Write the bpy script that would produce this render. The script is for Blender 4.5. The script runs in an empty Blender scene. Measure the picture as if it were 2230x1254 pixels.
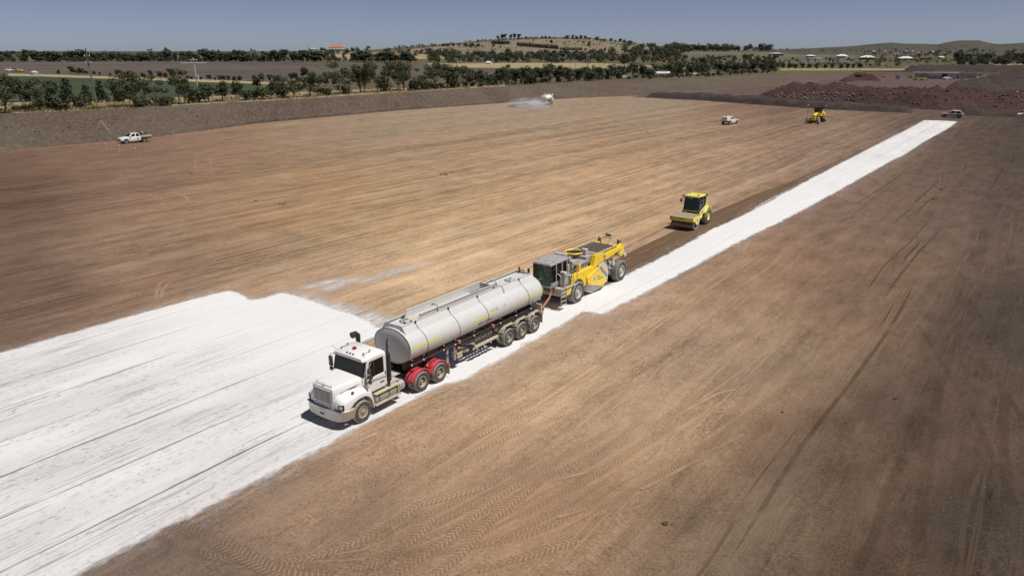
import bpy, math, random
import numpy as np
from mathutils import Vector, Matrix, noise as mnoise
R_ = math.radians
scene = bpy.context.scene
COL = scene.collection
random.seed(7)

# ---------------------------------------------------------------- camera
F_PX, HZ, CAM_H = 1600.0, 108.5, 16.12          # focal length / horizon row in photo pixels (2230 wide), height in metres
PITCH = math.atan((627 - HZ) / F_PX)
cd = bpy.data.cameras.new('camera'); cam = bpy.data.objects.new('camera', cd); COL.objects.link(cam)
cam.location = (0, 0, CAM_H); cam.rotation_euler = (math.pi / 2 - PITCH, 0, 0)
cd.sensor_width = 36; cd.lens = 36 * F_PX / 2230; cd.clip_start = .5; cd.clip_end = 30000
scene.camera = cam

# ---------------------------------------------------------------- light
SUN_EL = R_(64); SUN_DIR = Vector((.90 * math.cos(SUN_EL), -.43 * math.cos(SUN_EL), math.sin(SUN_EL))).normalized()
w = bpy.data.worlds.new('World'); scene.world = w; w.use_nodes = True
nt = w.node_tree; nt.nodes.clear()
sky = nt.nodes.new('ShaderNodeTexSky'); sky.sky_type = 'NISHITA'; sky.sun_disc = False
sky.sun_elevation = SUN_EL; sky.sun_rotation = math.atan2(SUN_DIR.x, SUN_DIR.y)
sky.altitude = 0; sky.air_density = .35; sky.dust_density = .35; sky.ozone_density = 1.0
bg = nt.nodes.new('ShaderNodeBackground'); bg.inputs[1].default_value = .075
wo = nt.nodes.new('ShaderNodeOutputWorld')
hsv = nt.nodes.new('ShaderNodeHueSaturation'); hsv.inputs['Saturation'].default_value = .78; hsv.inputs['Value'].default_value = .88; hsv.inputs['Hue'].default_value = .522
nt.links.new(sky.outputs[0], hsv.inputs['Color']); nt.links.new(hsv.outputs[0], bg.inputs[0]); nt.links.new(bg.outputs[0], wo.inputs[0])
sd = bpy.data.lights.new('sun', 'SUN'); sd.energy = 4.3; sd.angle = R_(.5); sd.color = (1, .96, .9)
sun = bpy.data.objects.new('sun', sd); COL.objects.link(sun); sun.location = SUN_DIR * 60
sun.rotation_euler = SUN_DIR.to_track_quat('Z', 'Y').to_euler()
scene.view_settings.view_transform = 'Standard'; scene.view_settings.look = 'None'
scene.view_settings.exposure = 0.0; scene.view_settings.gamma = 1
scene.render.engine = 'CYCLES'; scene.cycles.transparent_max_bounces = 24; scene.cycles.volume_bounces = 4

# ---------------------------------------------------------------- placing helpers
_c, _s = math.cos(PITCH), math.sin(PITCH)
def wp(px, py, z=0.0):
    """world point where the sight line through a photo pixel meets height z"""
    rx = (px - 1115) / F_PX; ru = (627 - py) / F_PX
    X, Y, Z = rx, _c + ru * _s, -_s + ru * _c
    t = (z - CAM_H) / Z
    return Vector((X * t, Y * t, z))
def plen(p): return p[1] * _c - (p[2] - CAM_H) * _s          # depth along the view axis, for turning photo sizes into metres
def pix(p):
    z = p[2] - CAM_H; d = p[1] * _c - z * _s; u = p[1] * _s + z * _c
    return 1115 + F_PX * p[0] / d, 627 - F_PX * u / d
AZ = R_(36.04)                                   # direction of the working lanes
DIRV = Vector((math.sin(AZ), math.cos(AZ), 0)); RGT = Vector((math.cos(AZ), -math.sin(AZ), 0))

def tag(o, label=None, cat=None, group=None, kind=None):
    if label: o['label'] = label
    if cat: o['category'] = cat
    if group: o['group'] = group
    if kind: o['kind'] = kind
    return o
def empty(name, loc, rz=0.0, label=None, cat=None, group=None):
    o = bpy.data.objects.new(name, None); COL.objects.link(o); o.location = loc; o.rotation_euler = (0, 0, rz)
    o.empty_display_size = .5
    return tag(o, label, cat, group)
def copy_tree(o, parent=None):
    c = o.copy(); COL.objects.link(c)
    if parent is not None: c.parent = parent
    for ch in list(o.children): copy_tree(ch, c)
    return c

# ---------------------------------------------------------------- materials
def newmat(name):
    m = bpy.data.materials.new(name); m.use_nodes = True
    n = m.node_tree.nodes; b = n['Principled BSDF']
    return m, m.node_tree, n, b
def N(nt, typ, **kw):
    n = nt.nodes.new(typ)
    for k, v in kw.items():
        if k == 'inp':
            for i, val in v.items(): n.inputs[i].default_value = val
        else: setattr(n, k, v)
    return n
def L(nt, a, b): nt.links.new(a, b)
def lin(r, g, b):
    f = lambda c: (c / 255) / 12.92 if c <= 10 else ((c / 255 + .055) / 1.055) ** 2.4
    return (f(r), f(g), f(b), 1)
def ramp(nt, fac, stops):
    r = nt.nodes.new('ShaderNodeValToRGB'); e = r.color_ramp.elements
    while len(e) > 1: e.remove(e[-1])
    e[0].position, e[0].color = stops[0]
    for p, c in stops[1:]:
        x = e.new(p); x.color = c
    L(nt, fac, r.inputs[0]); return r
def g3(v): return (v, v, v, 1)
def paint(name, col, rough=.45, metal=0.0, dirt=.35, dcol=(.36, .29, .21, 1), scale=2.2, coat=0.0, zdirt=1.2, bump=0.0, streak=0.0):
    """painted or bare surface with dust that is thicker low down and in blotches"""
    m, t, n, b = newmat(name)
    tc = N(t, 'ShaderNodeTexCoord')
    ns = N(t, 'ShaderNodeTexNoise', inp={'Scale': scale, 'Detail': 6.0, 'Roughness': .65}); L(t, tc.outputs['Object'], ns.inputs['Vector'])
    n2 = N(t, 'ShaderNodeTexNoise', inp={'Scale': scale * 7, 'Detail': 4.0}); L(t, tc.outputs['Object'], n2.inputs['Vector'])
    sx = N(t, 'ShaderNodeSeparateXYZ'); L(t, tc.outputs['Object'], sx.inputs[0])
    mr = N(t, 'ShaderNodeMapRange', inp={1: 0.1, 2: zdirt, 3: 1.0, 4: 0.15}); L(t, sx.outputs[2], mr.inputs[0])
    mu = N(t, 'ShaderNodeMath', operation='MULTIPLY'); L(t, mr.outputs[0], mu.inputs[0]); L(t, ns.outputs[0], mu.inputs[1])
    m2 = N(t, 'ShaderNodeMath', operation='MULTIPLY_ADD', inp={1: dirt * 2.0, 2: 0.0}); L(t, mu.outputs[0], m2.inputs[0])
    m3 = N(t, 'ShaderNodeMath', operation='MULTIPLY_ADD', use_clamp=True, inp={1: dirt * .25}); L(t, n2.outputs[0], m3.inputs[0]); L(t, m2.outputs[0], m3.inputs[2])
    if streak:       # rain and dust streaks running down the sides, plus dull oval scuffs
        vm = N(t, 'ShaderNodeVectorMath', operation='MULTIPLY'); vm.inputs[1].default_value = (5, 5, .35); L(t, tc.outputs['Object'], vm.inputs[0])
        n3 = N(t, 'ShaderNodeTexNoise', inp={'Scale': 1.0, 'Detail': 5.0, 'Roughness': .7}); L(t, vm.outputs[0], n3.inputs['Vector'])
        r3 = N(t, 'ShaderNodeMapRange', inp={1: .48, 2: .75, 3: 0.0, 4: streak}); L(t, n3.outputs[0], r3.inputs[0])
        ad = N(t, 'ShaderNodeMath', operation='ADD', use_clamp=True); L(t, m3.outputs[0], ad.inputs[0]); L(t, r3.outputs[0], ad.inputs[1]); m3 = ad
    mx = N(t, 'ShaderNodeMix', data_type='RGBA'); mx.inputs[6].default_value = col if len(col) == 4 else (*col, 1); mx.inputs[7].default_value = dcol
    L(t, m3.outputs[0], mx.inputs[0]); L(t, mx.outputs[2], b.inputs['Base Color'])
    rr = N(t, 'ShaderNodeMapRange', inp={3: rough, 4: min(1, rough + .35)}); L(t, m3.outputs[0], rr.inputs[0]); L(t, rr.outputs[0], b.inputs['Roughness'])
    b.inputs['Metallic'].default_value = metal; b.inputs['Coat Weight'].default_value = coat
    if bump:
        bp = N(t, 'ShaderNodeBump', inp={'Strength': bump, 'Distance': .01}); L(t, n2.outputs[0], bp.inputs['Height']); L(t, bp.outputs[0], b.inputs['Normal'])
    return m
DUST = (.42, .36, .28, 1)
M = {}
M['white'] = paint('white_paint', (.80, .80, .79), .35, 0, .2, (.55, .51, .45, 1), coat=.3, streak=.08)
M['tank'] = paint('tank_paint', (.63, .63, .62), .42, 0, .2, (.42, .40, .37, 1), 1.2, coat=.1, zdirt=2.6, streak=.38)
M['tankdust'] = paint('dusty_tank', (.55, .52, .46), .6, 0, .4, DUST, 3, zdirt=5)
M['steel'] = paint('dull_steel', (.5, .49, .46), .42, .55, .35, (.52, .44, .31, 1), 2.5)
M['bumper'] = paint('bumper_steel', (.50, .51, .52), .33, .65, .75, (.42, .36, .26, 1), 3, zdirt=.85)
M['chrome'] = paint('bright_steel', (.62, .61, .58), .28, .8, .3, (.5, .43, .31, 1), 3)
M['black'] = paint('black_paint', (.018, .018, .02), .45, 0, .12, DUST)
M['chassis'] = paint('chassis_grey', (.035, .034, .033), .6, 0, .3, (.2, .17, .13, 1))
M['rubber'] = paint('rubber', (.028, .027, .027), .8, 0, .16, (.30, .27, .23, 1), 5, zdirt=4)
M['tread'] = paint('tread_rubber', (.16, .155, .15), .9, 0, .5, (.45, .43, .40, 1), 7, zdirt=6)
M['rim'] = paint('cream_rim', (.52, .46, .34), .5, 0, .3, (.3, .25, .18, 1), 6, zdirt=4)
M['rimdark'] = paint('grey_rim', (.38, .35, .3), .5, 0, .4, (.3, .25, .18, 1), 6, zdirt=4)
M['rimdeep'] = paint('rim_inside', (.16, .135, .10), .7, 0, .3, (.3, .25, .18, 1), 6, zdirt=4)
M['red'] = paint('red_guard', (.60, .018, .055), .42, 0, .34, (.62, .36, .36, 1), 4, coat=.2, streak=.15)
M['redlamp'] = paint('red_lens', (.35, .02, .015), .2, 0, .05)
M['orange'] = paint('amber_lens', (.85, .32, .02), .25, 0, .05)
M['beige'] = paint('dusty_beige', (.50, .44, .34), .7, 0, .45, (.38, .32, .24, 1), 4, zdirt=4)
M['hose'] = paint('red_hose', (.52, .13, .10), .6, 0, .25, DUST)
M['yellowtape'] = paint('reflective_tape', (.72, .78, .03), .45, 0, .05)
M['yellow'] = paint('machine_yellow', (.90, .62, .010), .42, 0, .14, (.62, .54, .36, 1), 3, coat=.15, zdirt=1.4, streak=.1)
M['ryellow'] = paint('roller_yellow', (.84, .74, .12), .42, 0, .06, (.6, .5, .3, 1), 4, coat=.2)
M['grey'] = paint('cab_grey', (.30, .30, .30), .5, 0, .35, (.5, .47, .42, 1), 2, zdirt=6)
M['lgrey'] = paint('light_grey', (.46, .45, .43), .5, 0, .35, (.5, .46, .4, 1), 3, zdirt=4)
M['limecoat'] = paint('lime_dusted_steel', (.48, .46, .42), .8, 0, .5, (.66, .64, .6, 1), 3, zdirt=5)
M['stripe'] = paint('dark_stripe', (.06, .06, .065), .5, 0, .05)
M['letter'] = paint('lettering', (.10, .10, .11), .5, 0, .1)
M['faded'] = paint('faded_lettering', (.42, .41, .40), .5, 0, .2, zdirt=5)
M['plate'] = paint('plate', (.62, .62, .58), .4, 0, .1)
M['blue'] = paint('blue_decal', (.03, .12, .22), .4, 0, .05)
M['green'] = paint('green_trim', (.04, .16, .07), .5, 0, .05)
M['olive'] = paint('hat_green', (.30, .36, .14), .8, 0, .05)
M['hivis'] = paint('hi_vis_orange', (.8, .14, .03), .8, 0, .05)
M['hivisy'] = paint('hi_vis_yellow', (.26, .30, .05), .6, 0, .05)
M['skin'] = paint('skin', (.45, .27, .19), .6, 0, .02)
M['navy'] = paint('navy_cloth', (.02, .025, .05), .9, 0, .05)
M['drum'] = paint('roller_drum_steel', (.35, .29, .24), .5, .3, .5, (.5, .4, .3, 1), 3, zdirt=3)
M['wood'] = paint('pale_wood', (.55, .42, .22), .6, 0, .15)
M['timber'] = paint('weathered_pole', (.14, .12, .10), .85, 0, .3, (.3, .27, .24, 1), 3, zdirt=9)
M['insul'] = paint('insulator', (.6, .6, .6), .3, 0, .1)
M['concrete'] = paint('pale_concrete', (.5, .49, .46), .8, 0, .3, (.3, .28, .25, 1), 1)
M['brick'] = paint('red_brown_panel', (.16, .055, .04), .8, 0, .3, (.3, .2, .15, 1), 1)
M['terracotta'] = paint('terracotta_roof', (.42, .125, .04), .8, 0, .2, (.4, .15, .08, 1), 1)
M['roofgrey'] = paint('grey_sheet_roof', (.35, .36, .38), .5, .1, .2, (.3, .28, .26, 1), 1)
M['roofwhite'] = paint('white_sheet_roof', (.72, .73, .74), .45, 0, .15, (.5, .48, .45, 1), 1)
M['wallw'] = paint('white_wall', (.74, .73, .70), .8, 0, .15, (.5, .48, .45, 1), 1)
M['darkgap'] = paint('dark_opening', (.02, .02, .022), .6, 0, .05)
def glassmat(name, col, rough=.08):
    m, t, n, b = newmat(name); b.inputs['Base Color'].default_value = (*col, 1); b.inputs['Roughness'].default_value = rough
    b.inputs['Specular IOR Level'].default_value = .5
    return m
M['glass'] = glassmat('dark_glass', (.012, .014, .014))
M['gglass'] = glassmat('green_tinted_glass', (.03, .085, .04), .12)
def clearmat(name, col, a):
    m, t, n, b = newmat(name)
    tr = N(t, 'ShaderNodeBsdfTransparent'); tr.inputs[0].default_value = (*col, 1)
    gl = N(t, 'ShaderNodeBsdfGlossy', inp={'Roughness': .03}); gl.inputs[0].default_value = (.8, .85, .9, 1)
    mx = N(t, 'ShaderNodeMixShader'); fr = N(t, 'ShaderNodeFresnel', inp={0: 1.45})
    L(t, fr.outputs[0], mx.inputs[0]); L(t, tr.outputs[0], mx.inputs[1]); L(t, gl.outputs[0], mx.inputs[2])
    L(t, mx.outputs[0], n['Material Output'].inputs[0])
    return m
M['clear'] = clearmat('window_glass', (.62, .70, .68), .2)
M['cleargreen'] = clearmat('green_window_glass', (.30, .52, .33), .2)

# ---------------------------------------------------------------- mesh builder
class MB:
    def __init__(s, mat=None): s.v = []; s.f = []; s.m = []; s.mats = []; s.cur = mat; s.T = Matrix()
    def mi(s, mat):
        mat = mat or s.cur
        if mat not in s.mats: s.mats.append(mat)
        return s.mats.index(mat)
    def add(s, vs, fs, mat=None):
        k = len(s.v); i = s.mi(mat)
        s.v += [tuple(s.T @ Vector(v)) for v in vs]
        for f in fs: s.f.append([k + a for a in f]); s.m.append(i)
        return s
    def box(s, c, d, mat=None, rot=None, tx=1.0, ty=1.0):
        x, y, z = d[0] / 2, d[1] / 2, d[2] / 2
        vs = [(-x, -y, -z), (x, -y, -z), (x, y, -z), (-x, y, -z), (-x * tx, -y * ty, z), (x * tx, -y * ty, z), (x * tx, y * ty, z), (-x * tx, y * ty, z)]
        if rot is not None:
            mt = Matrix.Rotation(rot[1], 3, rot[0]); vs = [mt @ Vector(v) for v in vs]
        vs = [(v[0] + c[0], v[1] + c[1], v[2] + c[2]) for v in vs]
        return s.add(vs, [(0, 3, 2, 1), (4, 5, 6, 7), (0, 1, 5, 4), (1, 2, 6, 5), (2, 3, 7, 6), (3, 0, 4, 7)], mat)
    def cyl(s, p0, p1, r0, r1=None, n=12, mat=None, caps=True):
        r1 = r0 if r1 is None else r1
        p0, p1 = Vector(p0), Vector(p1); d = (p1 - p0).normalized()
        a = d.orthogonal().normalized(); b = d.cross(a); vs = []
        for p, r in ((p0, r0), (p1, r1)):
            for i in range(n):
                t = 2 * math.pi * i / n; vs.append(p + (a * math.cos(t) + b * math.sin(t)) * r)
        fs = [(i, (i + 1) % n, n + (i + 1) % n, n + i) for i in range(n)]
        if caps: fs += [tuple(range(n))[::-1], tuple(range(n, 2 * n))]
        return s.add(vs, fs, mat)
    def tube(s, pts, r, n=8, mat=None):
        pts = [Vector(p) for p in pts]; rings = []
        up = None
        for i, p in enumerate(pts):
            d = (pts[min(i + 1, len(pts) - 1)] - pts[max(i - 1, 0)]).normalized()
            if up is None: up = d.orthogonal().normalized()
            up = (up - d * up.dot(d)).normalized(); b = d.cross(up)
            rr = r[i] if isinstance(r, (list, tuple)) else r
            rings.append([p + (up * math.cos(2 * math.pi * k / n) + b * math.sin(2 * math.pi * k / n)) * rr for k in range(n)])
        return s.loft(rings, mat)
    def loft(s, rings, mat=None, caps=True, closed=True):
        n = len(rings[0]); vs = [v for r in rings for v in r]; fs = []
        for j in range(len(rings) - 1):
            for i in range(n if closed else n - 1):
                a, b = j * n + i, j * n + (i + 1) % n
                fs.append((a, b, b + n, a + n))
        if caps: fs += [tuple(range(n))[::-1], tuple(range((len(rings) - 1) * n, len(rings) * n))]
        return s.add(vs, fs, mat)
    def prism(s, prof, y0, y1, mat=None, top=None):
        """profile in x,z pushed from y0 to y1; top: optional second profile at y1"""
        n = len(prof); q = top or prof
        vs = [(p[0], y0, p[1]) for p in prof] + [(p[0], y1, p[1]) for p in q]
        fs = [(i, (i + 1) % n, n + (i + 1) % n, n + i) for i in range(n)] + [tuple(range(n))[::-1], tuple(range(n, 2 * n))]
        return s.add(vs, fs, mat)
    def ring(s, c, axis, prof, n=24, mat=None, a0=0, a1=2 * math.pi):
        """lathe: prof = [(radius, offset along axis)]"""
        ax = Vector(axis).normalized(); a = Vector((0, 0, 1)) if abs(ax.z) < .9 else Vector((1, 0, 0))
        a = (a - ax * a.dot(ax)).normalized(); b = ax.cross(a); c = Vector(c)
        full = abs(a1 - a0 - 2 * math.pi) < 1e-6; k = n if full else n + 1
        rings = []
        for i in range(k):
            t = a0 + (a1 - a0) * i / n
            d = a * math.cos(t) + b * math.sin(t)
            rings.append([c + d * p[0] + ax * p[1] for p in prof])
        m = len(prof); vs = [v for r in rings for v in r]; fs = []
        for i in range(n):
            for j in range(m - 1):
                p = i * m + j; q = ((i + 1) % k) * m + j
                fs.append((p, p + 1, q + 1, q))
        return s.add(vs, fs, mat)
    def sphere(s, c, r, mat=None, n=10, sc=(1, 1, 1)):
        rings = []
        for j in range(1, n // 2 + 1):
            t = math.pi * j / (n // 2 + 1)
            rings.append([(c[0] + r * sc[0] * math.sin(t) * math.cos(2 * math.pi * i / n), c[1] + r * sc[1] * math.sin(t) * math.sin(2 * math.pi * i / n), c[2] + r * sc[2] * math.cos(t)) for i in range(n)])
        return s.loft(rings, mat)
    def mesh(s, name, smooth=40):
        me = bpy.data.meshes.new(name); me.from_pydata(s.v, [], s.f); me.update()
        for m in s.mats: me.materials.append(m)
        me.polygons.foreach_set('material_index', s.m)
        if smooth:
            me.polygons.foreach_set('use_smooth', [True] * len(s.f))
            me.update()
            try: me.set_sharp_from_angle(angle=R_(smooth))
            except Exception: pass
        return me
    def build(s, name, parent=None, bevel=0, smooth=40, loc=None, label=None):
        import bmesh
        me = s.mesh(name, smooth=0)
        bm = bmesh.new(); bm.from_mesh(me); bmesh.ops.recalc_face_normals(bm, faces=bm.faces); bm.to_mesh(me); bm.free()
        if smooth:
            me.polygons.foreach_set('use_smooth', [True] * len(me.polygons)); me.update()
            me.set_sharp_from_angle(angle=R_(smooth))
        o = bpy.data.objects.new(name, me); COL.objects.link(o)
        if parent is not None: o.parent = parent
        if loc is not None: o.location = loc
        if bevel:
            b = o.modifiers.new('bevel', 'BEVEL'); b.width = bevel; b.segments = 2; b.limit_method = 'ANGLE'; b.angle_limit = R_(35)
            b.harden_normals = False
        if label: o['label'] = label
        return o
def text_mesh(txt, size):
    """flat lettering as vertices (x right, y up, start at 0) and faces"""
    c = bpy.data.curves.new('t', 'FONT'); c.body = txt; c.size = size; c.resolution_u = 2; c.offset = size * .012
    o = bpy.data.objects.new('t', c); COL.objects.link(o)
    bpy.context.view_layer.update()
    me = bpy.data.meshes.new_from_object(o.evaluated_get(bpy.context.evaluated_depsgraph_get()))
    vs = [tuple(v.co) for v in me.vertices]; fs = [tuple(p.vertices) for p in me.polygons]
    COL.objects.unlink(o); bpy.data.objects.remove(o); bpy.data.meshes.remove(me); bpy.data.curves.remove(c)
    return vs, fs
def put_text(mb, txt, size, fn, mat, width=None):
    vs, fs = text_mesh(txt, size)
    if not vs: return
    x0 = min(v[0] for v in vs); x1 = max(v[0] for v in vs); k = (width / (x1 - x0)) if width else 1
    mb.add([fn((v[0] - x0) * k, v[1]) for v in vs], fs, mat)

def wheel(parent, c, side, R, wd, rr, rim='rim', lugs=0, hub=True, n=36, deep=.10, name='wheel'):
    """tyre with its rim as a sub-part; side=+1 when the outer face looks to +y"""
    mb = MB(M['rubber']); ax = (0, side, 0); c = Vector(c)
    sw = R * .06
    mb.ring(c, ax, [(rr, -.02), (rr + (R - rr) * .25, .015), (R - sw * 2.2, .02), (R - sw, -.005)], n, M['rubber'])
    mb.ring(c, ax, [(R - sw, -.005), (R, -.045), (R, -wd + .045), (R - sw, -wd + .005)], n, M['tread'])
    mb.ring(c, ax, [(R - sw, -wd + .005), (rr, -wd + .03)], n, M['rubber'])
    if lugs:
        for i in range(lugs):
            for h in (0, 1):
                t = 2 * math.pi * (i + .5 * h) / lugs
                y0, y1 = (-.03, -wd * .52) if h == 0 else (-wd + .03, -wd * .48)
                t1 = t + .22
                rad = lambda a, r: Vector((math.sin(a) * r, 0, math.cos(a) * r))
                w_ = .055; vs = []
                for (tt, yy) in ((t, y0), (t1, y1)):
                    for (da, r) in ((-w_, R - .01), (w_, R - .01), (w_ * .8, R + .05), (-w_ * .8, R + .05)):
                        vs.append(c + rad(tt + da, r) + Vector((0, side * yy, 0)))
                mb.add(vs, [(0, 1, 2, 3), (4, 7, 6, 5), (0, 4, 5, 1), (1, 5, 6, 2), (2, 6, 7, 3), (3, 7, 4, 0)], M['tread'])
    else:
        for k in (.25, .5, .75):
            mb.ring(c, ax, [(R + .001, -wd * k - .012), (R + .0015, -wd * k + .012)], n, M['rubber'])
    w_ = mb.build(name, parent, smooth=50)
    rb = MB(M[rim])
    rb.ring(c, ax, [(rr + .012, -.012), (rr, .004), (rr - .03, -.01), (rr - .045, -deep)], n, M[rim])
    rb.ring(c, ax, [(rr - .045, -deep), (rr * .55, -deep - (.03 if deep > .06 else 0)), (rr * .5, -deep - .01)], n, M['rimdeep' if deep > .12 and rim != 'lgrey' else rim])
    rb.ring(c, ax, [(rr * .5, -deep - .01), (rr * .42, -deep + .01), (rr * .32, -deep + .04 + (.06 if hub else 0)), (.001, -deep + .05 + (.06 if hub else 0))], 16, M['rimdark' if rim != 'ryellow' and rim != 'lgrey' else rim])
    nh = 10
    for i in range(nh):
        t = 2 * math.pi * i / nh
        p = c + Vector((math.sin(t) * rr * .72, side * (-deep * .6 if deep > .06 else -deep + .006), math.cos(t) * rr * .72))
        if deep < .09: rb.cyl(p - Vector((0, side * .03, 0)), p + Vector((0, side * .012, 0)), rr * .075, n=8, mat=M['darkgap'])
        t += .3
        q = c + Vector((math.sin(t) * rr * .42, side * (-deep + .02), math.cos(t) * rr * .42))
        rb.cyl(q - Vector((0, side * .02, 0)), q + Vector((0, side * .03, 0)), .014, n=6, mat=M['rimdark'])
    rb.build('rim', w_, smooth=50)
    return w_
# ================================================================ GROUND
def crp(ox, oy, sc, *pts): return [(ox + p[0] / sc, oy + p[1] / sc) for p in pts]
TINT = [((60, 420), (104, 82, 70)), ((60, 600), (116, 94, 82)), ((300, 380), (138, 111, 95)), ((300, 560), (154, 127, 106)), ((200, 350), (134, 108, 90)),  # soil tones; lower right mixes darker soil with lens corner darkening painted in
 ((500, 320), (148, 120, 99)), ((700, 300), (158, 136, 114)), ((900, 260), (163, 144, 123)), ((1200, 250), (163, 146, 125)), ((1400, 230), (158, 142, 122)),
 ((1000, 340), (168, 140, 112)), ((1300, 300), (158, 128, 100)), ((1600, 255), (150, 124, 102)), ((700, 400), (165, 132, 100)), ((560, 440), (164, 134, 105)), ((400, 500), (156, 128, 104)),
 ((800, 480), (192, 160, 123)), ((950, 540), (207, 176, 139)), ((1000, 610), (207, 180, 147)), ((700, 600), (180, 152, 125)), ((1200, 480), (204, 173, 139)), ((1400, 400), (192, 160, 127)),
 ((1600, 330), (178, 148, 122)), ((1800, 285), (158, 134, 114)), ((1950, 260), (122, 102, 88)), ((1300, 380), (194, 163, 130)), ((1100, 420), (190, 158, 122)),
 ((1400, 700), (182, 152, 128)), ((1100, 860), (194, 163, 134)), ((950, 960), (177, 147, 121)), ((700, 1130), (153, 127, 106)), ((400, 1230), (124, 107, 95)), ((1250, 1100), (163, 135, 113)),
 ((1600, 780), (164, 139, 119)), ((1800, 600), (129, 105, 91)), ((1600, 1150), (129, 109, 94)), ((1800, 1000), (108, 88, 75)), ((2000, 900), (95, 79, 70)), ((2150, 1150), (80, 69, 62)), ((2200, 700), (84, 72, 66)),
 ((2000, 450), (114, 95, 85)), ((2180, 420), (91, 78, 72)), ((1850, 430), (133, 110, 97)), ((2200, 300), (78, 67, 61)), ((1600, 600), (167, 137, 112)), ((1200, 760), (192, 163, 134)), ((2080, 255), (100, 85, 75)),
 ((1900, 1240), (95, 78, 66)), ((1400, 900), (182, 154, 128)), ((1700, 230), (110, 85, 74)), ((2000, 200), (88, 66, 60))]
_q = wp(1300, 683); VL = _q.x * math.cos(AZ) - _q.y * math.sin(AZ)
def tint_at(P):
    x = P[:, 0]; y = P[:, 1]; z = -CAM_H
    d = y * _c - z * _s; d = np.maximum(d, 5.0); u = y * _s + z * _c
    px = np.clip(1115 + F_PX * x / d, -100, 2330); py = np.clip(627 - F_PX * u / d, 130, 1300)
    num = np.zeros((len(x), 3)); den = np.zeros(len(x))
    for (a, b), c in TINT:
        l = np.array(lin(*c)[:3])
        k = 1.0 / (((px - a) ** 2 + ((py - b) * 1.8) ** 2) / 1e4 + 1.8) ** 2.2
        num += k[:, None] * l; den += k
    rgt_ = np.clip((x * math.cos(AZ) - y * math.sin(AZ) - VL) / 12, 0, 1)[:, None]      # ground right of the lime strip is a warmer olive brown
    return num / den[:, None] / 1.31 * (np.array([1.0, 1.02, 1.02]) * (1 - rgt_) + np.array([.975, .975, .90]) * rgt_)
def grid_mesh(name, X, Y, Z):
    ny, nx = X.shape; me = bpy.data.meshes.new(name)
    co = np.stack([X, Y, Z], -1).reshape(-1, 3)
    i = np.arange(ny - 1)[:, None] * nx + np.arange(nx - 1)[None, :]
    q = np.stack([i, i + 1, i + nx + 1, i + nx], -1).reshape(-1, 4)
    return mesh_np(me, co, q), co
def mesh_np(me, co, q):
    me.vertices.add(len(co)); me.vertices.foreach_set('co', co.astype(np.float32).ravel())
    me.loops.add(q.size); me.loops.foreach_set('vertex_index', q.astype(np.int32).ravel())
    me.polygons.add(len(q)); k = q.shape[1]
    me.polygons.foreach_set('loop_start', np.arange(0, q.size, k, dtype=np.int32)); me.polygons.foreach_set('loop_total', np.full(len(q), k, dtype=np.int32))
    me.update(calc_edges=True); me.validate()
    return me
def put_col(me, name, C):
    a = me.color_attributes.new(name, 'FLOAT_COLOR', 'POINT'); a.data.foreach_set('color', np.concatenate([C, np.ones((len(C), 1))], 1).astype(np.float32).ravel())
def put_f(me, name, v):
    a = me.attributes.new(name, 'FLOAT', 'POINT'); a.data.foreach_set('value', v.astype(np.float32))

def lane_coords(t, scale=(1, 1, 1)):
    tc = N(t, 'ShaderNodeTexCoord'); vr = N(t, 'ShaderNodeVectorRotate', rotation_type='Z_AXIS'); vr.inputs['Angle'].default_value = AZ
    L(t, tc.outputs['Object'], vr.inputs['Vector']); return vr.outputs[0]
def scaled(t, vec, sc):
    m = N(t, 'ShaderNodeVectorMath', operation='MULTIPLY'); m.inputs[1].default_value = sc; L(t, vec, m.inputs[0]); return m.outputs[0]
def nz(t, vec, sc, scale=1.0, detail=4.0, rough=.55, dist=0.0):
    n = N(t, 'ShaderNodeTexNoise', inp={'Scale': scale, 'Detail': detail, 'Roughness': rough, 'Distortion': dist}); L(t, scaled(t, vec, sc), n.inputs['Vector']); return n.outputs[0]
def mth(t, op, a, b=None, c=None, clamp=False):
    m = N(t, 'ShaderNodeMath', operation=op, use_clamp=clamp)
    for i, q in enumerate((a, b, c)):
        if q is None: continue
        if isinstance(q, (int, float)): m.inputs[i].default_value = q
        else: L(t, q, m.inputs[i])
    return m.outputs[0]
def mrange(t, v, a, b, c=0.0, d=1.0):
    m = N(t, 'ShaderNodeMapRange', inp={1: a, 2: b, 3: c, 4: d}); L(t, v, m.inputs[0]); return m.outputs[0]
def mixc(t, f, a, b, mode='MIX'):
    m = N(t, 'ShaderNodeMix', data_type='RGBA', blend_type=mode)
    for i, q in ((0, f), (6, a), (7, b)):
        if isinstance(q, (int, float)): m.inputs[i].default_value = q
        elif isinstance(q, tuple): m.inputs[i].default_value = q
        else: L(t, q, m.inputs[i])
    return m.outputs[2]

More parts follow.
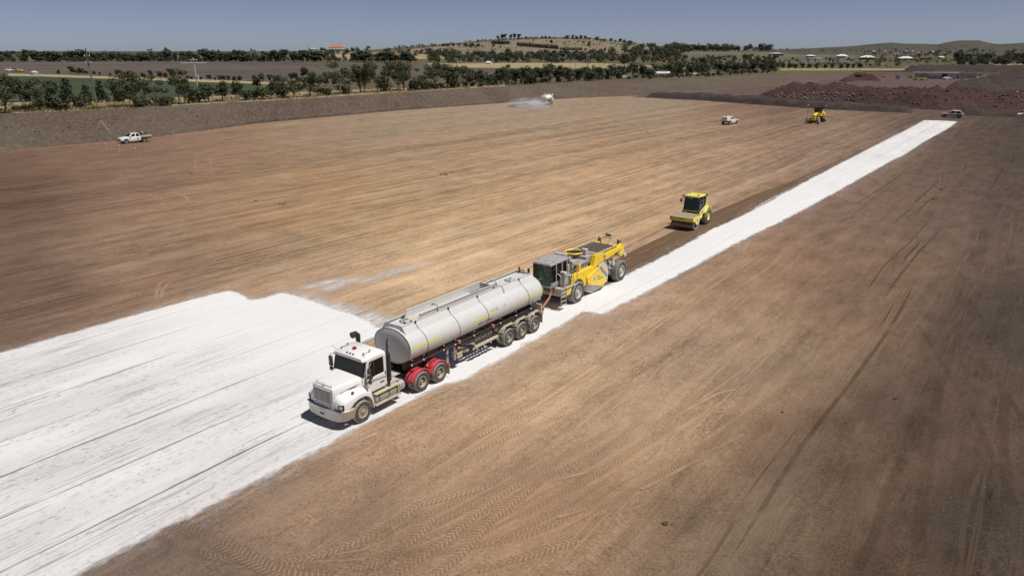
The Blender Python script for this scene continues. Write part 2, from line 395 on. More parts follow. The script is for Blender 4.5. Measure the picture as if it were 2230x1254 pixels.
def soil_mat(name, attr=True, base=(.2, .13, .08, 1), stri=1.0):
    m, t, n, b = newmat(name); v = lane_coords(t)
    # gentle wander so that the grader lines are not ruled
    wn = N(t, 'ShaderNodeTexNoise', inp={'Scale': .02, 'Detail': 2.0}); L(t, v, wn.inputs['Vector'])
    wsc = N(t, 'ShaderNodeVectorMath', operation='MULTIPLY_ADD'); wsc.inputs[1].default_value = (5, 0, 0); L(t, wn.outputs['Color'], wsc.inputs[0]); L(t, v, wsc.inputs[2]); v = wsc.outputs[0]
    wide = nz(t, v, (.22, .006, 1), 1, 3, .6)
    mid = nz(t, v, (.9, .02, 1), 1, 5, .62)
    fine = nz(t, v, (4.2, .030, 1), 1, 5, .7)
    hair = nz(t, v, (15, .22, 1), 1, 4, .75)
    cut = mrange(t, nz(t, v, (2.1, .012, 1), 1, 3, .6), .56, .62); cutm = mrange(t, nz(t, v, (.2, .02, 1), 1, 2), .42, .6)
    blot = nz(t, v, (.09, .04, 1), 1, 6, .6)
    bl2 = nz(t, v, (.6, .25, 1), 1, 6, .65)
    grain = nz(t, v, (11, 9, 9), 1, 6, .82)
    peb = N(t, 'ShaderNodeTexVoronoi', inp={'Scale': 5.5}); L(t, v, peb.inputs['Vector'])
    pm = nz(t, v, (.35, .12, 1), 1, 3)
    if attr:
        a = N(t, 'ShaderNodeAttribute', attribute_name='tint').outputs['Color']; sa = N(t, 'ShaderNodeAttribute', attribute_name='stri').outputs['Fac']
    else:
        r = N(t, 'ShaderNodeRGB'); r.outputs[0].default_value = base; a = r.outputs[0]; q = N(t, 'ShaderNodeValue'); q.outputs[0].default_value = stri; sa = q.outputs[0]
    k = mth(t, 'ADD', mth(t, 'MULTIPLY', mrange(t, wide, .38, .62, -.14, .14), sa), 1.0)
    k = mth(t, 'ADD', k, mth(t, 'MULTIPLY', mrange(t, mid, .38, .62, -.14, .13), sa))
    k = mth(t, 'ADD', k, mth(t, 'MULTIPLY', mrange(t, fine, .40, .60, -.10, .11), sa))
    k = mth(t, 'ADD', k, mth(t, 'MULTIPLY', mrange(t, hair, .3, .7, -.17, .17), sa))
    k = mth(t, 'ADD', k, mrange(t, blot, .3, .7, -.10, .10))
    k = mth(t, 'ADD', k, mrange(t, bl2, .34, .66, -.20, .20))
    k = mth(t, 'ADD', k, mrange(t, grain, .32, .68, -.30, .28))
    k = mth(t, 'SUBTRACT', k, mth(t, 'MULTIPLY', mth(t, 'MULTIPLY', cut, cutm), mth(t, 'MULTIPLY', sa, .12)))
    cl = mixc(t, mrange(t, blot, .42, .62), a, (1.03, .98, .96, 1), 'MULTIPLY')
    cl = mixc(t, mrange(t, mid, .5, .7), cl, (.985, 1.0, 1.01, 1), 'MULTIPLY')
    crumb = N(t, 'ShaderNodeTexVoronoi', inp={'Scale': 13.0}); L(t, v, crumb.inputs['Vector']); cs_ = N(t, 'ShaderNodeSeparateColor'); L(t, crumb.outputs['Color'], cs_.inputs[0])
    crumb2 = N(t, 'ShaderNodeTexVoronoi', inp={'Scale': 4.5}); L(t, scaled(t, v, (1, .5, 1)), crumb2.inputs['Vector']); cs2 = N(t, 'ShaderNodeSeparateColor'); L(t, crumb2.outputs['Color'], cs2.inputs[0])
    cw = mrange(t, nz(t, v, (.5, .12, 1), 1, 4, .6), .38, .62, .35, 1.0)
    k = mth(t, 'ADD', k, mth(t, 'MULTIPLY', cw, mrange(t, cs_.outputs[0], 0, 1, -.24, .22))); k = mth(t, 'ADD', k, mth(t, 'MULTIPLY', cw, mrange(t, cs2.outputs[1], 0, 1, -.10, .10)))
    cc = N(t, 'ShaderNodeCombineXYZ')
    for i in range(3): L(t, k, cc.inputs[i])
    cl = mixc(t, 1.0, cl, cc.outputs[0], 'MULTIPLY')
    # scattered pale and dark pebbles
    pf = mth(t, 'MULTIPLY', mrange(t, peb.outputs['Distance'], .13, .07), mrange(t, pm, .45, .7))
    sc = N(t, 'ShaderNodeSeparateColor'); L(t, peb.outputs['Color'], sc.inputs[0])
    pcol = mixc(t, mth(t, 'GREATER_THAN', sc.outputs[0], .62), (.05, .04, .035, 1), (.42, .37, .32, 1))
    cl = mixc(t, mth(t, 'MULTIPLY', pf, .55), cl, pcol)
    L(t, cl, b.inputs['Base Color']); b.inputs['Roughness'].default_value = .95; b.inputs['Specular IOR Level'].default_value = .15
    h = mth(t, 'ADD', mth(t, 'MULTIPLY', grain, .35), mth(t, 'MULTIPLY', fine, mth(t, 'MULTIPLY', sa, .8)))
    h = mth(t, 'ADD', h, mth(t, 'MULTIPLY', hair, .3)); h = mth(t, 'ADD', h, mth(t, 'MULTIPLY', bl2, .8))
    bp = N(t, 'ShaderNodeBump', inp={'Strength': .55, 'Distance': .09}); L(t, h, bp.inputs['Height']); L(t, bp.outputs[0], b.inputs['Normal'])
    return m
M['soil'] = soil_mat('graded_soil')
gx = np.concatenate([np.arange(-300, -60, 5), np.arange(-60, 90, 1.5), np.arange(90, 640, 5)]); gy = np.concatenate([np.arange(-12, 120, 1.5), np.arange(120, 700, 5)])
X, Y = np.meshgrid(gx, gy)
me, co = grid_mesh('ground', X, Y, np.zeros_like(X)); put_col(me, 'tint', tint_at(co))
vv = co[:, 0] * math.cos(AZ) - co[:, 1] * math.sin(AZ)          # across the lanes, + to the right
v0 = wp(1300, 683); vlime = v0.x * math.cos(AZ) - v0.y * math.sin(AZ)
st = np.where(vv < vlime, .9, .5); st = np.where(vv < vlime - 75, .45, st)
put_f(me, 'stri', st)
me.materials.append(M['soil']); ground = bpy.data.objects.new('ground', me); COL.objects.link(ground); tag(ground, kind='structure')

# ---- sheets with ragged edges lying on the ground
def sdist(P, poly):
    """signed distance (+ inside) of points to a closed polygon"""
    A = np.array(poly); B = np.roll(A, -1, 0); d = np.full(len(P), 1e9); ins = np.zeros(len(P), bool)
    for a, b in zip(A, B):
        ab = b - a; t = np.clip(((P - a) @ ab) / max(ab @ ab, 1e-9), 0, 1); q = a + t[:, None] * ab
        d = np.minimum(d, np.hypot(*(P - q).T))
        c = ((a[1] > P[:, 1]) != (b[1] > P[:, 1])); xx = a[0] + (P[:, 1] - a[1]) * ab[0] / (ab[1] if abs(ab[1]) > 1e-9 else 1e-9)
        ins ^= c & (P[:, 0] < xx)
    return np.where(ins, d, -d)
def masked_sheet(name, polys, holes, z, mat, margin=1.6, cell=.4, extra=None):
    P = np.array([p for q in polys for p in q]); D = np.array(DIRV[:2]); Rr = np.array(RGT[:2])
    U = P @ D; V = P @ Rr
    us = np.arange(U.min() - margin, U.max() + margin, cell * 1.6); vs = np.arange(V.min() - margin, V.max() + margin, cell)
    VV, UU = np.meshgrid(vs, us); pts = UU.reshape(-1, 1) * D + VV.reshape(-1, 1) * Rr
    s = np.max([sdist(pts, q) for q in polys], 0)
    for hh in holes: s = np.minimum(s, -sdist(pts, hh))
    nx = len(vs); i = np.arange(len(us) - 1)[:, None] * nx + np.arange(nx - 1)[None, :]
    q = np.stack([i, i + 1, i + nx + 1, i + nx], -1).reshape(-1, 4)
    q = q[(s[q] > -margin).any(1)]
    used = np.unique(q); rm = np.full(len(pts), -1); rm[used] = np.arange(len(used)); q = rm[q]; pts = pts[used]; s = s[used]
    me = bpy.data.meshes.new(name); co = np.concatenate([pts, np.full((len(pts), 1), z)], 1)
    mesh_np(me, co, q); put_f(me, 'sd', s); put_col(me, 'tint', tint_at(co))
    if extra is not None: put_f(me, 'wear', extra(pts))  # streak wear plus painted corner shade
    me.materials.append(mat); o = bpy.data.objects.new(name, me); COL.objects.link(o); tag(o, kind='structure'); return o
def xy(pts): return [tuple(wp(*p)[:2]) for p in pts]

LIME_R = [(-260, 1500), (60, 1330), (176, 1249), (267, 1198), (364, 1148), (433, 1117), (477, 1091), (584, 1038), (647, 1004), (700, 978), (752, 950), (805, 919), (848, 900), (873, 886), (909, 866), (932, 854), (964, 838), (995, 833), (1022, 822), (1057, 800), (1098, 779), (1127, 762), (1144, 750), (1172, 738), (1200, 722),
          (1228, 706), (1253, 690), (1271, 677), (1290, 680), (1309, 685), (1330, 677), (1347, 665), (1361, 659), (1400, 641), (1423, 628), (1450, 612), (1484, 595), (1541, 566), (1591, 537), (1637, 514), (1694, 486), (1725, 470), (1770, 446), (1820, 419), (1871, 390), (1908, 369), (1946, 348), (1971, 337), (2000, 317), (2036, 296), (2061, 283), (2080, 269), (2085, 265)]
LIME_L = [(2050, 263), (2014, 262), (1966, 287), (1914, 313), (1887, 327), (1853, 345), (1813, 365), (1765, 390), (1720, 412), (1664, 440), (1627, 463), (1583, 486), (1553, 497), (1499, 529), (1453, 553), (1417, 572), (1361, 601), (1330, 617), (1300, 628)]
BACK = [(1272, 611), (1180, 655), (1090, 672), (1000, 690), (900, 705), (825, 714), (794, 695), (756, 680), (706, 664), (656, 647), (617, 637), (552, 655), (521, 639), (497, 632), (424, 651), (339, 674), (216, 708), (104, 739), (0, 768), (-150, 806), (-420, 880)]
lime_poly = xy(LIME_R + LIME_L + BACK)
patch = xy([(659, 625), (706, 610), (779, 607), (752, 622), (713, 634), (690, 629)])
hole = xy([(817, 732), (776, 750), (790, 778), (836, 775), (850, 745)])
smear = xy([(785, 612), (860, 587), (930, 573), (872, 592), (800, 616)])

def edge_alpha(t, v, k=.45, sharp=.1):
    sd = N(t, 'ShaderNodeAttribute', attribute_name='sd').outputs['Fac']
    n1 = nz(t, v, (3.2, 1.1, 1), 1, 7, .72); n2 = nz(t, v, (.5, .12, 1), 1, 3, .5)
    q = mth(t, 'ADD', sd, mth(t, 'MULTIPLY', mth(t, 'SUBTRACT', n1, .5), k * 2))
    q = mth(t, 'ADD', q, mth(t, 'MULTIPLY', mth(t, 'SUBTRACT', n2, .5), k * .9))
    return mrange(t, q, -sharp, sharp), sd
def with_alpha(m, t, n, b, alpha):
    tr = N(t, 'ShaderNodeBsdfTransparent'); mx = N(t, 'ShaderNodeMixShader')
    L(t, alpha, mx.inputs[0]); L(t, tr.outputs[0], mx.inputs[1]); L(t, b.outputs[0], mx.inputs[2]); L(t, mx.outputs[0], n['Material Output'].inputs[0])
def lime_mat():
    m, t, n, b = newmat('spread_lime'); v = lane_coords(t)
    al, sd = edge_alpha(t, v, .48, .16)
    wear = N(t, 'ShaderNodeAttribute', attribute_name='wear').outputs['Fac']  # mask for streak wear and painted corner shade
    sx = N(t, 'ShaderNodeSeparateXYZ'); L(t, v, sx.inputs[0])
    wob = nz(t, v, (.5, .05, 1), 1, 4, .6); wob2 = nz(t, v, (2, .5, 1), 1, 3)
    # thin gaps between neighbouring spreader passes
    ph = mth(t, 'ADD', mth(t, 'MULTIPLY', sx.outputs[0], 1 / 3.1), mth(t, 'MULTIPLY', wob, .22)); ph = mth(t, 'ADD', ph, mth(t, 'MULTIPLY', wob2, .025))
    fr = mth(t, 'ABSOLUTE', mth(t, 'SUBTRACT', mth(t, 'FRACT', ph), .5))
    brk = nz(t, v, (.4, .10, 1), 1, 5, .7)
    gap = mth(t, 'MULTIPLY', mrange(t, mth(t, 'ADD', fr, mrange(t, brk, .35, .75, -.012, .022)), .480, .499), mrange(t, brk, .33, .46))
    thin = nz(t, v, (9, .22, 1), 1, 5, .7); tm = nz(t, v, (.5, .12, 1), 1, 3)
    scr = mth(t, 'MULTIPLY', mrange(t, thin, .53, .62), mrange(t, tm, .36, .54))
    lug = nz(t, v, (5, 2.6, 1), 1, 6, .75, .4); lm = nz(t, v, (.9, .07, 1), 1, 3)
    spots = mth(t, 'MULTIPLY', mrange(t, lug, .54, .64), mrange(t, lm, .42, .56))
    soft = nz(t, v, (.35, .08, 1), 1, 5, .6)
    e = mth(t, 'MAXIMUM', mth(t, 'MAXIMUM', gap, mth(t, 'MULTIPLY', scr, .65)), mth(t, 'MULTIPLY', spots, .65))
    e = mth(t, 'MULTIPLY', e, wear)
    vein = mth(t, 'MULTIPLY', mrange(t, soft, .36, .72, .08, .34), wear)  # thin patchy cover, plus lens corner darkening painted as grey
    e = mth(t, 'ADD', mth(t, 'MULTIPLY', e, .72), vein, clamp=True)
    grain = nz(t, v, (6, 5, 6), 1, 5, .7); base = mixc(t, mrange(t, grain, .3, .7), (.69, .687, .69, 1), (.76, .757, .755, 1))
    cl = mixc(t, e, base, (.13, .10, .10, 1))
    L(t, cl, b.inputs['Base Color']); b.inputs['Roughness'].default_value = 1; b.inputs['Specular IOR Level'].default_value = .05
    hh = mth(t, 'ADD', mth(t, 'MULTIPLY', grain, .3), mth(t, 'MULTIPLY', thin, .5)); hh = mth(t, 'SUBTRACT', hh, mth(t, 'MULTIPLY', e, 1.2))
    bp = N(t, 'ShaderNodeBump', inp={'Strength': .35, 'Distance': .05}); L(t, hh, bp.inputs['Height']); L(t, bp.outputs[0], b.inputs['Normal'])
    # a dusting that thins out past the edge
    dn = nz(t, v, (4, 1.2, 1), 1, 6, .75)
    dust = mth(t, 'MULTIPLY', mrange(t, sd, -1.6, 0.0, 0, .8), mrange(t, dn, .45, .75)); dust = mth(t, 'MULTIPLY', dust, mrange(t, nz(t, v, (.3, .1, 1), 1, 2), .35, .65))
    with_alpha(m, t, n, b, mth(t, 'MAXIMUM', al, dust)); return m
def till_mat():
    m, t, n, b = newmat('tilled_soil'); v = lane_coords(t)
    al, sd = edge_alpha(t, v, .16, .08)
    a = nz(t, v, (1.6, .02, 1), 1, 4, .6); g = nz(t, v, (9, 7, 9), 1, 6, .75); f = nz(t, v, (7, .3, 1), 1, 4, .6)
    cl = mixc(t, mrange(t, a, .4, .6), (.105, .062, .037, 1), (.165, .102, .062, 1)); cl = mixc(t, mrange(t, f, .35, .65, .0, .6), cl, (.20, .135, .085, 1))
    cl = mixc(t, mrange(t, g, .4, .7, 0, .5), cl, (.09, .052, .032, 1))
    L(t, cl, b.inputs['Base Color']); b.inputs['Roughness'].default_value = 1; b.inputs['Specular IOR Level'].default_value = .1
    bp = N(t, 'ShaderNodeBump', inp={'Strength': .7, 'Distance': .08}); L(t, mth(t, 'ADD', g, f), bp.inputs['Height']); L(t, bp.outputs[0], b.inputs['Normal'])
    with_alpha(m, t, n, b, al); return m
M['lime'] = lime_mat(); M['till'] = till_mat()
tillL = [(1262, 607), (1310, 583), (1365, 553), (1450, 512), (1560, 460), (1640, 426), (1720, 397), (1800, 361), (1900, 315), (1960, 288), (2006, 262)]
tillp = xy([(2030, 262)] + [(x + 6, y + 3) for x, y in LIME_L] + tillL)
masked_sheet('tilled_lane', [tillp], [], .0043, M['till'])
def dust_mat(name, col, k, sharp, amt):
    m, t, n, b = newmat(name); v = lane_coords(t); al, sd = edge_alpha(t, v, k, sharp); d = nz(t, v, (6, .9, 1), 1, 6, .75); d2 = nz(t, v, (1.2, .25, 1), 1, 4, .6)
    b.inputs['Base Color'].default_value = col; b.inputs['Roughness'].default_value = 1
    with_alpha(m, t, n, b, mth(t, 'MULTIPLY', mth(t, 'MULTIPLY', al, mth(t, 'MULTIPLY', mrange(t, d, .34, .54), mrange(t, d2, .30, .5))), amt, clamp=True)); return m
M['limedust'] = dust_mat('thin_lime_dust', (.62, .60, .58, 1), .9, .7, 1.0); M['palesoil'] = dust_mat('pale_dry_dust', (.34, .27, .20, 1), 1.2, 1.2, .32)
masked_sheet('lime_dusting', [patch], [], .006, M['limedust'], 1.2, .3)
masked_sheet('lime_dusting', [smear], [], .0055, M['limedust'], 1.2, .3)
masked_sheet('lime_dusting', [xy([(610, 640), (660, 640), (760, 664), (850, 690), (862, 712), (820, 720), (740, 690), (640, 655)])], [], .0065, M['limedust'], 1.6, .3)
masked_sheet('pale_swath', [xy([(560, 1085), (760, 1040), (930, 1000), (1060, 975), (1160, 945), (1160, 958), (1060, 990), (930, 1020), (760, 1062), (600, 1105)])], [], .0045, M['palesoil'], 1.6, .3)
masked_sheet('pale_swath', [xy([(700, 1130), (900, 1095), (1060, 1040), (1240, 985), (1400, 900), (1420, 905), (1260, 1000), (1070, 1062), (900, 1115), (710, 1150)])], [], .0047, M['palesoil'], 1.6, .3)
masked_sheet('pale_swath', [xy([(945, 868), (1030, 836), (1120, 790), (1190, 748), (1230, 724), (1262, 702), (1320, 697), (1240, 735), (1150, 790), (1050, 850), (960, 890)])], [], .0049, M['palesoil'], 1.6, .3)
masked_sheet('pale_swath', [xy([(170, 1254), (300, 1215), (420, 1205), (420, 1225), (300, 1254)])], [], .0051, M['palesoil'], 1.6, .3)
masked_sheet('pale_swath', [xy([(1600, 800), (1700, 785), (1760, 790), (1700, 815), (1640, 812)])], [], .0053, M['palesoil'], 1.6, .3)
masked_sheet('pale_swath', [xy([(1555, 1254), (1640, 1140), (1760, 960), (1780, 960), (1670, 1140), (1590, 1254)])], [], .0056, M['palesoil'], 1.6, .3)
ulim = wp(900, 830); ul = ulim.x * DIRV.x + ulim.y * DIRV.y
def wear_shade_f(p):  # streak wear and painted corner shade, both strongest at the near left
    u = p @ np.array(DIRV[:2]); v = p @ np.array(RGT[:2])
    w1 = np.clip((ul - 0 - u) / 9, 0, 1); far = np.clip((u - 80) / 60, 0, 1) * .45
    return np.clip(.22 + w1 * .78 + far, 0, 1)
masked_sheet('lime', [lime_poly], [hole], .008, M['lime'], extra=wear_shade_f)

# ---- tyre tracks pressed into the soil
def track_mat(name, tone, lug, strength, low=.82, rag=.35):
    m, t, n, b = newmat(name)
    uv = N(t, 'ShaderNodeUVMap'); sx = N(t, 'ShaderNodeSeparateXYZ'); L(t, uv.outputs[0], sx.inputs[0]); v = lane_coords(t)
    av = mth(t, 'ABSOLUTE', mth(t, 'SUBTRACT', sx.outputs[1], .5))
    a = N(t, 'ShaderNodeAttribute', attribute_name='tint').outputs['Color']
    n1 = nz(t, v, (5, 5, 5), 1, 5, .7); n2 = nz(t, v, (.35, .35, 1), 1, 3)
    if lug:
        ph = mth(t, 'ADD', mth(t, 'MULTIPLY', sx.outputs[0], 1 / lug), mth(t, 'MULTIPLY', av, 2.0)); ph = mth(t, 'ADD', ph, mth(t, 'MULTIPLY', n1, .8))
        side = mth(t, 'GREATER_THAN', sx.outputs[1], .5); ph = mth(t, 'ADD', ph, mth(t, 'MULTIPLY', side, .5))
        l = mrange(t, mth(t, 'SINE', mth(t, 'MULTIPLY', ph, 6.2832)), -.3, .7)
    else:
        l = mrange(t, n1, .35, .6)
    cl = mixc(t, l, (low, low * .97, low * .95, 1), (tone, tone * .97, tone * .93, 1)); cl = mixc(t, 1.0, a, cl, 'MULTIPLY')
    L(t, cl, b.inputs['Base Color']); b.inputs['Roughness'].default_value = 1; b.inputs['Specular IOR Level'].default_value = .1
    bp = N(t, 'ShaderNodeBump', inp={'Strength': .5 if lug else .3, 'Distance': .06}); L(t, l, bp.inputs['Height']); L(t, bp.outputs[0], b.inputs['Normal'])
    e = mrange(t, mth(t, 'ADD', av, mth(t, 'MULTIPLY', mth(t, 'SUBTRACT', n1, .5), rag)), .46, .26)
    al = mth(t, 'MULTIPLY', mth(t, 'MULTIPLY', e, mrange(t, n2, .30, .52)), strength, clamp=True)
    with_alpha(m, t, n, b, al); return m
TM = {'lug': track_mat('lug_track', 1.85, .20, .7, 1.15, .7), 'car': track_mat('car_track', 2.1, 0, .65, 1.6), 'dark': track_mat('dark_track', .85, 0, .15), 'pale': track_mat('pale_track', 2.1, 0, .6, 1.6), 'faintlug0': track_mat('faint_lug_print', 1.35, .25, .3, 1.0, .9), 'roll': track_mat('roller_track', 1.15, .30, .5, .62)}
def cr_spline(P, step=.35):
    P = [P[0] * 2 - P[1]] + P + [P[-1] * 2 - P[-2]]; out = []
    for i in range(1, len(P) - 2):
        p0, p1, p2, p3 = P[i - 1:i + 3]; k = max(2, int((p2 - p1).length / step))
        for j in range(k):
            t = j / k; out.append(.5 * ((2 * p1) + (p2 - p0) * t + (2 * p0 - 5 * p1 + 4 * p2 - p3) * t * t + (3 * p1 - p0 - 3 * p2 + p3) * t ** 3))
    out.append(P[-2]); return out
TZ = [.012]
def track(pts, wd, kind, off=0.0):
    TZ[0] += .0006
    P = cr_spline([Vector(wp(*p)) for p in pts], .5); co = []; uv = []; d = 0
    for i, p in enumerate(P):
        q = P[min(i + 1, len(P) - 1)] - P[max(i - 1, 0)]; q.normalize(); nn = Vector((-q.y, q.x, 0))
        if i: d += (P[i] - P[i - 1]).length
        for s, vv_ in ((-.5, 0), (.5, 1)): r = p + nn * (s * wd + off); co.append((r.x, r.y, TZ[0])); uv.append((d, vv_))
    q = [(2 * i, 2 * i + 1, 2 * i + 3, 2 * i + 2) for i in range(len(P) - 1)]
    q = [(a, c_, b, d_) for (a, d_, b, c_) in q]
    me = bpy.data.meshes.new('tyre_track'); mesh_np(me, np.array(co), np.array([(f[0], f[1], f[2], f[3]) for f in q]))
    ul_ = me.uv_layers.new(name='UVMap'); vi = np.zeros(len(me.loops), dtype=np.int32); me.loops.foreach_get('vertex_index', vi)
    ul_.data.foreach_set('uv', np.array(uv)[vi].astype(np.float32).ravel())
    put_col(me, 'tint', tint_at(np.array(co))); me.materials.append(TM[kind])
    o = bpy.data.objects.new('tyre_track', me); COL.objects.link(o); tag(o, kind='structure')
def tracks(lst, wd, kind, offs=(0,)):
    for l in lst:
        for o in offs: track(l, wd, kind, o)
tracks([[(590, 1226), (678, 1214), (757, 1186), (820, 1157), (882, 1120), (914, 1098), (977, 1082), (1050, 1060)],
        [(776, 1240), (835, 1214), (898, 1176), (948, 1123)], [(835, 1268), (914, 1214), (977, 1173), (1024, 1129), (1077, 1085), (1150, 1040)],
        [(925, 1268), (992, 1217), (1030, 1176), (1071, 1132), (1118, 1091), (1152, 1066), (1230, 1010)],
        [(345, 1167), (392, 1189), (471, 1214), (565, 1223), (660, 1240)], [(1039, 1242), (1102, 1223), (1181, 1201), (1259, 1176)],
        [(1020, 985), (1080, 960), (1170, 925), (1230, 900)], [(1040, 950), (1110, 915), (1180, 893)]], .5, 'lug')
tracks([[(384, 1143), (439, 1167), (502, 1192), (600, 1245), (700, 1262)]], .9, 'lug')
tracks([[(180, 427), (267, 423), (314, 424), (345, 431), (358, 440), (345, 450), (298, 459), (230, 466)], [(280, 412), (345, 416), (386, 423), (408, 434), (398, 446), (361, 456), (300, 465)],
        [(230, 371), (255, 378), (262, 387), (240, 400), (190, 410)], [(275, 368), (300, 377), (306, 387), (280, 400)]], .34, 'car')
tracks([[(424, 372), (427, 349), (433, 336), (471, 330), (534, 316)], [(463, 372), (458, 355), (460, 343), (471, 335), (510, 325), (600, 310), (660, 312)], [(338, 660), (342, 634), (350, 617), (378, 600), (439, 586), (500, 578)], [(350, 650), (356, 630), (372, 615), (420, 598)],
        [(1878, 442), (1892, 436), (1917, 435), (1971, 440), (2025, 449), (2059, 458)], [(1881, 470), (1953, 462), (1994, 449), (2014, 429), (2034, 411)], [(1872, 480), (1970, 474), (2016, 462), (2040, 440)],
        [(2057, 340), (2061, 358), (2048, 379), (2048, 397), (2056, 414)], [(2089, 350), (2095, 367), (2088, 380), (2077, 394), (2082, 411), (2097, 422), (2089, 429)], [(2064, 340), (2070, 358), (2058, 378), (2058, 397)],
        [(1932, 374), (1971, 375), (2043, 377), (2115, 383), (2180, 390)], [(2045, 290), (2062, 296), (2075, 312), (2068, 330)], [(1935, 385), (2010, 345), (2055, 312)],
        [(2150, 392), (2176, 410), (2190, 440), (2170, 480)], [(2205, 460), (2200, 510), (2180, 540)]], .3, 'pale')
tracks([[(830, 304), (873, 311), (887, 318), (851, 329), (790, 336)], [(845, 303), (890, 311), (905, 319), (870, 331)], [(959, 286), (987, 297), (1048, 308), (1138, 317)], [(975, 284), (1003, 295), (1070, 306)], [(1059, 304), (1084, 315), (1160, 320)], [(1080, 300), (1110, 312), (1180, 318)],
        [(780, 270), (800, 262), (850, 268), (860, 285), (835, 300)], [(830, 340), (950, 348), (1000, 340)], [(2001, 709), (2059, 802), (2098, 863)], [(2116, 886), (2160, 987), (2187, 1054)], [(2175, 830), (2230, 915)], [(0, 412), (200, 395), (420, 352)], [(1180, 545), (1300, 560), (1340, 600)]], .4, 'dark')
tracks([[(2098, 713), (2063, 793), (2019, 912), (1939, 1054), (1904, 1168), (1869, 1240)]], .5, 'dark')
tracks([[(2050, 819), (2036, 921), (2014, 1054), (2001, 1186), (1990, 1260)], [(2190, 850), (2185, 960), (2205, 1100)]], .6, 'faintlug0')
tracks([[(1345, 548), (1449, 496)], [(1352, 573), (1491, 505)], [(1360, 596), (1450, 549), (1522, 511), (1640, 457), (1760, 392)], [(1520, 495), (1640, 438), (1760, 380)], [(1200, 556), (1340, 500), (1440, 463)]], .42, 'roll')
# straight pale scrape marks left by the blade
tracks([[(1396, 1067), (1470, 1030), (1550, 985), (1620, 948)], [(1215, 1128), (1260, 1115), (1275, 1108)], [(1205, 1050), (1275, 1030)], [(780, 962), (820, 946)], [(1480, 905), (1560, 860), (1600, 850)]], .22, 'pale')

# long faint wheel and blade lines: far too many to build one by one, so one sheet of ribbons per kind
def ribbons(name, lst, kind, z, kind_prop='structure'):
    co, uv, q = [], [], []
    for (P, wd) in lst:
        P = cr_spline(P, 1.2); d = 0; k0 = len(co)
        for i, p in enumerate(P):
            t_ = P[min(i + 1, len(P) - 1)] - P[max(i - 1, 0)]; t_.normalize(); nn = Vector((-t_.y, t_.x, 0))
            if i: d += (P[i] - P[i - 1]).length
            f = min(1, i / 3, (len(P) - 1 - i) / 3) * .9 + .1
            for s, vv_ in ((-.5, 0), (.5, 1)): r = p + nn * (s * wd * f); co.append((r.x, r.y, z + (k0 % 97) * .00001)); uv.append((d, vv_))
        q += [(k0 + 2 * i, k0 + 2 * i + 2, k0 + 2 * i + 3, k0 + 2 * i + 1) for i in range(len(P) - 1)]
    me = bpy.data.meshes.new(name); mesh_np(me, np.array(co), np.array([f for f in q]))
    ul_ = me.uv_layers.new(name='UVMap'); vi = np.zeros(len(me.loops), dtype=np.int32); me.loops.foreach_get('vertex_index', vi)
    ul_.data.foreach_set('uv', np.array(uv)[vi].astype(np.float32).ravel())
    put_col(me, 'tint', tint_at(np.array(co))); me.materials.append(TM[kind]); o = bpy.data.objects.new(name, me); COL.objects.link(o); tag(o, kind=kind_prop)
TM['scrape'] = track_mat('blade_line', .80, 0, .5, .64, .45); TM['scrapel'] = track_mat('pale_blade_line', 1.8, 0, .66, 1.45, .5); TM['faintlug'] = track_mat('faint_lug_track', 1.8, .20, .6, 1.2, .9)
lr = random.Random(12); v_at = lambda px, py: (lambda p: (p.x * DIRV.x + p.y * DIRV.y, p.x * RGT.x + p.y * RGT.y))(wp(px, py))
def lane_line(u, v, ln, wob=.15): return [Vector(((u + ln * k / 4) * DIRV.x + (v + lr.uniform(-wob, wob)) * RGT.x, (u + ln * k / 4) * DIRV.y + (v + lr.uniform(-wob, wob)) * RGT.y, 0)) for k in range(5)]
L1, L2, L3 = [], [], []
u_e, v_e = v_at(1300, 683)
for _ in range(230):
    u = lr.uniform(10, 170); v = v_e - 9 - lr.random() ** 1.2 * 62; (L1 if lr.random() < .5 else L2).append((lane_line(u, v, lr.uniform(15, 70)), lr.uniform(.08, .30)))
for _ in range(210):
    u = lr.uniform(5, 130); v = v_e + 3 + lr.random() * 60; (L1 if lr.random() < .16 else L2).append((lane_line(u, v, lr.uniform(8, 45), .3), lr.uniform(.10, .34)))
# sweeping turns in front, running from the lime edge round to the right and away
for k in range(16):
    o_ = k * 34 + lr.uniform(-14, 14)
    pts = [(330 + o_ * .9, 1170 + o_ * .04), (520 + o_ * .95, 1225 - o_ * .02), (760 + o_, 1200 - o_ * .10), (1000 + o_, 1090 - o_ * .16), (1300 + o_ * .9, 930 - o_ * .2), (1560 + o_ * .8, 740 - o_ * .12)]
    a_ = lr.randint(0, 2); P = [Vector(wp(x, y)) for x, y in pts[a_:a_ + lr.randint(3, 4)]]
    for off in (0, 1.7): (L3 if k % 3 == 0 else L2)
    (L3 if k % 2 == 0 else L2).append((P, .42 if k % 2 == 0 else lr.uniform(.15, .4)))
ribbons('blade_lines', L1, 'scrape', .0030); ribbons('pale_blade_lines', L2, 'scrapel', .0034); ribbons('wheel_marks', L3, 'faintlug', .0038)
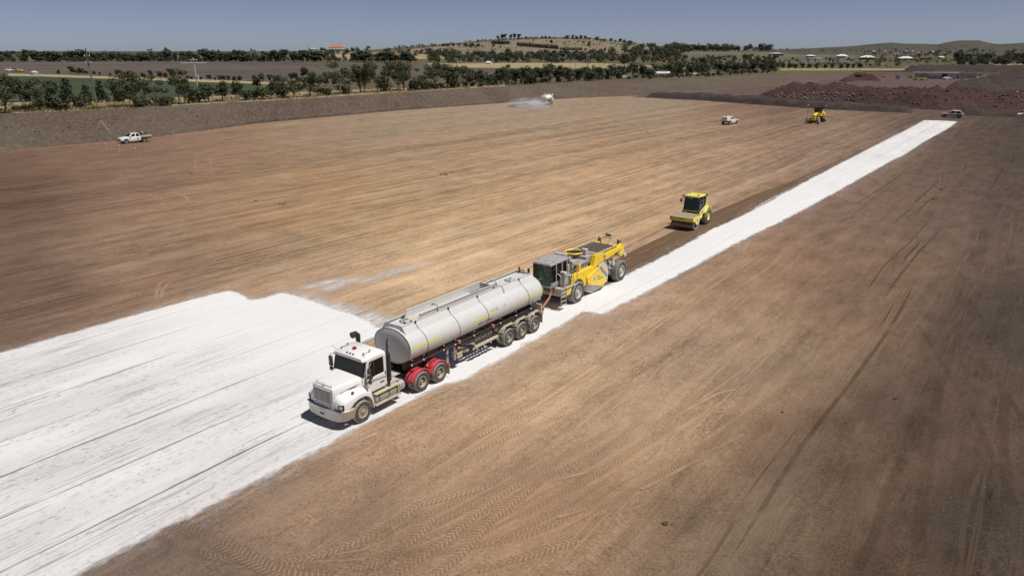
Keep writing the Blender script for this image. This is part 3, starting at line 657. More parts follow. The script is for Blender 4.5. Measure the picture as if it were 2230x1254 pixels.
# ================================================================ TERRAIN
def interp(x, pts):
    return float(np.interp(x, [p[0] for p in pts], [p[1] for p in pts]))
CREST = [(-900, 312), (-300, 264), (0, 248), (200, 240), (400, 229), (600, 219), (800, 206), (950, 197), (1100, 188), (1300, 178), (1500, 171), (1700, 161), (1860, 156.5), (2000, 157), (2300, 159), (3200, 165)]
CZ = [(-900, 4.8), (1100, 4.6), (1300, 4.2), (1500, 3.4), (1700, 1.8), (1860, .5), (1930, .08), (3200, .08)]
TOE = [(-900, 470), (-300, 362), (0, 329), (330, 300), (560, 269), (870, 241), (1120, 223), (1250, 214), (1400, 209), (1520, 202), (1660, 189), (1760, 178), (1880, 164)]
def px_of(x, y): return 1115 + F_PX * x * 1.0515 / np.maximum(y, 1e-3)      # photo column of a far bearing
def PZ(px): return np.interp(px, [-900, 1100, 1300, 1500, 1700, 1900, 3200], [4.2, 4.2, 3.9, 3.1, 1.6, .06, .06])
def fbm(x, y, s, o=4, seed=0.0):
    return mnoise.fractal(Vector((x * s + seed, y * s - seed, seed * .37)), 1.0, 2.0, o)
def bare_mat(name, c1, c2, c3, sc=1.0, bump=.6, spk=True):
    m, t, n, b = newmat(name); tc = N(t, 'ShaderNodeTexCoord'); v = tc.outputs['Object']
    a = nz(t, v, (.05 * sc, .05 * sc, .05), 1, 4, .6); f = nz(t, v, (1.1 * sc, 1.1 * sc, 1.1), 1, 6, .75); g = nz(t, v, (4 * sc,) * 3, 1, 4, .7)
    cl = mixc(t, mrange(t, a, .35, .65), c1, c2); cl = mixc(t, mrange(t, f, .48, .72, 0, .8), cl, c3)
    cl = mixc(t, mrange(t, g, .55, .8, 0, .6), cl, (c1[0] * .4, c1[1] * .4, c1[2] * .4, 1))
    L(t, cl, b.inputs['Base Color']); b.inputs['Roughness'].default_value = 1; b.inputs['Specular IOR Level'].default_value = .1
    bp = N(t, 'ShaderNodeBump', inp={'Strength': bump, 'Distance': .25}); L(t, mth(t, 'ADD', f, mth(t, 'MULTIPLY', g, .5)), bp.inputs['Height']); L(t, bp.outputs[0], b.inputs['Normal'])
    return m
M['bank'] = bare_mat('embankment_soil', (.125, .097, .075, 1), (.096, .070, .055, 1), (.22, .182, .14, 1), 1.3, 1.1)
M['spoil'] = bare_mat('red_spoil', (.068, .036, .030, 1), (.042, .028, .025, 1), (.115, .085, .078, 1), .6, 1.0)
M['dspoil'] = bare_mat('dark_spoil', (.050, .038, .036, 1), (.062, .044, .038, 1), (.10, .085, .075, 1), .5, 1.0)
M['pitfloor'] = bare_mat('pit_floor', (.12, .082, .072, 1), (.090, .068, .060, 1), (.16, .12, .10, 1), .25, .3)
M['till_clod'] = bare_mat('soil_clod', (.13, .09, .065, 1), (.09, .06, .045, 1), (.2, .15, .11, 1), 1.5, .6)
M['rock'] = bare_mat('grey_rock', (.22, .20, .18, 1), (.16, .145, .13, 1), (.34, .31, .28, 1), 1.5, .6)
M['redrock'] = bare_mat('red_rock', (.13, .075, .062, 1), (.09, .06, .052, 1), (.20, .14, .12, 1), 1.5, .6)

# ---- embankment between the pad and the road
def polyline(f, zf, xs): return [wp(x, interp(x, f), interp(x, zf) if zf else 0) for x in xs]
xs = list(np.arange(-800, 1881, 3.0)); ns = 26
toe = polyline(TOE, None, xs); cre = polyline(CREST, CZ, xs)
co = []
for i, (a, b) in enumerate(zip(toe, cre)):
    back = b + (b - a).normalized() * 7; back.z = float(PZ(xs[i])) - .3
    for j in range(ns + 4):
        if j <= ns:
            s = j / ns; p = a.lerp(b, s); h = b.z * (s ** .92)
            p.z = h - .25 * (s == 0)
            wr = min(1, s * 6) * min(1, (1 - s) * 8 + .25)
            p.z += wr * (fbm(p.x, p.y, .22, 3, 3) * .22 + fbm(p.x, p.y, .9, 3, 9) * .13)
            if 0 < s < .16:          # rough cut lip at the foot
                p.z += (.35 + .35 * fbm(p.x, p.y, .5, 3, 5)) * (1 - abs(s - .06) / .1)
            wob = fbm(p.x, p.y, .35, 3, 1) * .5 * (1 - s); p.x += wob; p.y += wob
        else:
            s = (j - ns) / 3; p = b.lerp(back, s)
        co.append(tuple(p))
w_ = ns + 4; i = np.arange(len(xs) - 1)[:, None] * w_ + np.arange(w_ - 1)[None, :]
q = np.stack([i, i + w_, i + w_ + 1, i + 1], -1).reshape(-1, 4)
me = bpy.data.meshes.new('embankment'); mesh_np(me, np.array(co), q); me.materials.append(M['bank']); me.polygons.foreach_set('use_smooth', [True] * len(me.polygons))
bank = bpy.data.objects.new('embankment', me); COL.objects.link(bank); tag(bank, kind='structure')

# ---- country beyond: farmland, low hill, far range
RIDGE = [(-400, 116), (0, 118), (500, 118), (600, 116), (690, 112), (730, 109.5), (800, 109.5), (900, 103), (980, 97), (1060, 90), (1120, 86.5), (1200, 84.5), (1290, 87), (1340, 92), (1400, 99), (1450, 104), (1520, 108), (1650, 112), (1750, 118), (2400, 118)]
FARR = [(1300, 118), (1500, 114), (1650, 110), (1760, 106.5), (1850, 103), (1905, 98.5), (1940, 96.5), (1965, 98.5), (2010, 99), (2040, 100), (2065, 95.5), (2085, 93.5), (2130, 93.5), (2148, 97), (2170, 100), (2200, 99), (2230, 97.5), (2300, 96), (2600, 104)]
def terr_z(px, r):
    z = PZ(px).copy() if hasattr(px, '__len__') else float(PZ(px))
    rr = np.interp(px, [p[0] for p in RIDGE], [p[1] for p in RIDGE]); top = CAM_H + (HZ - rr) * 1450 / F_PX
    s = np.clip((r - 560) / 890, 0, 1); s = s * s * (3 - 2 * s); dn = np.clip((r - 1450) / 900, 0, 1)
    h = np.maximum(top - PZ(px), 0)
    z = z + h * s * (1 - dn * .9)
    fr = np.interp(px, [p[0] for p in FARR], [p[1] for p in FARR]); top = CAM_H + (HZ - fr) * 4600 / F_PX
    s = np.clip((r - 2300) / 2300, 0, 1); s = s * s * (3 - 2 * s); dn = np.clip((r - 4600) / 1500, 0, 1)
    z = z + np.maximum(top - PZ(px), 0) * s * (1 - dn) - np.clip((r - 6000) / 3000, 0, 1) * 5
    return z
def terr_at(px, py):
    """where the sight line meets the country: returns world point"""
    rx = (px - 1115) / F_PX; ru = (627 - py) / F_PX; th = math.atan2(rx, _c + ru * _s); sx_, cy_ = math.sin(th), math.cos(th); pd = 1115 + F_PX * 1.0515 * math.tan(th)
    for r in np.exp(np.linspace(math.log(90), math.log(6500), 900)):
        z = float(terr_z(pd, r)); q = pix((sx_ * r, cy_ * r, z))
        if q[1] <= py: break
    return Vector((sx_ * r, cy_ * r, z))
COVER = [  # outlines of the ground cover, traced on the land surface
 ([(-800, 134), (700, 134), (1000, 143), (1330, 150), (1330, 172), (900, 176), (560, 182), (90, 163), (-800, 150)], (.112, .092, .080), 1),
 ([(-800, 150), (90, 163), (560, 179), (585, 200), (300, 216), (40, 217), (-800, 240)], (.052, .066, .040), .3),
 ([(-60, 160), (90, 162), (560, 178), (700, 183), (700, 187), (560, 183), (90, 167), (-60, 165)], (.33, .27, .15), .2),
 ([(-900, 222), (0, 222), (230, 219), (420, 212), (640, 202), (900, 190), (1100, 184), (1100, 192), (640, 222), (300, 245), (-900, 330)], (.29, .235, .135), .1),
 ([(-900, 237), (80, 237), (230, 232.5), (420, 222), (640, 212), (640, 215), (420, 225.5), (230, 237), (-900, 250)], (.10, .095, .092), 0),
 ([(900, 107), (980, 98), (1120, 86), (1290, 86), (1400, 98), (1460, 106), (1500, 116), (1200, 119), (1000, 118), (880, 116)], (.205, .170, .120), .4),
 ([(1320, 92), (1420, 101), (1440, 106), (1330, 97)], (.11, .13, .06), .1),
 ([(1500, 112), (1740, 112), (1860, 122), (1860, 132), (1640, 131), (1480, 126)], (.13, .125, .075), .4),
 ([(1480, 119), (1880, 130), (1900, 136), (1640, 138), (1500, 130)], (.12, .105, .092), .3),
 ([(930, 138), (1300, 138), (1500, 146), (1500, 152), (1300, 150), (930, 147)], (.30, .25, .15), .2),
 ([(640, 112), (900, 116), (1000, 128), (800, 130), (640, 128)], (.30, .24, .14), .2),
 ([(1960, 146), (2240, 139), (2600, 139), (2600, 142), (2240, 142), (2010, 149)], (.30, .24, .12), .1),
 ([(1700, 150), (1990, 150), (1990, 153), (1700, 154)], (.28, .25, .13), .1)]
ths = np.arange(-62, 62.01, .12); rs = np.exp(np.linspace(0, 1, 330))
rows = []
nR = 340
TH = np.radians(ths); PXc = 1115 + F_PX * 1.0515 * np.tan(np.clip(TH, -1.05, 1.05))
cr_ = [wp(x, interp(x, CREST), interp(x, CZ)) for x in np.arange(-900, 3201, 10.0)]
r0 = np.interp(TH, [math.atan2(p.x, p.y) for p in cr_], [math.hypot(p.x, p.y) for p in cr_]) + 3.0
S = np.linspace(0, 1, nR)[None, :]
# even steps in picture height up to 1 km, then geometric
RR = 1 / ((1 - S) / r0[:, None] + S / 9000.0)
PXg = np.repeat(PXc[:, None], nR, 1)
ZZ = terr_z(PXg.ravel(), RR.ravel()).reshape(RR.shape)
XX = RR * np.sin(TH)[:, None]; YY = RR * np.cos(TH)[:, None]
me, co = grid_mesh('terrain', XX, YY, ZZ)
zc = co[:, 2] - CAM_H; dd = co[:, 1] * _c - zc * _s; uu = co[:, 1] * _s + zc * _c
ppx = 1115 + F_PX * co[:, 0] / dd; ppy = 627 - F_PX * uu / dd
PP = np.stack([ppx, ppy], 1); rad = np.hypot(co[:, 0], co[:, 1])
colr = np.tile(np.array([.11, .095, .058]), (len(co), 1)); rowv = np.full(len(co), .2)
colr[rad > 2300] = (.085, .080, .066)
def inpoly(P, poly):
    A = np.array(poly, float); B = np.roll(A, -1, 0); ins = np.zeros(len(P), bool)
    for a, b in zip(A, B):
        c = ((a[1] > P[:, 1]) != (b[1] > P[:, 1])); ins ^= c & (P[:, 0] < a[0] + (P[:, 1] - a[1]) * (b[0] - a[0]) / ((b[1] - a[1]) or 1e-9))
    return ins
for poly, c, rw in COVER:
    k = inpoly(PP, poly) & (rad < 2300); colr[k] = c; rowv[k] = rw
k = (ppx > 1880) & (rad < 640); colr[k] = (.062, .050, .043)
put_col(me, 'cover', colr); put_f(me, 'rows', rowv)
def land_mat():
    m, t, n, b = newmat('farmland'); tc = N(t, 'ShaderNodeTexCoord'); v = tc.outputs['Object']
    a = N(t, 'ShaderNodeAttribute', attribute_name='cover').outputs['Color']; rw = N(t, 'ShaderNodeAttribute', attribute_name='rows').outputs['Fac']
    vr = N(t, 'ShaderNodeVectorRotate', rotation_type='Z_AXIS'); vr.inputs['Angle'].default_value = R_(-8); L(t, v, vr.inputs['Vector'])
    lines = nz(t, vr.outputs[0], (.004, .30, 0), 1, 4, .75); bl = nz(t, v, (.012, .012, 0), 1, 5, .6); g = nz(t, v, (.12, .12, 0), 1, 5, .7)
    k = mth(t, 'ADD', 1.0, mth(t, 'MULTIPLY', mrange(t, lines, .3, .7, -.7, .6), rw))
    k = mth(t, 'ADD', k, mrange(t, bl, .3, .7, -.16, .16)); k = mth(t, 'ADD', k, mrange(t, g, .3, .7, -.24, .24))
    cc = N(t, 'ShaderNodeCombineXYZ')
    for i in range(3): L(t, k, cc.inputs[i])
    L(t, mixc(t, 1.0, a, cc.outputs[0], 'MULTIPLY'), b.inputs['Base Color']); b.inputs['Roughness'].default_value = 1; b.inputs['Specular IOR Level'].default_value = .05
    return m
M['land'] = land_mat(); me.materials.append(M['land']); me.polygons.foreach_set('use_smooth', [True] * len(me.polygons))
terr = bpy.data.objects.new('terrain', me); COL.objects.link(terr); tag(terr, kind='structure')

# ---- spoil heaps and bunds at the far end of the pad
def heap(name, outline, peak, mat, seed, cell=1.6, rough=1.0, z0=0.0, slope=.7, kind='structure'):
    poly = np.array([tuple(wp(*p, z0)[:2]) for p in outline]); mn, mx = poly.min(0), poly.max(0)
    xs_ = np.arange(mn[0] - cell, mx[0] + cell, cell); ys_ = np.arange(mn[1] - cell, mx[1] + cell, cell)
    X, Y = np.meshgrid(xs_, ys_); P = np.stack([X.ravel(), Y.ravel()], 1); sd_ = sdist(P, poly)
    z = np.minimum(np.maximum(sd_, 0) * slope, peak)
    nzv = np.array([fbm(a, b, .07, 3, seed) * .5 + fbm(a, b, .25, 3, seed + 3) * .35 + abs(fbm(a, b, .6, 2, seed + 7)) * .3 for a, b in P])
    z = z * (1 + nzv * rough) + nzv * np.clip(sd_ / 3, 0, 1) * rough * .6 + z0 - .05
    nx = len(xs_); i = np.arange(len(ys_) - 1)[:, None] * nx + np.arange(nx - 1)[None, :]
    q = np.stack([i, i + 1, i + nx + 1, i + nx], -1).reshape(-1, 4); q = q[(sd_[q] > -cell * 1.5).any(1)]
    used = np.unique(q); rm = np.full(len(P), -1); rm[used] = np.arange(len(used)); z[sd_ < -cell * .2] = z0 - .3
    me = bpy.data.meshes.new(name); mesh_np(me, np.concatenate([P, z[:, None]], 1)[used], rm[q]); me.materials.append(M[mat])
    o = bpy.data.objects.new(name, me); COL.objects.link(o); tag(o, kind=kind); return (P[used], z[used])
fl = xy([(1395, 211), (1520, 201), (1660, 190), (1780, 178), (1900, 167), (2000, 163), (2500, 163), (3000, 200), (2600, 262), (2230, 254), (2050, 246), (1960, 244), (1670, 226)])
A_ = np.array(fl)
floorsheet = masked_sheet('pit_floor', [fl], [], .004, M['pitfloor'], margin=2, cell=2.2)
heap('bund', [(1405, 213), (1500, 217), (1670, 230), (1800, 239), (1985, 247), (1990, 242), (1800, 232), (1660, 222), (1500, 210), (1420, 207)], 1.5, 'dspoil', 1, .8, .7, slope=.8)
heap('bund', [(2060, 250), (2230, 258), (2500, 268), (2500, 259), (2230, 250), (2120, 246)], 1.3, 'dspoil', 2, .8, .7)
hp = heap('spoil_heap', [(1652, 207), (1690, 214), (1740, 219), (1850, 223), (1960, 236), (2060, 241), (2140, 240), (2230, 242), (2500, 246), (2500, 214), (2230, 212), (2120, 214), (2000, 208), (1900, 200), (1810, 198), (1740, 197), (1690, 200)], 2.4, 'spoil', 11, 1.2, 1.0, slope=.30)
hp2 = heap('spoil_heap', [(1838, 180), (1870, 176), (1920, 177), (1912, 172), (1850, 172), (1826, 176)], 2.4, 'spoil', 21, 1.6, .8)
hp3 = heap('spoil_heap', [(2040, 203), (2120, 203), (2240, 199), (2300, 192), (2230, 188), (2120, 188), (2060, 196)], 3.4, 'dspoil', 31, 1.6, .8)
heap('spoil_heap', [(1960, 157), (2100, 158), (2300, 160), (2300, 152), (2100, 151), (1990, 152)], 3.4, 'dspoil', 41, 3.0, .6)
heap('spoil_heap', [(2120, 178), (2300, 183), (2300, 172), (2160, 172)], 3.0, 'dspoil', 51, 2.0, .8)

# loose rock on the heaps: far too many lumps to count
def rocks(name, spots, mat, seed):
    rnd = random.Random(seed); mb = MB(mat)
    for (x, y, z, r) in spots:
        vs = []; a0 = rnd.random() * 6
        for (lz, k, rr) in ((-.5, 5, .8), (.15, 5, 1.0), (.7, 4, .55)):
            pass
        n = 5; rings = []
        for lz, rr in ((-.5, .75), (.1, 1.0), (.62, .6)):
            rings.append([(x + r * rr * math.cos(a0 + 2 * math.pi * i / n) * rnd.uniform(.75, 1.2), y + r * rr * math.sin(a0 + 2 * math.pi * i / n) * rnd.uniform(.75, 1.2), z + r * lz * rnd.uniform(.7, 1.1)) for i in range(n)])
        mb.loft(rings)
    me = mb.mesh(name, 0); o = bpy.data.objects.new(name, me); COL.objects.link(o); tag(o, kind='stuff'); return o
rr_ = random.Random(5); P_, z_ = hp; cells = [i for i in range(len(P_)) if z_[i] > .3]
pj = [pix((P_[i][0], P_[i][1], z_[i])) for i in cells]
tag(rocks('rubble', [(P_[i][0] + rr_.uniform(-.6, .6), P_[i][1] + rr_.uniform(-.6, .6), z_[i], rr_.uniform(.12, .62) ** 1.4) for i in rr_.sample(cells, min(2600, len(cells)))], M['redrock'], 3), 'red brown rocks and clods covering the spoil heap', 'rubble')
gsel = [i for i, p in zip(cells, pj) if 1688 < p[0] < 1860 and 203 < p[1] < 222 + (p[0] - 1700) * .03]
tag(rocks('pale_rubble', [(P_[i][0], P_[i][1], z_[i] + .1, rr_.uniform(.12, .62) ** 1.3) for i in rr_.sample(gsel, min(900, len(gsel)))], M['rock'], 4), 'pale grey boulders tipped along the front of the spoil heap', 'rubble')
# grit on the near soil
gp = []
while len(gp) < 2600:
    px, py = rr_.uniform(300, 2230), rr_.uniform(620, 1254); p = wp(px, py)
    if fbm(p.x, p.y, .25, 3, 17) < .0 and rr_.random() < .7: continue
    if sdist(np.array([[p.x, p.y]]), lime_poly)[0] > -.2: continue
    gp.append((p.x, p.y, .01, rr_.choice([.012, .016, .02, .03])))
tag(rocks('gravel', gp[:1300], M['rock'], 6), 'pale stones scattered over the near brown soil', 'gravel')
tag(rocks('dark_gravel', gp[1300:1500], M['till_clod'], 7), 'dark clods scattered over the near brown soil', 'gravel')
cl = []
for (px, py, sx_, n_) in ((615, 445, 11, 26), (967, 380, 12, 30), (556, 438, 5, 6), (418, 378, 8, 12), (1450, 1141, 9, 22), (1703, 898, 4, 5), (1950, 868, 6, 9), (2035, 431, 18, 26), (1562, 266, 5, 4), (2049, 412, 12, 16), (1411, 291, 7, 10)):
    for _ in range(n_): p = wp(px + rr_.gauss(0, sx_ * .5), py + rr_.gauss(0, sx_ * .16)); cl.append((p.x, p.y, .03, rr_.uniform(.015, .055) * (1 + p.y / 110)))
tag(rocks('clods', cl, M['till_clod'], 8), 'little dark heaps of clods lying about on the graded soil', 'clods')
bt = []
for _ in range(3200):
    x = rr_.uniform(-100, 1500); s = rr_.random() ** .8; a = wp(x, interp(x, TOE)); b = wp(x, interp(x, CREST), interp(x, CZ)); p = a.lerp(b, s); p.z = b.z * s ** .92
    bt.append((p.x, p.y, p.z + .05, rr_.uniform(.05, .15)))
tag(rocks('bank_clods', bt[:1300], M['bank'], 9), 'grey brown clods over the face of the embankment', 'clods')
tag(rocks('bank_stones', bt[2900:3200], M['rock'], 10), 'small pale stones over the face of the embankment', 'gravel')

# ================================================================ TREES
def leafmat(name, c1, c2, c3):
    m, t, n, b = newmat(name); tc = N(t, 'ShaderNodeTexCoord'); v = tc.outputs['Object']
    oi = N(t, 'ShaderNodeObjectInfo'); a = nz(t, v, (.8, .8, .8), 1, 3, .6); g = nz(t, v, (5, 5, 5), 1, 2, .6)
    cl = mixc(t, mrange(t, a, .35, .65), c1, c2); cl = mixc(t, mrange(t, g, .5, .7, 0, .7), cl, c3)
    cl = mixc(t, mth(t, 'MULTIPLY', oi.outputs['Random'], .35), cl, (.055, .050, .028, 1))
    L(t, cl, b.inputs['Base Color']); b.inputs['Roughness'].default_value = .7; b.inputs['Specular IOR Level'].default_value = .25
    return m
M['leafA'] = leafmat('gum_leaves', (.040, .052, .020, 1), (.068, .085, .032, 1), (.115, .13, .055, 1))
M['leafB'] = leafmat('dark_leaves', (.026, .036, .016, 1), (.045, .058, .025, 1), (.080, .092, .042, 1))
M['leafC'] = leafmat('conifer_needles', (.014, .024, .014, 1), (.022, .036, .019, 1), (.036, .052, .026, 1))
M['leafD'] = leafmat('bush_leaves', (.034, .044, .020, 1), (.060, .070, .030, 1), (.085, .10, .045, 1))
M['leafF'] = leafmat('distant_leaves', (.034, .044, .026, 1), (.052, .064, .036, 1), (.080, .090, .052, 1))
M['bark'] = paint('bark', (.13, .11, .09), .9, 0, .3, (.25, .23, .2, 1), 3, zdirt=9)
def leaves(mb, c, r, n, size, rnd, sq=(1, 1, .8)):
    for _ in range(n):
        while True:
            d = Vector((rnd.uniform(-1, 1), rnd.uniform(-1, 1), rnd.uniform(-1, 1)))
            if .15 < d.length < 1: break
        d = d.normalized() * (d.length ** .45)
        p = Vector((c[0] + d.x * r * sq[0], c[1] + d.y * r * sq[1], c[2] + d.z * r * sq[2]))
        nn = (d + Vector((rnd.uniform(-.8, .8), rnd.uniform(-.8, .8), rnd.uniform(-.3, .9)))).normalized()
        a = nn.orthogonal().normalized(); a = (Matrix.Rotation(rnd.random() * 6.28, 3, nn) @ a); b = nn.cross(a); s = size * rnd.uniform(.6, 1.3)
        mb.add([p - a * s - b * s * .55, p + a * s * .2 - b * s * .75, p + a * s + b * s * .25, p - a * s * .3 + b * s * .7], [(0, 1, 2, 3)])
def tree_proto(kind, seed):
    """unit-height tree: returns (crown mesh, trunk mesh)"""
    rnd = random.Random(seed); cr = MB(); tk = MB(M['bark'])
    if kind == 'gum':
        cr.cur = M['leafA']; n = rnd.randint(9, 13); base = .22
        tips = []
        for i in range(n):
            a = rnd.random() * 6.28; hh = rnd.uniform(.42, .88); rr = rnd.uniform(.05, .38) * (1.15 - abs(hh - .62) * 1.1)
            tips.append(Vector((math.cos(a) * rr, math.sin(a) * rr, hh)))
        tk.tube([(0, 0, -.03), (.01, 0, base * .5), (rnd.uniform(-.03, .03), .01, base)], [.028, .022, .018], 6)
        for t_ in tips:
            m_ = Vector((t_.x * .45, t_.y * .45, base + (t_.z - base) * .45)); tk.tube([(0, 0, base * .8), m_, t_], [.014, .009, .004], 5)
            leaves(cr, t_, rnd.uniform(.12, .20), 210, .021, rnd, (1, 1, .72))
    elif kind == 'sparse':
        cr.cur = M['leafA']; tk.tube([(0, 0, -.03), (.02, 0, .3), (.0, .02, .62)], [.022, .016, .009], 6)
        for i in range(7):
            a = rnd.random() * 6.28; hh = rnd.uniform(.35, .93); rr = rnd.uniform(.10, .36); t_ = Vector((math.cos(a) * rr, math.sin(a) * rr, hh))
            tk.tube([(0, .01, rnd.uniform(.15, .5)), Vector((t_.x * .5, t_.y * .5, hh * .7)), t_], [.011, .007, .003], 5)
            leaves(cr, t_, rnd.uniform(.09, .16), 190, .019, rnd, (1.1, 1.1, .65))
    elif kind == 'bush':
        cr.cur = M['leafD']; tk.tube([(0, 0, -.05), (0, 0, .4)], [.03, .015], 5)
        for i in range(8):
            a = rnd.random() * 6.28; rr = rnd.uniform(.1, .45); t_ = (math.cos(a) * rr, math.sin(a) * rr, rnd.uniform(.25, .72))
            tk.tube([(0, 0, .05), t_], [.015, .006], 4); leaves(cr, t_, rnd.uniform(.2, .32), 90, .05, rnd, (1, 1, .8))
    elif kind == 'conifer':
        cr.cur = M['leafC']; tk.tube([(0, 0, -.03), (0, 0, .95)], [.025, .004], 5)
        for i in range(11):
            h = .12 + .8 * i / 10; r = .30 * (1 - h) ** .75 + .02
            for k in range(max(3, int(7 * (1 - h)) + 2)):
                a = rnd.random() * 6.28; q = rnd.uniform(.35, 1.0) * r; leaves(cr, (math.cos(a) * q, math.sin(a) * q, h + rnd.uniform(-.03, .03)), .095, 20, .032, rnd, (1, 1, .7))
    elif kind == 'far':
        cr.cur = M['leafF']; tk.tube([(0, 0, -.05), (0, 0, .5)], [.03, .015], 4)
        for i in range(rnd.randint(6, 9)):
            a = rnd.random() * 6.28; rr = rnd.uniform(.0, .34); hh = rnd.uniform(.28, .85); leaves(cr, (math.cos(a) * rr, math.sin(a) * rr, hh), rnd.uniform(.17, .27), 52, .068, rnd, (1, 1, .8))
    elif kind == 'round':
        cr.cur = M['leafB']; tk.tube([(0, 0, -.05), (0, 0, .5)], [.03, .015], 5)
        for i in range(12):
            a = rnd.random() * 6.28; rr = rnd.uniform(.05, .27); hh = rnd.uniform(.35, .85); leaves(cr, (math.cos(a) * rr, math.sin(a) * rr, hh), rnd.uniform(.14, .21), 75, .042, rnd, (1, 1, .85))
    return cr.mesh('crown', 0), tk.mesh('trunk', 30)
PROTO = {k: [tree_proto(k, 100 * i + j * 7 + 3) for j in range(c)] for i, (k, c) in enumerate((('gum', 6), ('sparse', 4), ('bush', 4), ('conifer', 3), ('far', 5), ('round', 4)))}
trnd = random.Random(77)
NAMES = {'gum': 'gum_tree', 'sparse': 'gum_tree', 'bush': 'shrub', 'conifer': 'conifer', 'far': 'far_tree', 'round': 'tree'}
def tree(kind, p, h, label, cat='tree', group=None, wide=1.0, parts=True, var=None):
    cm, tm = PROTO[kind][trnd.randrange(len(PROTO[kind])) if var is None else var]
    o = empty(NAMES[kind], p, trnd.random() * 6.28, label, cat, group)
    o.scale = (h * wide, h * wide, h)
    c = bpy.data.objects.new('crown', cm); COL.objects.link(c); c.parent = o
    t = bpy.data.objects.new('trunk', tm); COL.objects.link(t); t.parent = o
    return o
def groundpt(px, py):
    """base point on the embankment-side plateau or beyond"""
    return terr_at(px, py)
# row along the road behind the embankment: (base x, base y, height in photo px, kind, width)
ORD = ['first', 'second', 'third', 'fourth', 'fifth', 'sixth', 'seventh', 'eighth', 'ninth', 'tenth', 'eleventh', 'twelfth', 'thirteenth', 'fourteenth', 'fifteenth', 'sixteenth', 'seventeenth', 'eighteenth', 'nineteenth', 'twentieth']
ROW = [(15, 246, 76, 'gum', 1.0), (-40, 250, 88, 'gum', .9), (-15, 226, 80, 'gum', .9), (45, 243, 18, 'bush', 1.3), (62, 240, 16, 'bush', 1.3), (70, 222, 44, 'conifer', 1.3), (45, 222, 48, 'round', 1.0), (98, 242, 70, 'sparse', 1.1), (112, 241, 40, 'bush', 1.1), (135, 241, 28, 'bush', 1.3), (118, 225, 46, 'round', .9), (150, 224, 50, 'conifer', 1.2), (175, 237, 34, 'bush', 1.0), (190, 224, 38, 'conifer', 1.2), (222, 224, 45, 'conifer', 1.05), (85, 237, 30, 'bush', 1.2),
 (268, 223, 40, 'bush', .9), (292, 233, 76, 'gum', 1.05), (303, 235, 28, 'bush', 1.3), (318, 222, 52, 'gum', .8), (342, 226, 62, 'sparse', .9), (352, 231, 26, 'bush', 1.2), (365, 229, 24, 'bush', 1.1), (392, 228, 76, 'sparse', .85), (404, 227, 60, 'gum', .8), (418, 225, 36, 'bush', 1.0), (432, 224, 34, 'bush', 1.1), (455, 222, 40, 'round', .95), (485, 221, 42, 'round', .95), (515, 216, 38, 'round', .9), (535, 219, 24, 'bush', 1.2), (550, 217, 22, 'bush', 1.2),
 (562, 196, 28, 'round', .9), (572, 217, 32, 'bush', 1.0), (592, 213, 34, 'round', .9), (610, 207, 42, 'gum', .8), (618, 214, 34, 'bush', 1.0), (640, 212, 36, 'gum', 1.0), (676, 211, 54, 'gum', 1.15), (697, 206, 20, 'bush', 1.2), (715, 208, 18, 'bush', 1.2), (741, 207, 70, 'sparse', .95), (748, 206, 22, 'bush', 1.2), (762, 205, 60, 'sparse', .8), (785, 203, 58, 'gum', .95), (795, 203, 66, 'gum', .7), (822, 201, 62, 'sparse', .9), (840, 200, 38, 'bush', .9), (868, 198, 62, 'gum', .9), (880, 197, 56, 'gum', .95), (846, 172, 34, 'gum', .7),
 (906, 198, 30, 'bush', 1.0), (925, 196, 26, 'bush', 1.1), (921, 193, 44, 'sparse', .8), (948, 193, 54, 'gum', .95), (975, 191, 50, 'gum', 1.0), (990, 192, 38, 'bush', .9), (1008, 190, 44, 'gum', .95), (1025, 189, 36, 'round', .9), (1045, 188, 34, 'round', .9), (1065, 187, 30, 'bush', .9), (1082, 186, 34, 'round', .9), (1102, 186, 44, 'gum', .8), (1122, 185, 34, 'round', .9), (1142, 183, 38, 'round', .9), (1160, 184, 26, 'bush', 1.0), (1178, 181, 34, 'round', .9), (1196, 180, 40, 'gum', .85), (1215, 180, 36, 'round', .9), (1233, 179, 32, 'gum', .9), (1262, 177, 26, 'round', .9),
 (1285, 177, 26, 'bush', 1.0), (1305, 175, 30, 'gum', .9), (1325, 174, 24, 'round', 1.0), (1345, 173, 20, 'bush', 1.0), (1378, 172, 34, 'gum', .9), (1398, 171, 26, 'round', 1.0), (1415, 170, 22, 'bush', 1.0), (1462, 167, 32, 'gum', .9), (1482, 166, 34, 'gum', .9), (1500, 165, 24, 'round', 1.0), (1522, 165, 30, 'gum', .9), (1530, 163, 36, 'gum', .85), (1562, 163, 24, 'round', 1.0), (1580, 162, 26, 'gum', .9), (1600, 161, 22, 'round', 1.0), (1622, 160, 24, 'gum', 1.0), (1640, 159, 24, 'round', 1.0), (1660, 158, 22, 'gum', 1.0), (1682, 157, 18, 'round', 1.0)]
KD = {'gum': 'olive gum tree with rounded broken crown', 'sparse': 'open gum tree with pale bare limbs', 'bush': 'low olive shrub', 'conifer': 'dark pointed conifer', 'round': 'dense dark rounded tree'}
TENS = {2: 'twent', 3: 'thirt', 4: 'fort', 5: 'fift', 6: 'sixt', 7: 'sevent'}
def ordw(i):
    """0 -> first, 22 -> twenty-third"""
    if i < 20: return ORD[i]
    t, u = divmod(i + 1, 10)
    return TENS[t] + ('ieth' if u == 0 else 'y-' + ORD[u - 1])
cnt = {}
def segname(px):
    for lim, s in ((240, 'left of the brown fence'), (440, 'between brown fence and transformer pole'), (720, 'right of the transformer pole'), (930, 'below the white ridge house'), (1130, 'left of the spraying water truck'), (1340, 'right of the spraying water truck'), (1520, 'around the white road tanker'), (9999, 'at the tapering embankment end')):
        if px < lim: return s
tot = {}
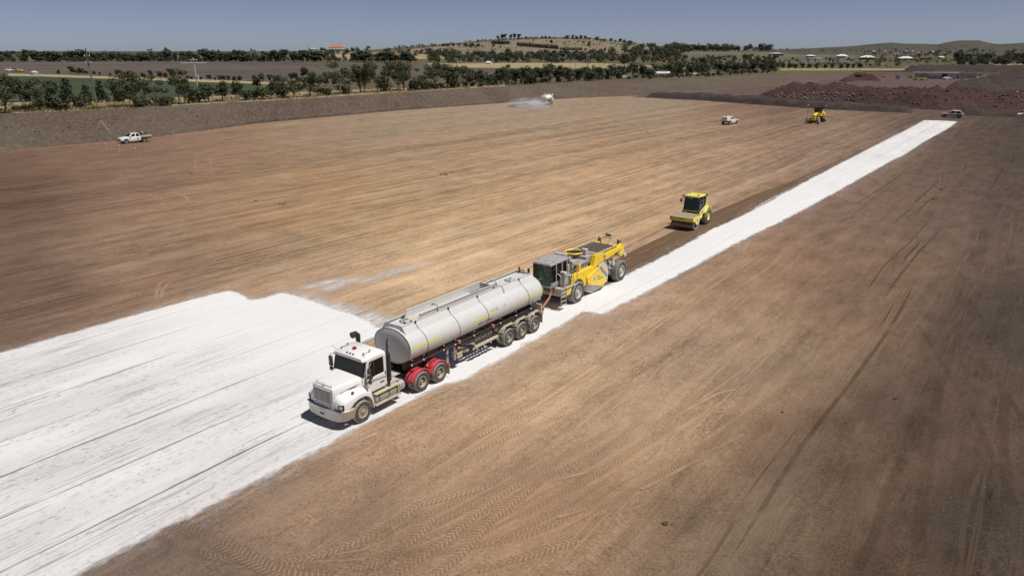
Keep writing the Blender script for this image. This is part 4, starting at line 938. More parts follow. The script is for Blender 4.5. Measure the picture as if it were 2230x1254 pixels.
for (x, y, h, k, w_) in sorted(ROW): tot[(k, segname(x))] = tot.get((k, segname(x)), 0) + 1
for (x, y, h, k, w_) in sorted(ROW):
    p = groundpt(x, y); sg = segname(x); c = cnt.get((k, sg), 0); cnt[(k, sg)] = c + 1
    hh = h * plen(p) / F_PX * 1.06
    lb = KD[k] + ', ' + ('' if tot[(k, sg)] == 1 else ORD[c] + ' one ') + sg
    p.z -= .12
    tree(k, p, hh, lb, 'shrub' if k == 'bush' else 'tree', 'trees and shrubs along the road behind the embankment', w_ * (1.15 if k != 'conifer' else 1))
# little trees planted in the field
for i_, (x, y, h) in enumerate([(128, 164, 12), (154, 163, 18), (163, 163, 16), (172, 165, 17), (181, 165, 15), (188, 165, 11), (206, 166, 11), (217, 167, 9), (240, 168, 9), (256, 167, 16), (266, 167, 12), (311, 172, 14), (316, 173, 10), (330, 172, 18), (350, 173, 18), (362, 174, 16), (372, 172, 22), (378, 172, 18), (410, 175, 10), (418, 176, 9), (438, 177, 10), (456, 177, 14), (469, 178, 9), (481, 179, 14), (488, 179, 14), (499, 179, 14), (510, 180, 14), (522, 181, 16), (556, 179, 16), (572, 180, 20), (590, 181, 18), (606, 183, 16), (635, 178, 20), (645, 178, 20), (662, 172, 26), (700, 184, 18), (712, 186, 14), (728, 190, 18), (760, 189, 14), (710, 190, 22)]):
    p = groundpt(x, y); tree('round', p, h * plen(p) / F_PX, 'small young tree along the ploughed field edge, ' + ordw(i_) + ' from the left', 'tree', 'young trees along the field edge', 1.1)
# far bands of trees
def band(n, xr, yf, hf, kind, label, group, wide=1.15, skip=None):
    for i in range(n):
        x = xr[0] + (xr[1] - xr[0]) * (i + trnd.uniform(.1, .9)) / n
        if skip and any(a < x < b for a, b in skip): continue
        y = yf(x) + trnd.uniform(-1, 1); p = groundpt(x, y); h = trnd.uniform(*hf) * plen(p) / F_PX
        p.z -= .2; tree(kind, p, h, label + ', ' + ordw(i) + ' from the left', 'tree', group, wide * trnd.uniform(.85, 1.3))
G1 = 'trees of the far tree line beyond the ploughed field'
band(62, (-60, 905), lambda x: 134.5 + (x > 700) * (x - 700) * .02, (17, 27), 'far', 'dark tree in the tree line beyond the ploughed field', G1, 1.2, ((708, 762),))
for i_, (x, h) in enumerate(((330, 27), (362, 29), (368, 25), (480, 24), (555, 26))): p = groundpt(x, 133); tree('sparse', p, h * plen(p) / F_PX, 'tall open tree rising above the far tree line, ' + ordw(i_) + ' from the left', 'tree', G1, .8)
G2 = 'trees scattered over the low hill'
for i_, (x, y, h) in enumerate(sorted([(985, 92, 7), (992, 91, 7), (1003, 91, 7), (1012, 90, 8), (1040, 88, 6), (1048, 88, 5), (1060, 87, 7), (1085, 88, 10), (1093, 87, 12), (1100, 87, 12), (1112, 86, 11), (1121, 87, 13), (1131, 87, 12), (1145, 87, 8), (1180, 86, 7), (1188, 86, 7), (1197, 86, 6), (1236, 86, 9), (1247, 87, 10), (1255, 87, 8), (1265, 88, 11), (1275, 88, 10), (1300, 92, 12), (1315, 93, 8), (1330, 92, 8), (1350, 95, 11), (1360, 96, 9), (1372, 97, 8), (1201, 98, 11), (1190, 92, 4), (1228, 96, 4), (1258, 94, 5), (1270, 95, 5), (1282, 106, 13), (1317, 114, 8), (1275, 113, 7), (1342, 103, 4), (1330, 97, 3), (1305, 99, 4), (1162, 92, 4), (1246, 112, 4), (1180, 115, 4), (965, 103, 8), (975, 103, 8), (988, 103, 7), (1000, 103, 7), (1015, 104, 9), (1028, 104, 9), (1042, 105, 10), (1075, 104, 8), (1090, 106, 7)])):
    p = groundpt(x, y); tree('round' if h > 9 else 'far', p, h * plen(p) / F_PX, 'dark tree standing apart on the low hill, ' + ordw(i_) + ' from the left', 'tree', G2, 1.1)
G3 = 'conifers planted in rows on the low hill'
for i in range(12): p = groundpt(1072 + i * 3.2, 97 + i * .05); tree('conifer', p, 8 * plen(p) / F_PX, 'conifer in the short upper row on the low hill, ' + ordw(i) + ' from the left', 'conifer', G3, 1.3)
for i in range(26): p = groundpt(1127 + i * 3.5, 101 + i * .28); tree('conifer', p, 8.5 * plen(p) / F_PX, 'conifer in the long row on the low hill, ' + ordw(i) + ' from the left', 'conifer', 'conifers in the long row on the low hill', 1.3)
for i in range(14): p = groundpt(1221 + i * 3.5, 109.5 + i * .06); tree('conifer', p, 6.5 * plen(p) / F_PX, 'conifer in the short lower row on the low hill, ' + ordw(i) + ' from the left', 'conifer', 'conifers in the short lower row on the low hill', 1.3)
# row of rounded street trees by the right hand houses
for i_, (x, h) in enumerate([(1705, 15), (1718, 16), (1731, 14), (1745, 15), (1762, 14), (1778, 15), (1796, 14), (1812, 15), (1830, 14), (1845, 16), (1857, 14), (1872, 15)]):
    p = groundpt(x, 153); tree('round', p, h * plen(p) / F_PX, 'rounded tree in the spaced row beyond the embankment end, ' + ordw(i_) + ' from the left', 'tree', 'spaced row of trees beyond the embankment', 1.1)

def wood(name, n, fn, hf, label, seed, mat='leafF', size=.08, dens=34):
    """a far wood that reads as one mass"""
    rnd = random.Random(seed); mb = MB(M[mat])
    for i in range(n):
        px, py = fn(rnd); p = groundpt(px, py); h = rnd.uniform(*hf) * plen(p) / F_PX
        for k in range(5):
            a = rnd.random() * 6.28; rr = rnd.uniform(0, .38) * h
            leaves(mb, (p.x + math.cos(a) * rr, p.y + math.sin(a) * rr, p.z + rnd.uniform(.25, .8) * h), h * rnd.uniform(.24, .36), dens, h * size, rnd, (1.1, 1.1, .8))
    me = mb.mesh(name, 0); o = bpy.data.objects.new(name, me); COL.objects.link(o); tag(o, label, 'wood', kind='stuff')
U = lambda r, a, b: r.uniform(a, b)
wood('wood', 60, lambda r: ((x := U(r, -80, 900)), 131.5 + U(r, -1.5, 1))[0:2], (12, 20), 'dark wood behind the long tree line left of the white house', 1)
wood('wood', 70, lambda r: (U(r, 640, 960), U(r, 112, 133)), (7, 13), 'scrubby dark wood on the slope below the white house', 2)
wood('wood', 340, lambda r: (U(r, 930, 1480), U(r, 119, 139)), (6, 17), 'broad belt of dark trees at the foot of the low hill', 3)
wood('wood', 70, lambda r: ((x := U(r, 860, 1060)), np.interp(x, [860, 900, 980, 1060], [107, 104, 99, 103]) + U(r, -1, 4)), (4, 8), 'thin dark wood along the left shoulder of the low hill', 4, dens=18)
wood('wood', 190, lambda r: ((x := U(r, 1040, 1700)), interp(x, CREST) - U(r, 6, 20)), (9, 20), 'thicket of dark trees behind the road at the right part of the embankment', 5)
wood('wood', 60, lambda r: ((x := U(r, 1360, 1500)), U(r, 104, 124)), (9, 17), 'dark trees on the right foot of the low hill', 6)
wood('wood', 90, lambda r: ((x := U(r, 1030, 1420)), np.interp(x, [p[0] for p in RIDGE], [p[1] for p in RIDGE]) + U(r, 0, 2)), (3, 7), 'thin line of dark trees along the crest of the low hill', 41, dens=16)
wood('wood', 80, lambda r: (U(r, 1450, 1680), U(r, 110, 114)), (9, 17), 'dark plantation on the skyline right of the low hill', 7)
wood('wood', 110, lambda r: (U(r, 1480, 1700), U(r, 128, 146)), (5, 13), 'dark trees around the paddocks right of the low hill', 8)
wood('wood', 110, lambda r: (U(r, 1690, 1960), U(r, 131, 148)), (4, 9), 'scattered dark trees among the far houses', 9, dens=20)
wood('wood', 260, lambda r: (U(r, 1880, 2260), U(r, 114, 140)), (4, 10), 'dark trees in front of the far range at the right', 10, dens=18)
wood('wood', 130, lambda r: (U(r, 2080, 2300), U(r, 128, 144)), (8, 16), 'dense dark plantation at the right edge', 11, mat='leafC')
wood('wood', 50, lambda r: (U(r, 1640, 1880), U(r, 108, 114)), (2.5, 5), 'thin dark trees on the far skyline', 12, dens=14)
wood('wood', 60, lambda r: (U(r, 1880, 2240), U(r, 99, 112)), (2, 4.5), 'low bush dotted over the slopes of the far range', 13, dens=12)
wood('wood', 150, lambda r: (U(r, 1000, 1360), U(r, 90, 118)), (2.5, 6), 'low bush dotted over the dry slope of the hill', 14, dens=12)
wood('scrub', 150, lambda r: ((x := U(r, 880, 1690)), interp(x, CREST) - U(r, 1, 5)), (5, 13), 'low dense scrub filling the gaps between the trees behind the embankment', 31, mat='leafD', size=.09)
wood('scrub', 40, lambda r: ((x := U(r, -40, 180)), interp(x, CREST) - U(r, 1, 18)), (6, 14), 'dark scrub under the gum trees at the left edge', 32, mat='leafB', size=.06)
wood('scrub', 260, lambda r: (U(r, -60, 905), 134.5 + U(r, -.5, .8)), (6, 13), 'low scrub filling the foot of the long far tree line', 33, size=.09, dens=26)
# grass verge
def grass(name, n, fn, label, seed, h0, cols):
    rnd = random.Random(seed); mb = MB(cols)
    for _ in range(n):
        p = groundpt(*fn(rnd)); 
        for k in range(5):
            a = rnd.random() * 6.28; s = rnd.uniform(.5, 1.2) * h0; q = Vector((math.cos(a), math.sin(a), 0)) * s * .5; r = p + Vector((rnd.uniform(-.8, .8), rnd.uniform(-.8, .8), 0))
            mb.add([r - q * .5, r + q * .5, r + q * .9 + Vector((0, 0, s))], [(0, 1, 2)])
    o = bpy.data.objects.new(name, mb.mesh(name, 0)); COL.objects.link(o); tag(o, label, 'grass', kind='stuff')
M['straw'] = bare_mat('dry_grass', (.34, .27, .15, 1), (.28, .23, .12, 1), (.42, .35, .21, 1), 2, .1)
M['ggrass'] = bare_mat('green_grass', (.09, .12, .05, 1), (.12, .14, .06, 1), (.2, .19, .1, 1), 2, .1)
grass('dry_grass', 1300, lambda r: ((x := U(r, -50, 1250)), interp(x, CREST) - U(r, -.5, 12)), 'straw coloured dry grass on the verge behind the embankment', 1, .55, M['straw'])
grass('green_grass', 320, lambda r: ((x := U(r, 180, 330)), interp(x, CREST) - U(r, .5, 3)), 'green grass tufts on the verge by the yellow sign', 2, .5, M['ggrass'])

# ================================================================ POLES, HOUSES, ROAD
def pole(px, py, top, label, arms, lean=(0, 0), r=.16, mat='timber', stay=None, extra=None):
    p = groundpt(px, py); h = (py - top) * plen(p) / F_PX * 1.02
    o = empty('power_pole', p, -math.atan2(p.x, p.y), label, 'power pole')
    tp = (lean[0] * h, lean[1] * h, h)
    MB(M[mat]).cyl((0, 0, -.3), tp, r * 1.15, r * .7, 10).build('post', o)
    for (f, wd, nI) in arms:
        q = Vector(tp) * f; q.z = h * f
        a = MB(M[mat]); a.box((q.x, q.y - .2, q.z), (wd, .14, .2 if wd > 3 else .14)); a.build('crossarm', o)
        ins = MB(M['insul'])
        for i in range(nI): x = q.x - wd / 2 + .08 + (wd - .16) * i / max(nI - 1, 1); ins.cyl((x, q.y - .2, q.z + .07), (x, q.y - .2, q.z + .4), .11, .07, 8)
        ins.build('insulators', o)
    if extra: extra(o, h, Vector(tp))
    return o
pole(212, 232, 114, 'tall leaning timber power pole with two short arms, left behind the embankment', [(.86, 1.1, 2), (.74, 1.1, 2)], (-.035, 0), .17)
def tfx(o, h, tp):
    b = MB(M['lgrey']); b.cyl((.5, -.3, h * .28), (.5, -.3, h * .42), .32, n=12); b.box((.2, -.3, h * .36), (.5, .1, .1)); b.build('transformer', o)
    b = MB(M['insul']); b.box((0, -.3, h * .94), (.7, .3, .3)); b.build('switch_box', o)
pole(430, 190, 131, 'pole-mounted transformer with wide pale crossarm at the edge of the green field', [(.83, 8.0, 6), (.93, 2.2, 3)], (-.02, 0), .18, 'insul', extra=tfx)
pole(994, 156, 112, 'grey power pole with stacked insulators behind the tree row', [(.86, 1.3, 2), (.72, 1.3, 2), (.6, 1.3, 2)], (0, 0), .22)
pole(1279, 170, 120, 'dark stayed power pole above the spraying water truck', [(.9, 1.2, 2), (.78, 1.2, 2), (.66, 1.2, 2)], (0, 0), .17)
pole(1253, 168, 137, 'pale concrete pole with one wide crossarm beside the stayed pole', [(.93, 3.4, 3)], (0, 0), .2, 'insul')
pole(1424, 148, 132, 'short pole with a broad pale crossarm above the road tanker', [(.9, 4.2, 4)], (0, 0), .2)
pole(1580, 148, 125, 'thin pale pole among the trees right of the low hill', [(.9, 2.0, 2)], (0, 0), .2)
def at_obj(name, px, py, label, cat, rz=0, z=None, group=None):
    p = groundpt(px, py) if z is None else wp(px, py, z)
    o = empty(name, p, rz - math.atan2(p.x, p.y), label, cat, group); return o, plen(p) / F_PX
def house(px, py, wpx, hpx, label, wall, roof, name='house', rz=0.0, dpt=.8, hip=True, rh=.45, win=3, chim=()):
    o, k = at_obj(name, px, py, label, 'house', rz); W_ = wpx * k; H_ = hpx * k; D_ = W_ * dpt; wh = H_ * (1 - rh)
    MB(M[wall]).box((0, 0, wh / 2 - .3), (W_ * .94, D_ * .94, wh + .6)).build('wall', o)
    rb = MB(M[roof]); i = .32 if hip else .0
    a, b = W_ / 2, D_ / 2
    rb.add([(-a, -b, wh), (a, -b, wh), (a, b, wh), (-a, b, wh), (-a + i * W_, 0, H_), (a - i * W_, 0, H_), (-a, -b, wh - .25), (a, -b, wh - .25), (a, b, wh - .25), (-a, b, wh - .25)],
           [(0, 1, 5, 4), (1, 2, 5), (2, 3, 4, 5), (3, 0, 4), (6, 9, 8, 7), (0, 6, 7, 1), (1, 7, 8, 2), (2, 8, 9, 3), (3, 9, 6, 0)])
    ro = rb.build('roof', o, smooth=0)
    for (cx, chh) in chim: MB(M[wall]).box((cx * W_, 0, H_ * .9), (W_ * .05, W_ * .05, H_ * chh)).build('chimney', ro)
    for j in range(win): x = (-.5 + (j + .5) / win) * W_ * .85; MB(M['glass']).box((x, -D_ * .47 - .02, wh * .55), (W_ * .1, .1, wh * .4)).build('window', o)
    return o, k, W_, H_
o, k, W_, H_ = house(733, 108.8, 36, 12.5, 'big white two-storey house with orange tiled roof on the ridge', 'wallw', 'terracotta', win=0, rh=.42, dpt=.5, chim=((-.46, .5), (.46, .5), (-.5, .8)))
for st, zz in ((0, .22), (1, .47)):
    for j in range(6 - st): x = (-.42 + j * .16) * W_; MB(M['darkgap']).box((x, -W_ * .237, zz * H_ ), (W_ * .07, .15, H_ * .13)).build('window', o)
for j in range(7): MB(M['wallw']).box((-W_ * .45 + j * W_ * .15, -W_ * .28, H_ * .28), (W_ * .015, W_ * .015, H_ * .56)).build('column', o)
MB(M['wallw']).box((0, -W_ * .27, H_ * .335), (W_ * .95, W_ * .06, H_ * .03)).build('balcony', o)
MB(M['terracotta']).box((W_ * .6, 0, H_ * .2), (W_ * .3, W_ * .3, H_ * .4), tx=.1).build('annex_roof', o)
house(683, 112, 20, 7, 'low grey-roofed house at the left of the white ridge house', 'lgrey', 'roofgrey')
for (px, py, wv, hv, lb, wl, rf) in [(1833, 127, 22, 8, 'white-roofed two-storey house, leftmost of the big far houses at the right', 'lgrey', 'roofwhite'), (1888, 130, 30, 8.5, 'pale stepped-roof house with brick wall in the far estate', 'brick', 'roofwhite'), (1972, 131, 34, 7, 'long house under a bright white roof in front of the dark wood', 'concrete', 'roofwhite'),
     (2010, 129, 16, 5, 'reddish house right of the bright white roof', 'brick', 'brick'), (2048, 128, 14, 5, 'small white-roofed house near the dark plantation', 'lgrey', 'roofwhite'), (1765, 124.5, 18, 4.5, 'low red-walled house on the left of the far estate', 'brick', 'roofwhite'), (1690, 121, 30, 6, 'brown farm building behind the far paddock', 'brick', 'roofgrey'), (1782, 130, 12, 3.5, 'little cream house in the middle of the far estate', 'wallw', 'roofgrey'),
     (1408, 113, 12, 4.5, 'white house among trees on the right foot of the hill', 'wallw', 'roofwhite'), (1372, 115, 12, 4, 'low pale shed left of the white hill-foot house', 'concrete', 'roofgrey'), (1284, 86, 10, 4, 'pale house on the crest of the low hill', 'wallw', 'roofgrey'), (1064, 140, 13, 6, 'small white shed by the dry strip at the hill foot', 'wallw', 'roofwhite'), (1636, 128, 10, 4, 'small white cottage in the far paddock', 'wallw', 'roofwhite'), (1622, 127, 6, 3.5, 'tiny pale hut left of the paddock cottage', 'wallw', 'roofgrey')]:
    house(px, py, wv, hv, lb, wl, rf, 'farm_shed' if 'shed' in lb or 'farm' in lb else 'house', trnd.uniform(-.4, .4), .7, True, .5, 4)
# distant roofs of the town
for i in range(16):
    px = 1892 + i * 13 + trnd.uniform(-5, 5); py = trnd.uniform(113, 122)
    house(px, py, trnd.uniform(4, 8), 2.4, 'tiny house of the town below the far range, ' + ordw(i) + ' from the left', 'concrete', trnd.choice(['roofwhite', 'roofgrey', 'brick']), 'house', trnd.random(), .7, True, .5, 0)[0]['group'] = 'houses of the far town'
# tank, red fence, signs
o, k = at_obj('water_tank', 76, 163.5, 'round corrugated water tank with a conical lid at the left farm', 'tank')
b = MB(M['roofgrey']); b.ring((0, 0, 0), (0, 0, 1), [(8 * k + .04 * (i % 2), i * .25) for i in range(int(6 * k / .25) + 1)], 24, M['roofgrey']); b.build('body', o)
MB(M['lgrey']).cyl((0, 0, 6 * k - .15), (0, 0, 8.6 * k), 8.3 * k, .3, 24).build('lid', o)
o, k = at_obj('panel_fence', 250, 223, 'low red brown panel fence beyond the yellow sign', 'fence', .15)
MB(M['brick']).box((0, 0, 3 * k), (36 * k, .2, 6 * k)).build('panels', o)
for i in range(7): MB(M['timber']).box((-18 * k + i * 6 * k, -.16, 3.2 * k), (.15, .12, 6.6 * k)).build('post', o)
o, k = at_obj('panel_fence', 360, 220, 'short red brown panel fence behind the transformer-side trees', 'fence', .15)
MB(M['brick']).box((0, 0, 3.2 * k), (40 * k, .2, 6.4 * k)).build('panels', o)
for i in range(7): MB(M['timber']).box((-20 * k + i * 6.6 * k, -.16, 3.2 * k), (.15, .12, 6.8 * k)).build('post', o)
o, k = at_obj('road_sign', 205, 236, 'small yellow road sign on the verge beside the tall leaning pole', 'sign')
MB(M['hivisy']).box((0, 0, 5 * k), (6 * k, .04, 7 * k)).build('panel', o); MB(M['steel']).cyl((0, .04, 0), (0, .04, 7 * k), .04).build('post', o)
MB(M['black']).box((0, -.03, 5 * k), (3 * k, .02, 1.2 * k)).build('marking', o)
o, k = at_obj('road_sign', 319, 222, 'small white sign among the gum trees', 'sign')
MB(M['plate']).box((0, 0, 14 * k), (3.5 * k, .05, 3.5 * k)).build('panel', o); MB(M['steel']).cyl((0, .05, 0), (0, .05, 14 * k), .05).build('post', o)
o, k = at_obj('road_sign', 899, 186, 'white and yellow-green sign glimpsed between trees below the skyline', 'sign')
MB(M['hivisy']).box((1.2 * k, 0, 8 * k), (3 * k, .05, 5 * k)).build('panel', o); MB(M['plate']).box((-1.6 * k, 0, 8 * k), (2.6 * k, .05, 4 * k)).build('side_panel', o); MB(M['steel']).cyl((0, .05, 0), (0, .05, 8 * k), .05).build('post', o)
# fence along the dry strip behind the embankment
for (x0, x1, yy, lb) in ((-40, 300, 224, 'wire fence with timber posts left of the gum trees'),):
    a = groundpt(x0, yy); bq = groundpt(x1, yy - 6); o = empty('wire_fence', a, 0, lb, 'fence'); d = bq - a; n = int(d.length / 4)
    for i in range(n + 1): q = d * (i / n); MB(M['timber']).cyl(q - Vector((0, 0, .3)), q + Vector((0, 0, 1.25)), .07, n=6).build('post', o)
    wb = MB(M['steel'])
    for hz_ in (.4, .75, 1.1): wb.tube([Vector((0, 0, hz_)), d + Vector((0, 0, hz_))], .012, 4)
    wb.build('wire', o)

# ---- site compound at the far right
def bxo(o, name, mat, c, d, k, **kw): return MB(M[mat]).box((c[0] * k, c[1] * k, c[2] * k), (d[0] * k, d[1] * k, d[2] * k), **kw).build(name, o)
o, k = at_obj('site_office', 2050, 172.5, 'long white site office under a flat pale roof at the far right compound', 'building', 0, 0)
bxo(o, 'roof', 'roofwhite', (-12, 0, 13.2), (88, 12, 1), k); bxo(o, 'upper_roof', 'roofgrey', (12, 14, 15.2), (60, 10, 1), k)
bxo(o, 'wall', 'wallw', (-14, 2, 5.5), (28, 6, 11), k); bxo(o, 'wall', 'wallw', (18, 2, 6), (16, 6, 12), k); bxo(o, 'dark_wall', 'darkgap', (2, 4, 5.5), (20, 6, 11), k); bxo(o, 'dark_wall', 'lgrey', (-40, 4, 5.5), (24, 6, 10.5), k)
for i in range(6): bxo(o, 'window', 'glass', (-25.5 + i * 4.6, -1.05, 5.4), (2.4, .1, 2.2), k)
for i in range(6): bxo(o, 'window', 'glass', (-25.5 + i * 4.6, -1.05, 1.8), (2.2, .1, 2.4), k)
for i in range(3): bxo(o, 'window', 'glass', (13 + i * 4.6, -1.05, 8), (2.2, .1, 2.2), k)
for x in (-50, -33, -28): bxo(o, 'column', 'lgrey', (x, -4, 6.3), (.8, .8, 12.6), k)
o, k = at_obj('wall_panel', 2103, 171, 'grey sheet wall right of the site office', 'wall', 0, 0)
bxo(o, 'sheet', 'concrete', (0, 0, 5), (50, .5, 10), k)
for i in range(6): bxo(o, 'stiffener', 'lgrey', (-24 + i * 9.6, -.45, 5), (.5, .4, 10.3), k)
o, k = at_obj('white_hoist', 2132, 172, 'white slanted hoist frame at the right end of the sheet wall', 'hoist', 0, 0)
MB(M['wallw']).prism([(-6 * k, 1 * k), (-4 * k, 11 * k), (6 * k, 13 * k), (13 * k, 14 * k), (11 * k, 12 * k), (2 * k, 4 * k)], 0, 1.2 * k).build('frame', o); bxo(o, 'base', 'wallw', (-3, 0, 1), (10, 4, 1.6), k); bxo(o, 'opening', 'darkgap', (0, -.2, 8.4), (2.5, .3, 3), k)
o, k = at_obj('site_cabin', 1954, 173, 'small white cabin standing alone left of the site office', 'cabin', 0, 0)
bxo(o, 'wall', 'wallw', (0, 0, 4.6), (9, 7, 9.2), k); bxo(o, 'roof', 'roofgrey', (0, 0, 9.5), (10, 8, .6), k); bxo(o, 'door', 'grey', (1.6, -3.6, 3.6), (2.4, .2, 6.4), k); bxo(o, 'window', 'glass', (-2, -3.6, 5.6), (2.2, .2, 2.2), k)
o, k = at_obj('lighting_tower', 1915, 165, 'lighting mast with a white ball lamp on a yellow trailer', 'lighting tower', 0, 0)
MB(M['steel']).cyl((0, 0, 0), (2 * k, 0, 22 * k), .08).build('mast', o); MB(M['insul']).sphere((2 * k, 0, 23 * k), 1.6 * k, n=12).build('ball_lamp', o); bxo(o, 'trailer', 'yellow', (-1, 0, 1.6), (5, 3, 2.6), k)
MB(M['rubber']).cyl((-2 * k, -1.7 * k, .8 * k), (-2 * k, -1.3 * k, .8 * k), .8 * k, n=12).build('wheel', o)
for (px, py, lb, c) in ((1871, 169, 'red screening machine on the small red heap', 'brick'),):
    o, k = at_obj('screening_machine', px, py, lb, 'machine', 0, 2.4)
    bxo(o, 'hopper', c, (-3, 0, 4), (12, 6, 4), k, tx=1.15); MB(M[c]).prism([(2 * k, 1 * k), (3 * k, 3 * k), (13 * k, 7 * k), (13 * k, 6 * k)], -k, k).build('conveyor', o); bxo(o, 'track', 'black', (-2, 0, 1), (12, 6, 2), k)
def excavator(px, py, s, label, body, rz, z=0):
    o, k = at_obj('excavator', px, py, label, 'excavator', rz, z); k *= s
    for y in (-1, 1): MB(M['black']).prism([(-2.0 * k, .1 * k), (-2.4 * k, .5 * k), (-2 * k, 1 * k), (2 * k, 1 * k), (2.4 * k, .5 * k), (2 * k, .1 * k)], y * 1.2 * k - .3 * k, y * 1.2 * k + .3 * k).build('track', o)
    b = MB(M[body]); b.box((-.6 * k, 0, 1.9 * k), (3.4 * k, 2.6 * k, 1.4 * k)); b.build('body', o, .05)
    b = MB(M[body]); b.box((.9 * k, .8 * k, 2.6 * k), (1.2 * k, 1 * k, 1.7 * k), tx=.8); c = b.build('cab', o); MB(M['glass']).box((1.0 * k, .8 * k, 2.7 * k), (1.12 * k, 1.04 * k, 1.1 * k), tx=.8).build('window', c)
    MB(M[body]).prism([(1.2 * k, 1.8 * k), (2.8 * k, 4.6 * k), (4.8 * k, 4.4 * k), (4.8 * k, 4.0 * k), (3.1 * k, 4.1 * k), (1.9 * k, 1.8 * k)], -.25 * k, .25 * k).build('boom', o)
    MB(M[body]).prism([(4.5 * k, 4.7 * k), (5.1 * k, 4.4 * k), (5.0 * k, 1.6 * k), (4.6 * k, 1.6 * k)], -.2 * k, .2 * k).build('stick', o)
    MB(M['chassis']).prism([(5.1 * k, 1.7 * k), (5.2 * k, .8 * k), (4.3 * k, .5 * k), (4.0 * k, 1.2 * k), (4.5 * k, 1.6 * k)], -.5 * k, .5 * k).build('bucket', o)
excavator(2180, 165, 2.6, 'yellow excavator digging at the far right beyond the compound', 'ryellow', .1)
excavator(1893, 167, 1.3, 'dark excavator, left one in the machinery cluster by the red screen', 'grey', .4)
excavator(1925, 169, 1.2, 'yellow armed excavator right of the lighting mast', 'yellow', 3.0)
excavator(1983, 170, 1.4, 'orange excavator between the white cabin and the site office', 'terracotta', 2.6)
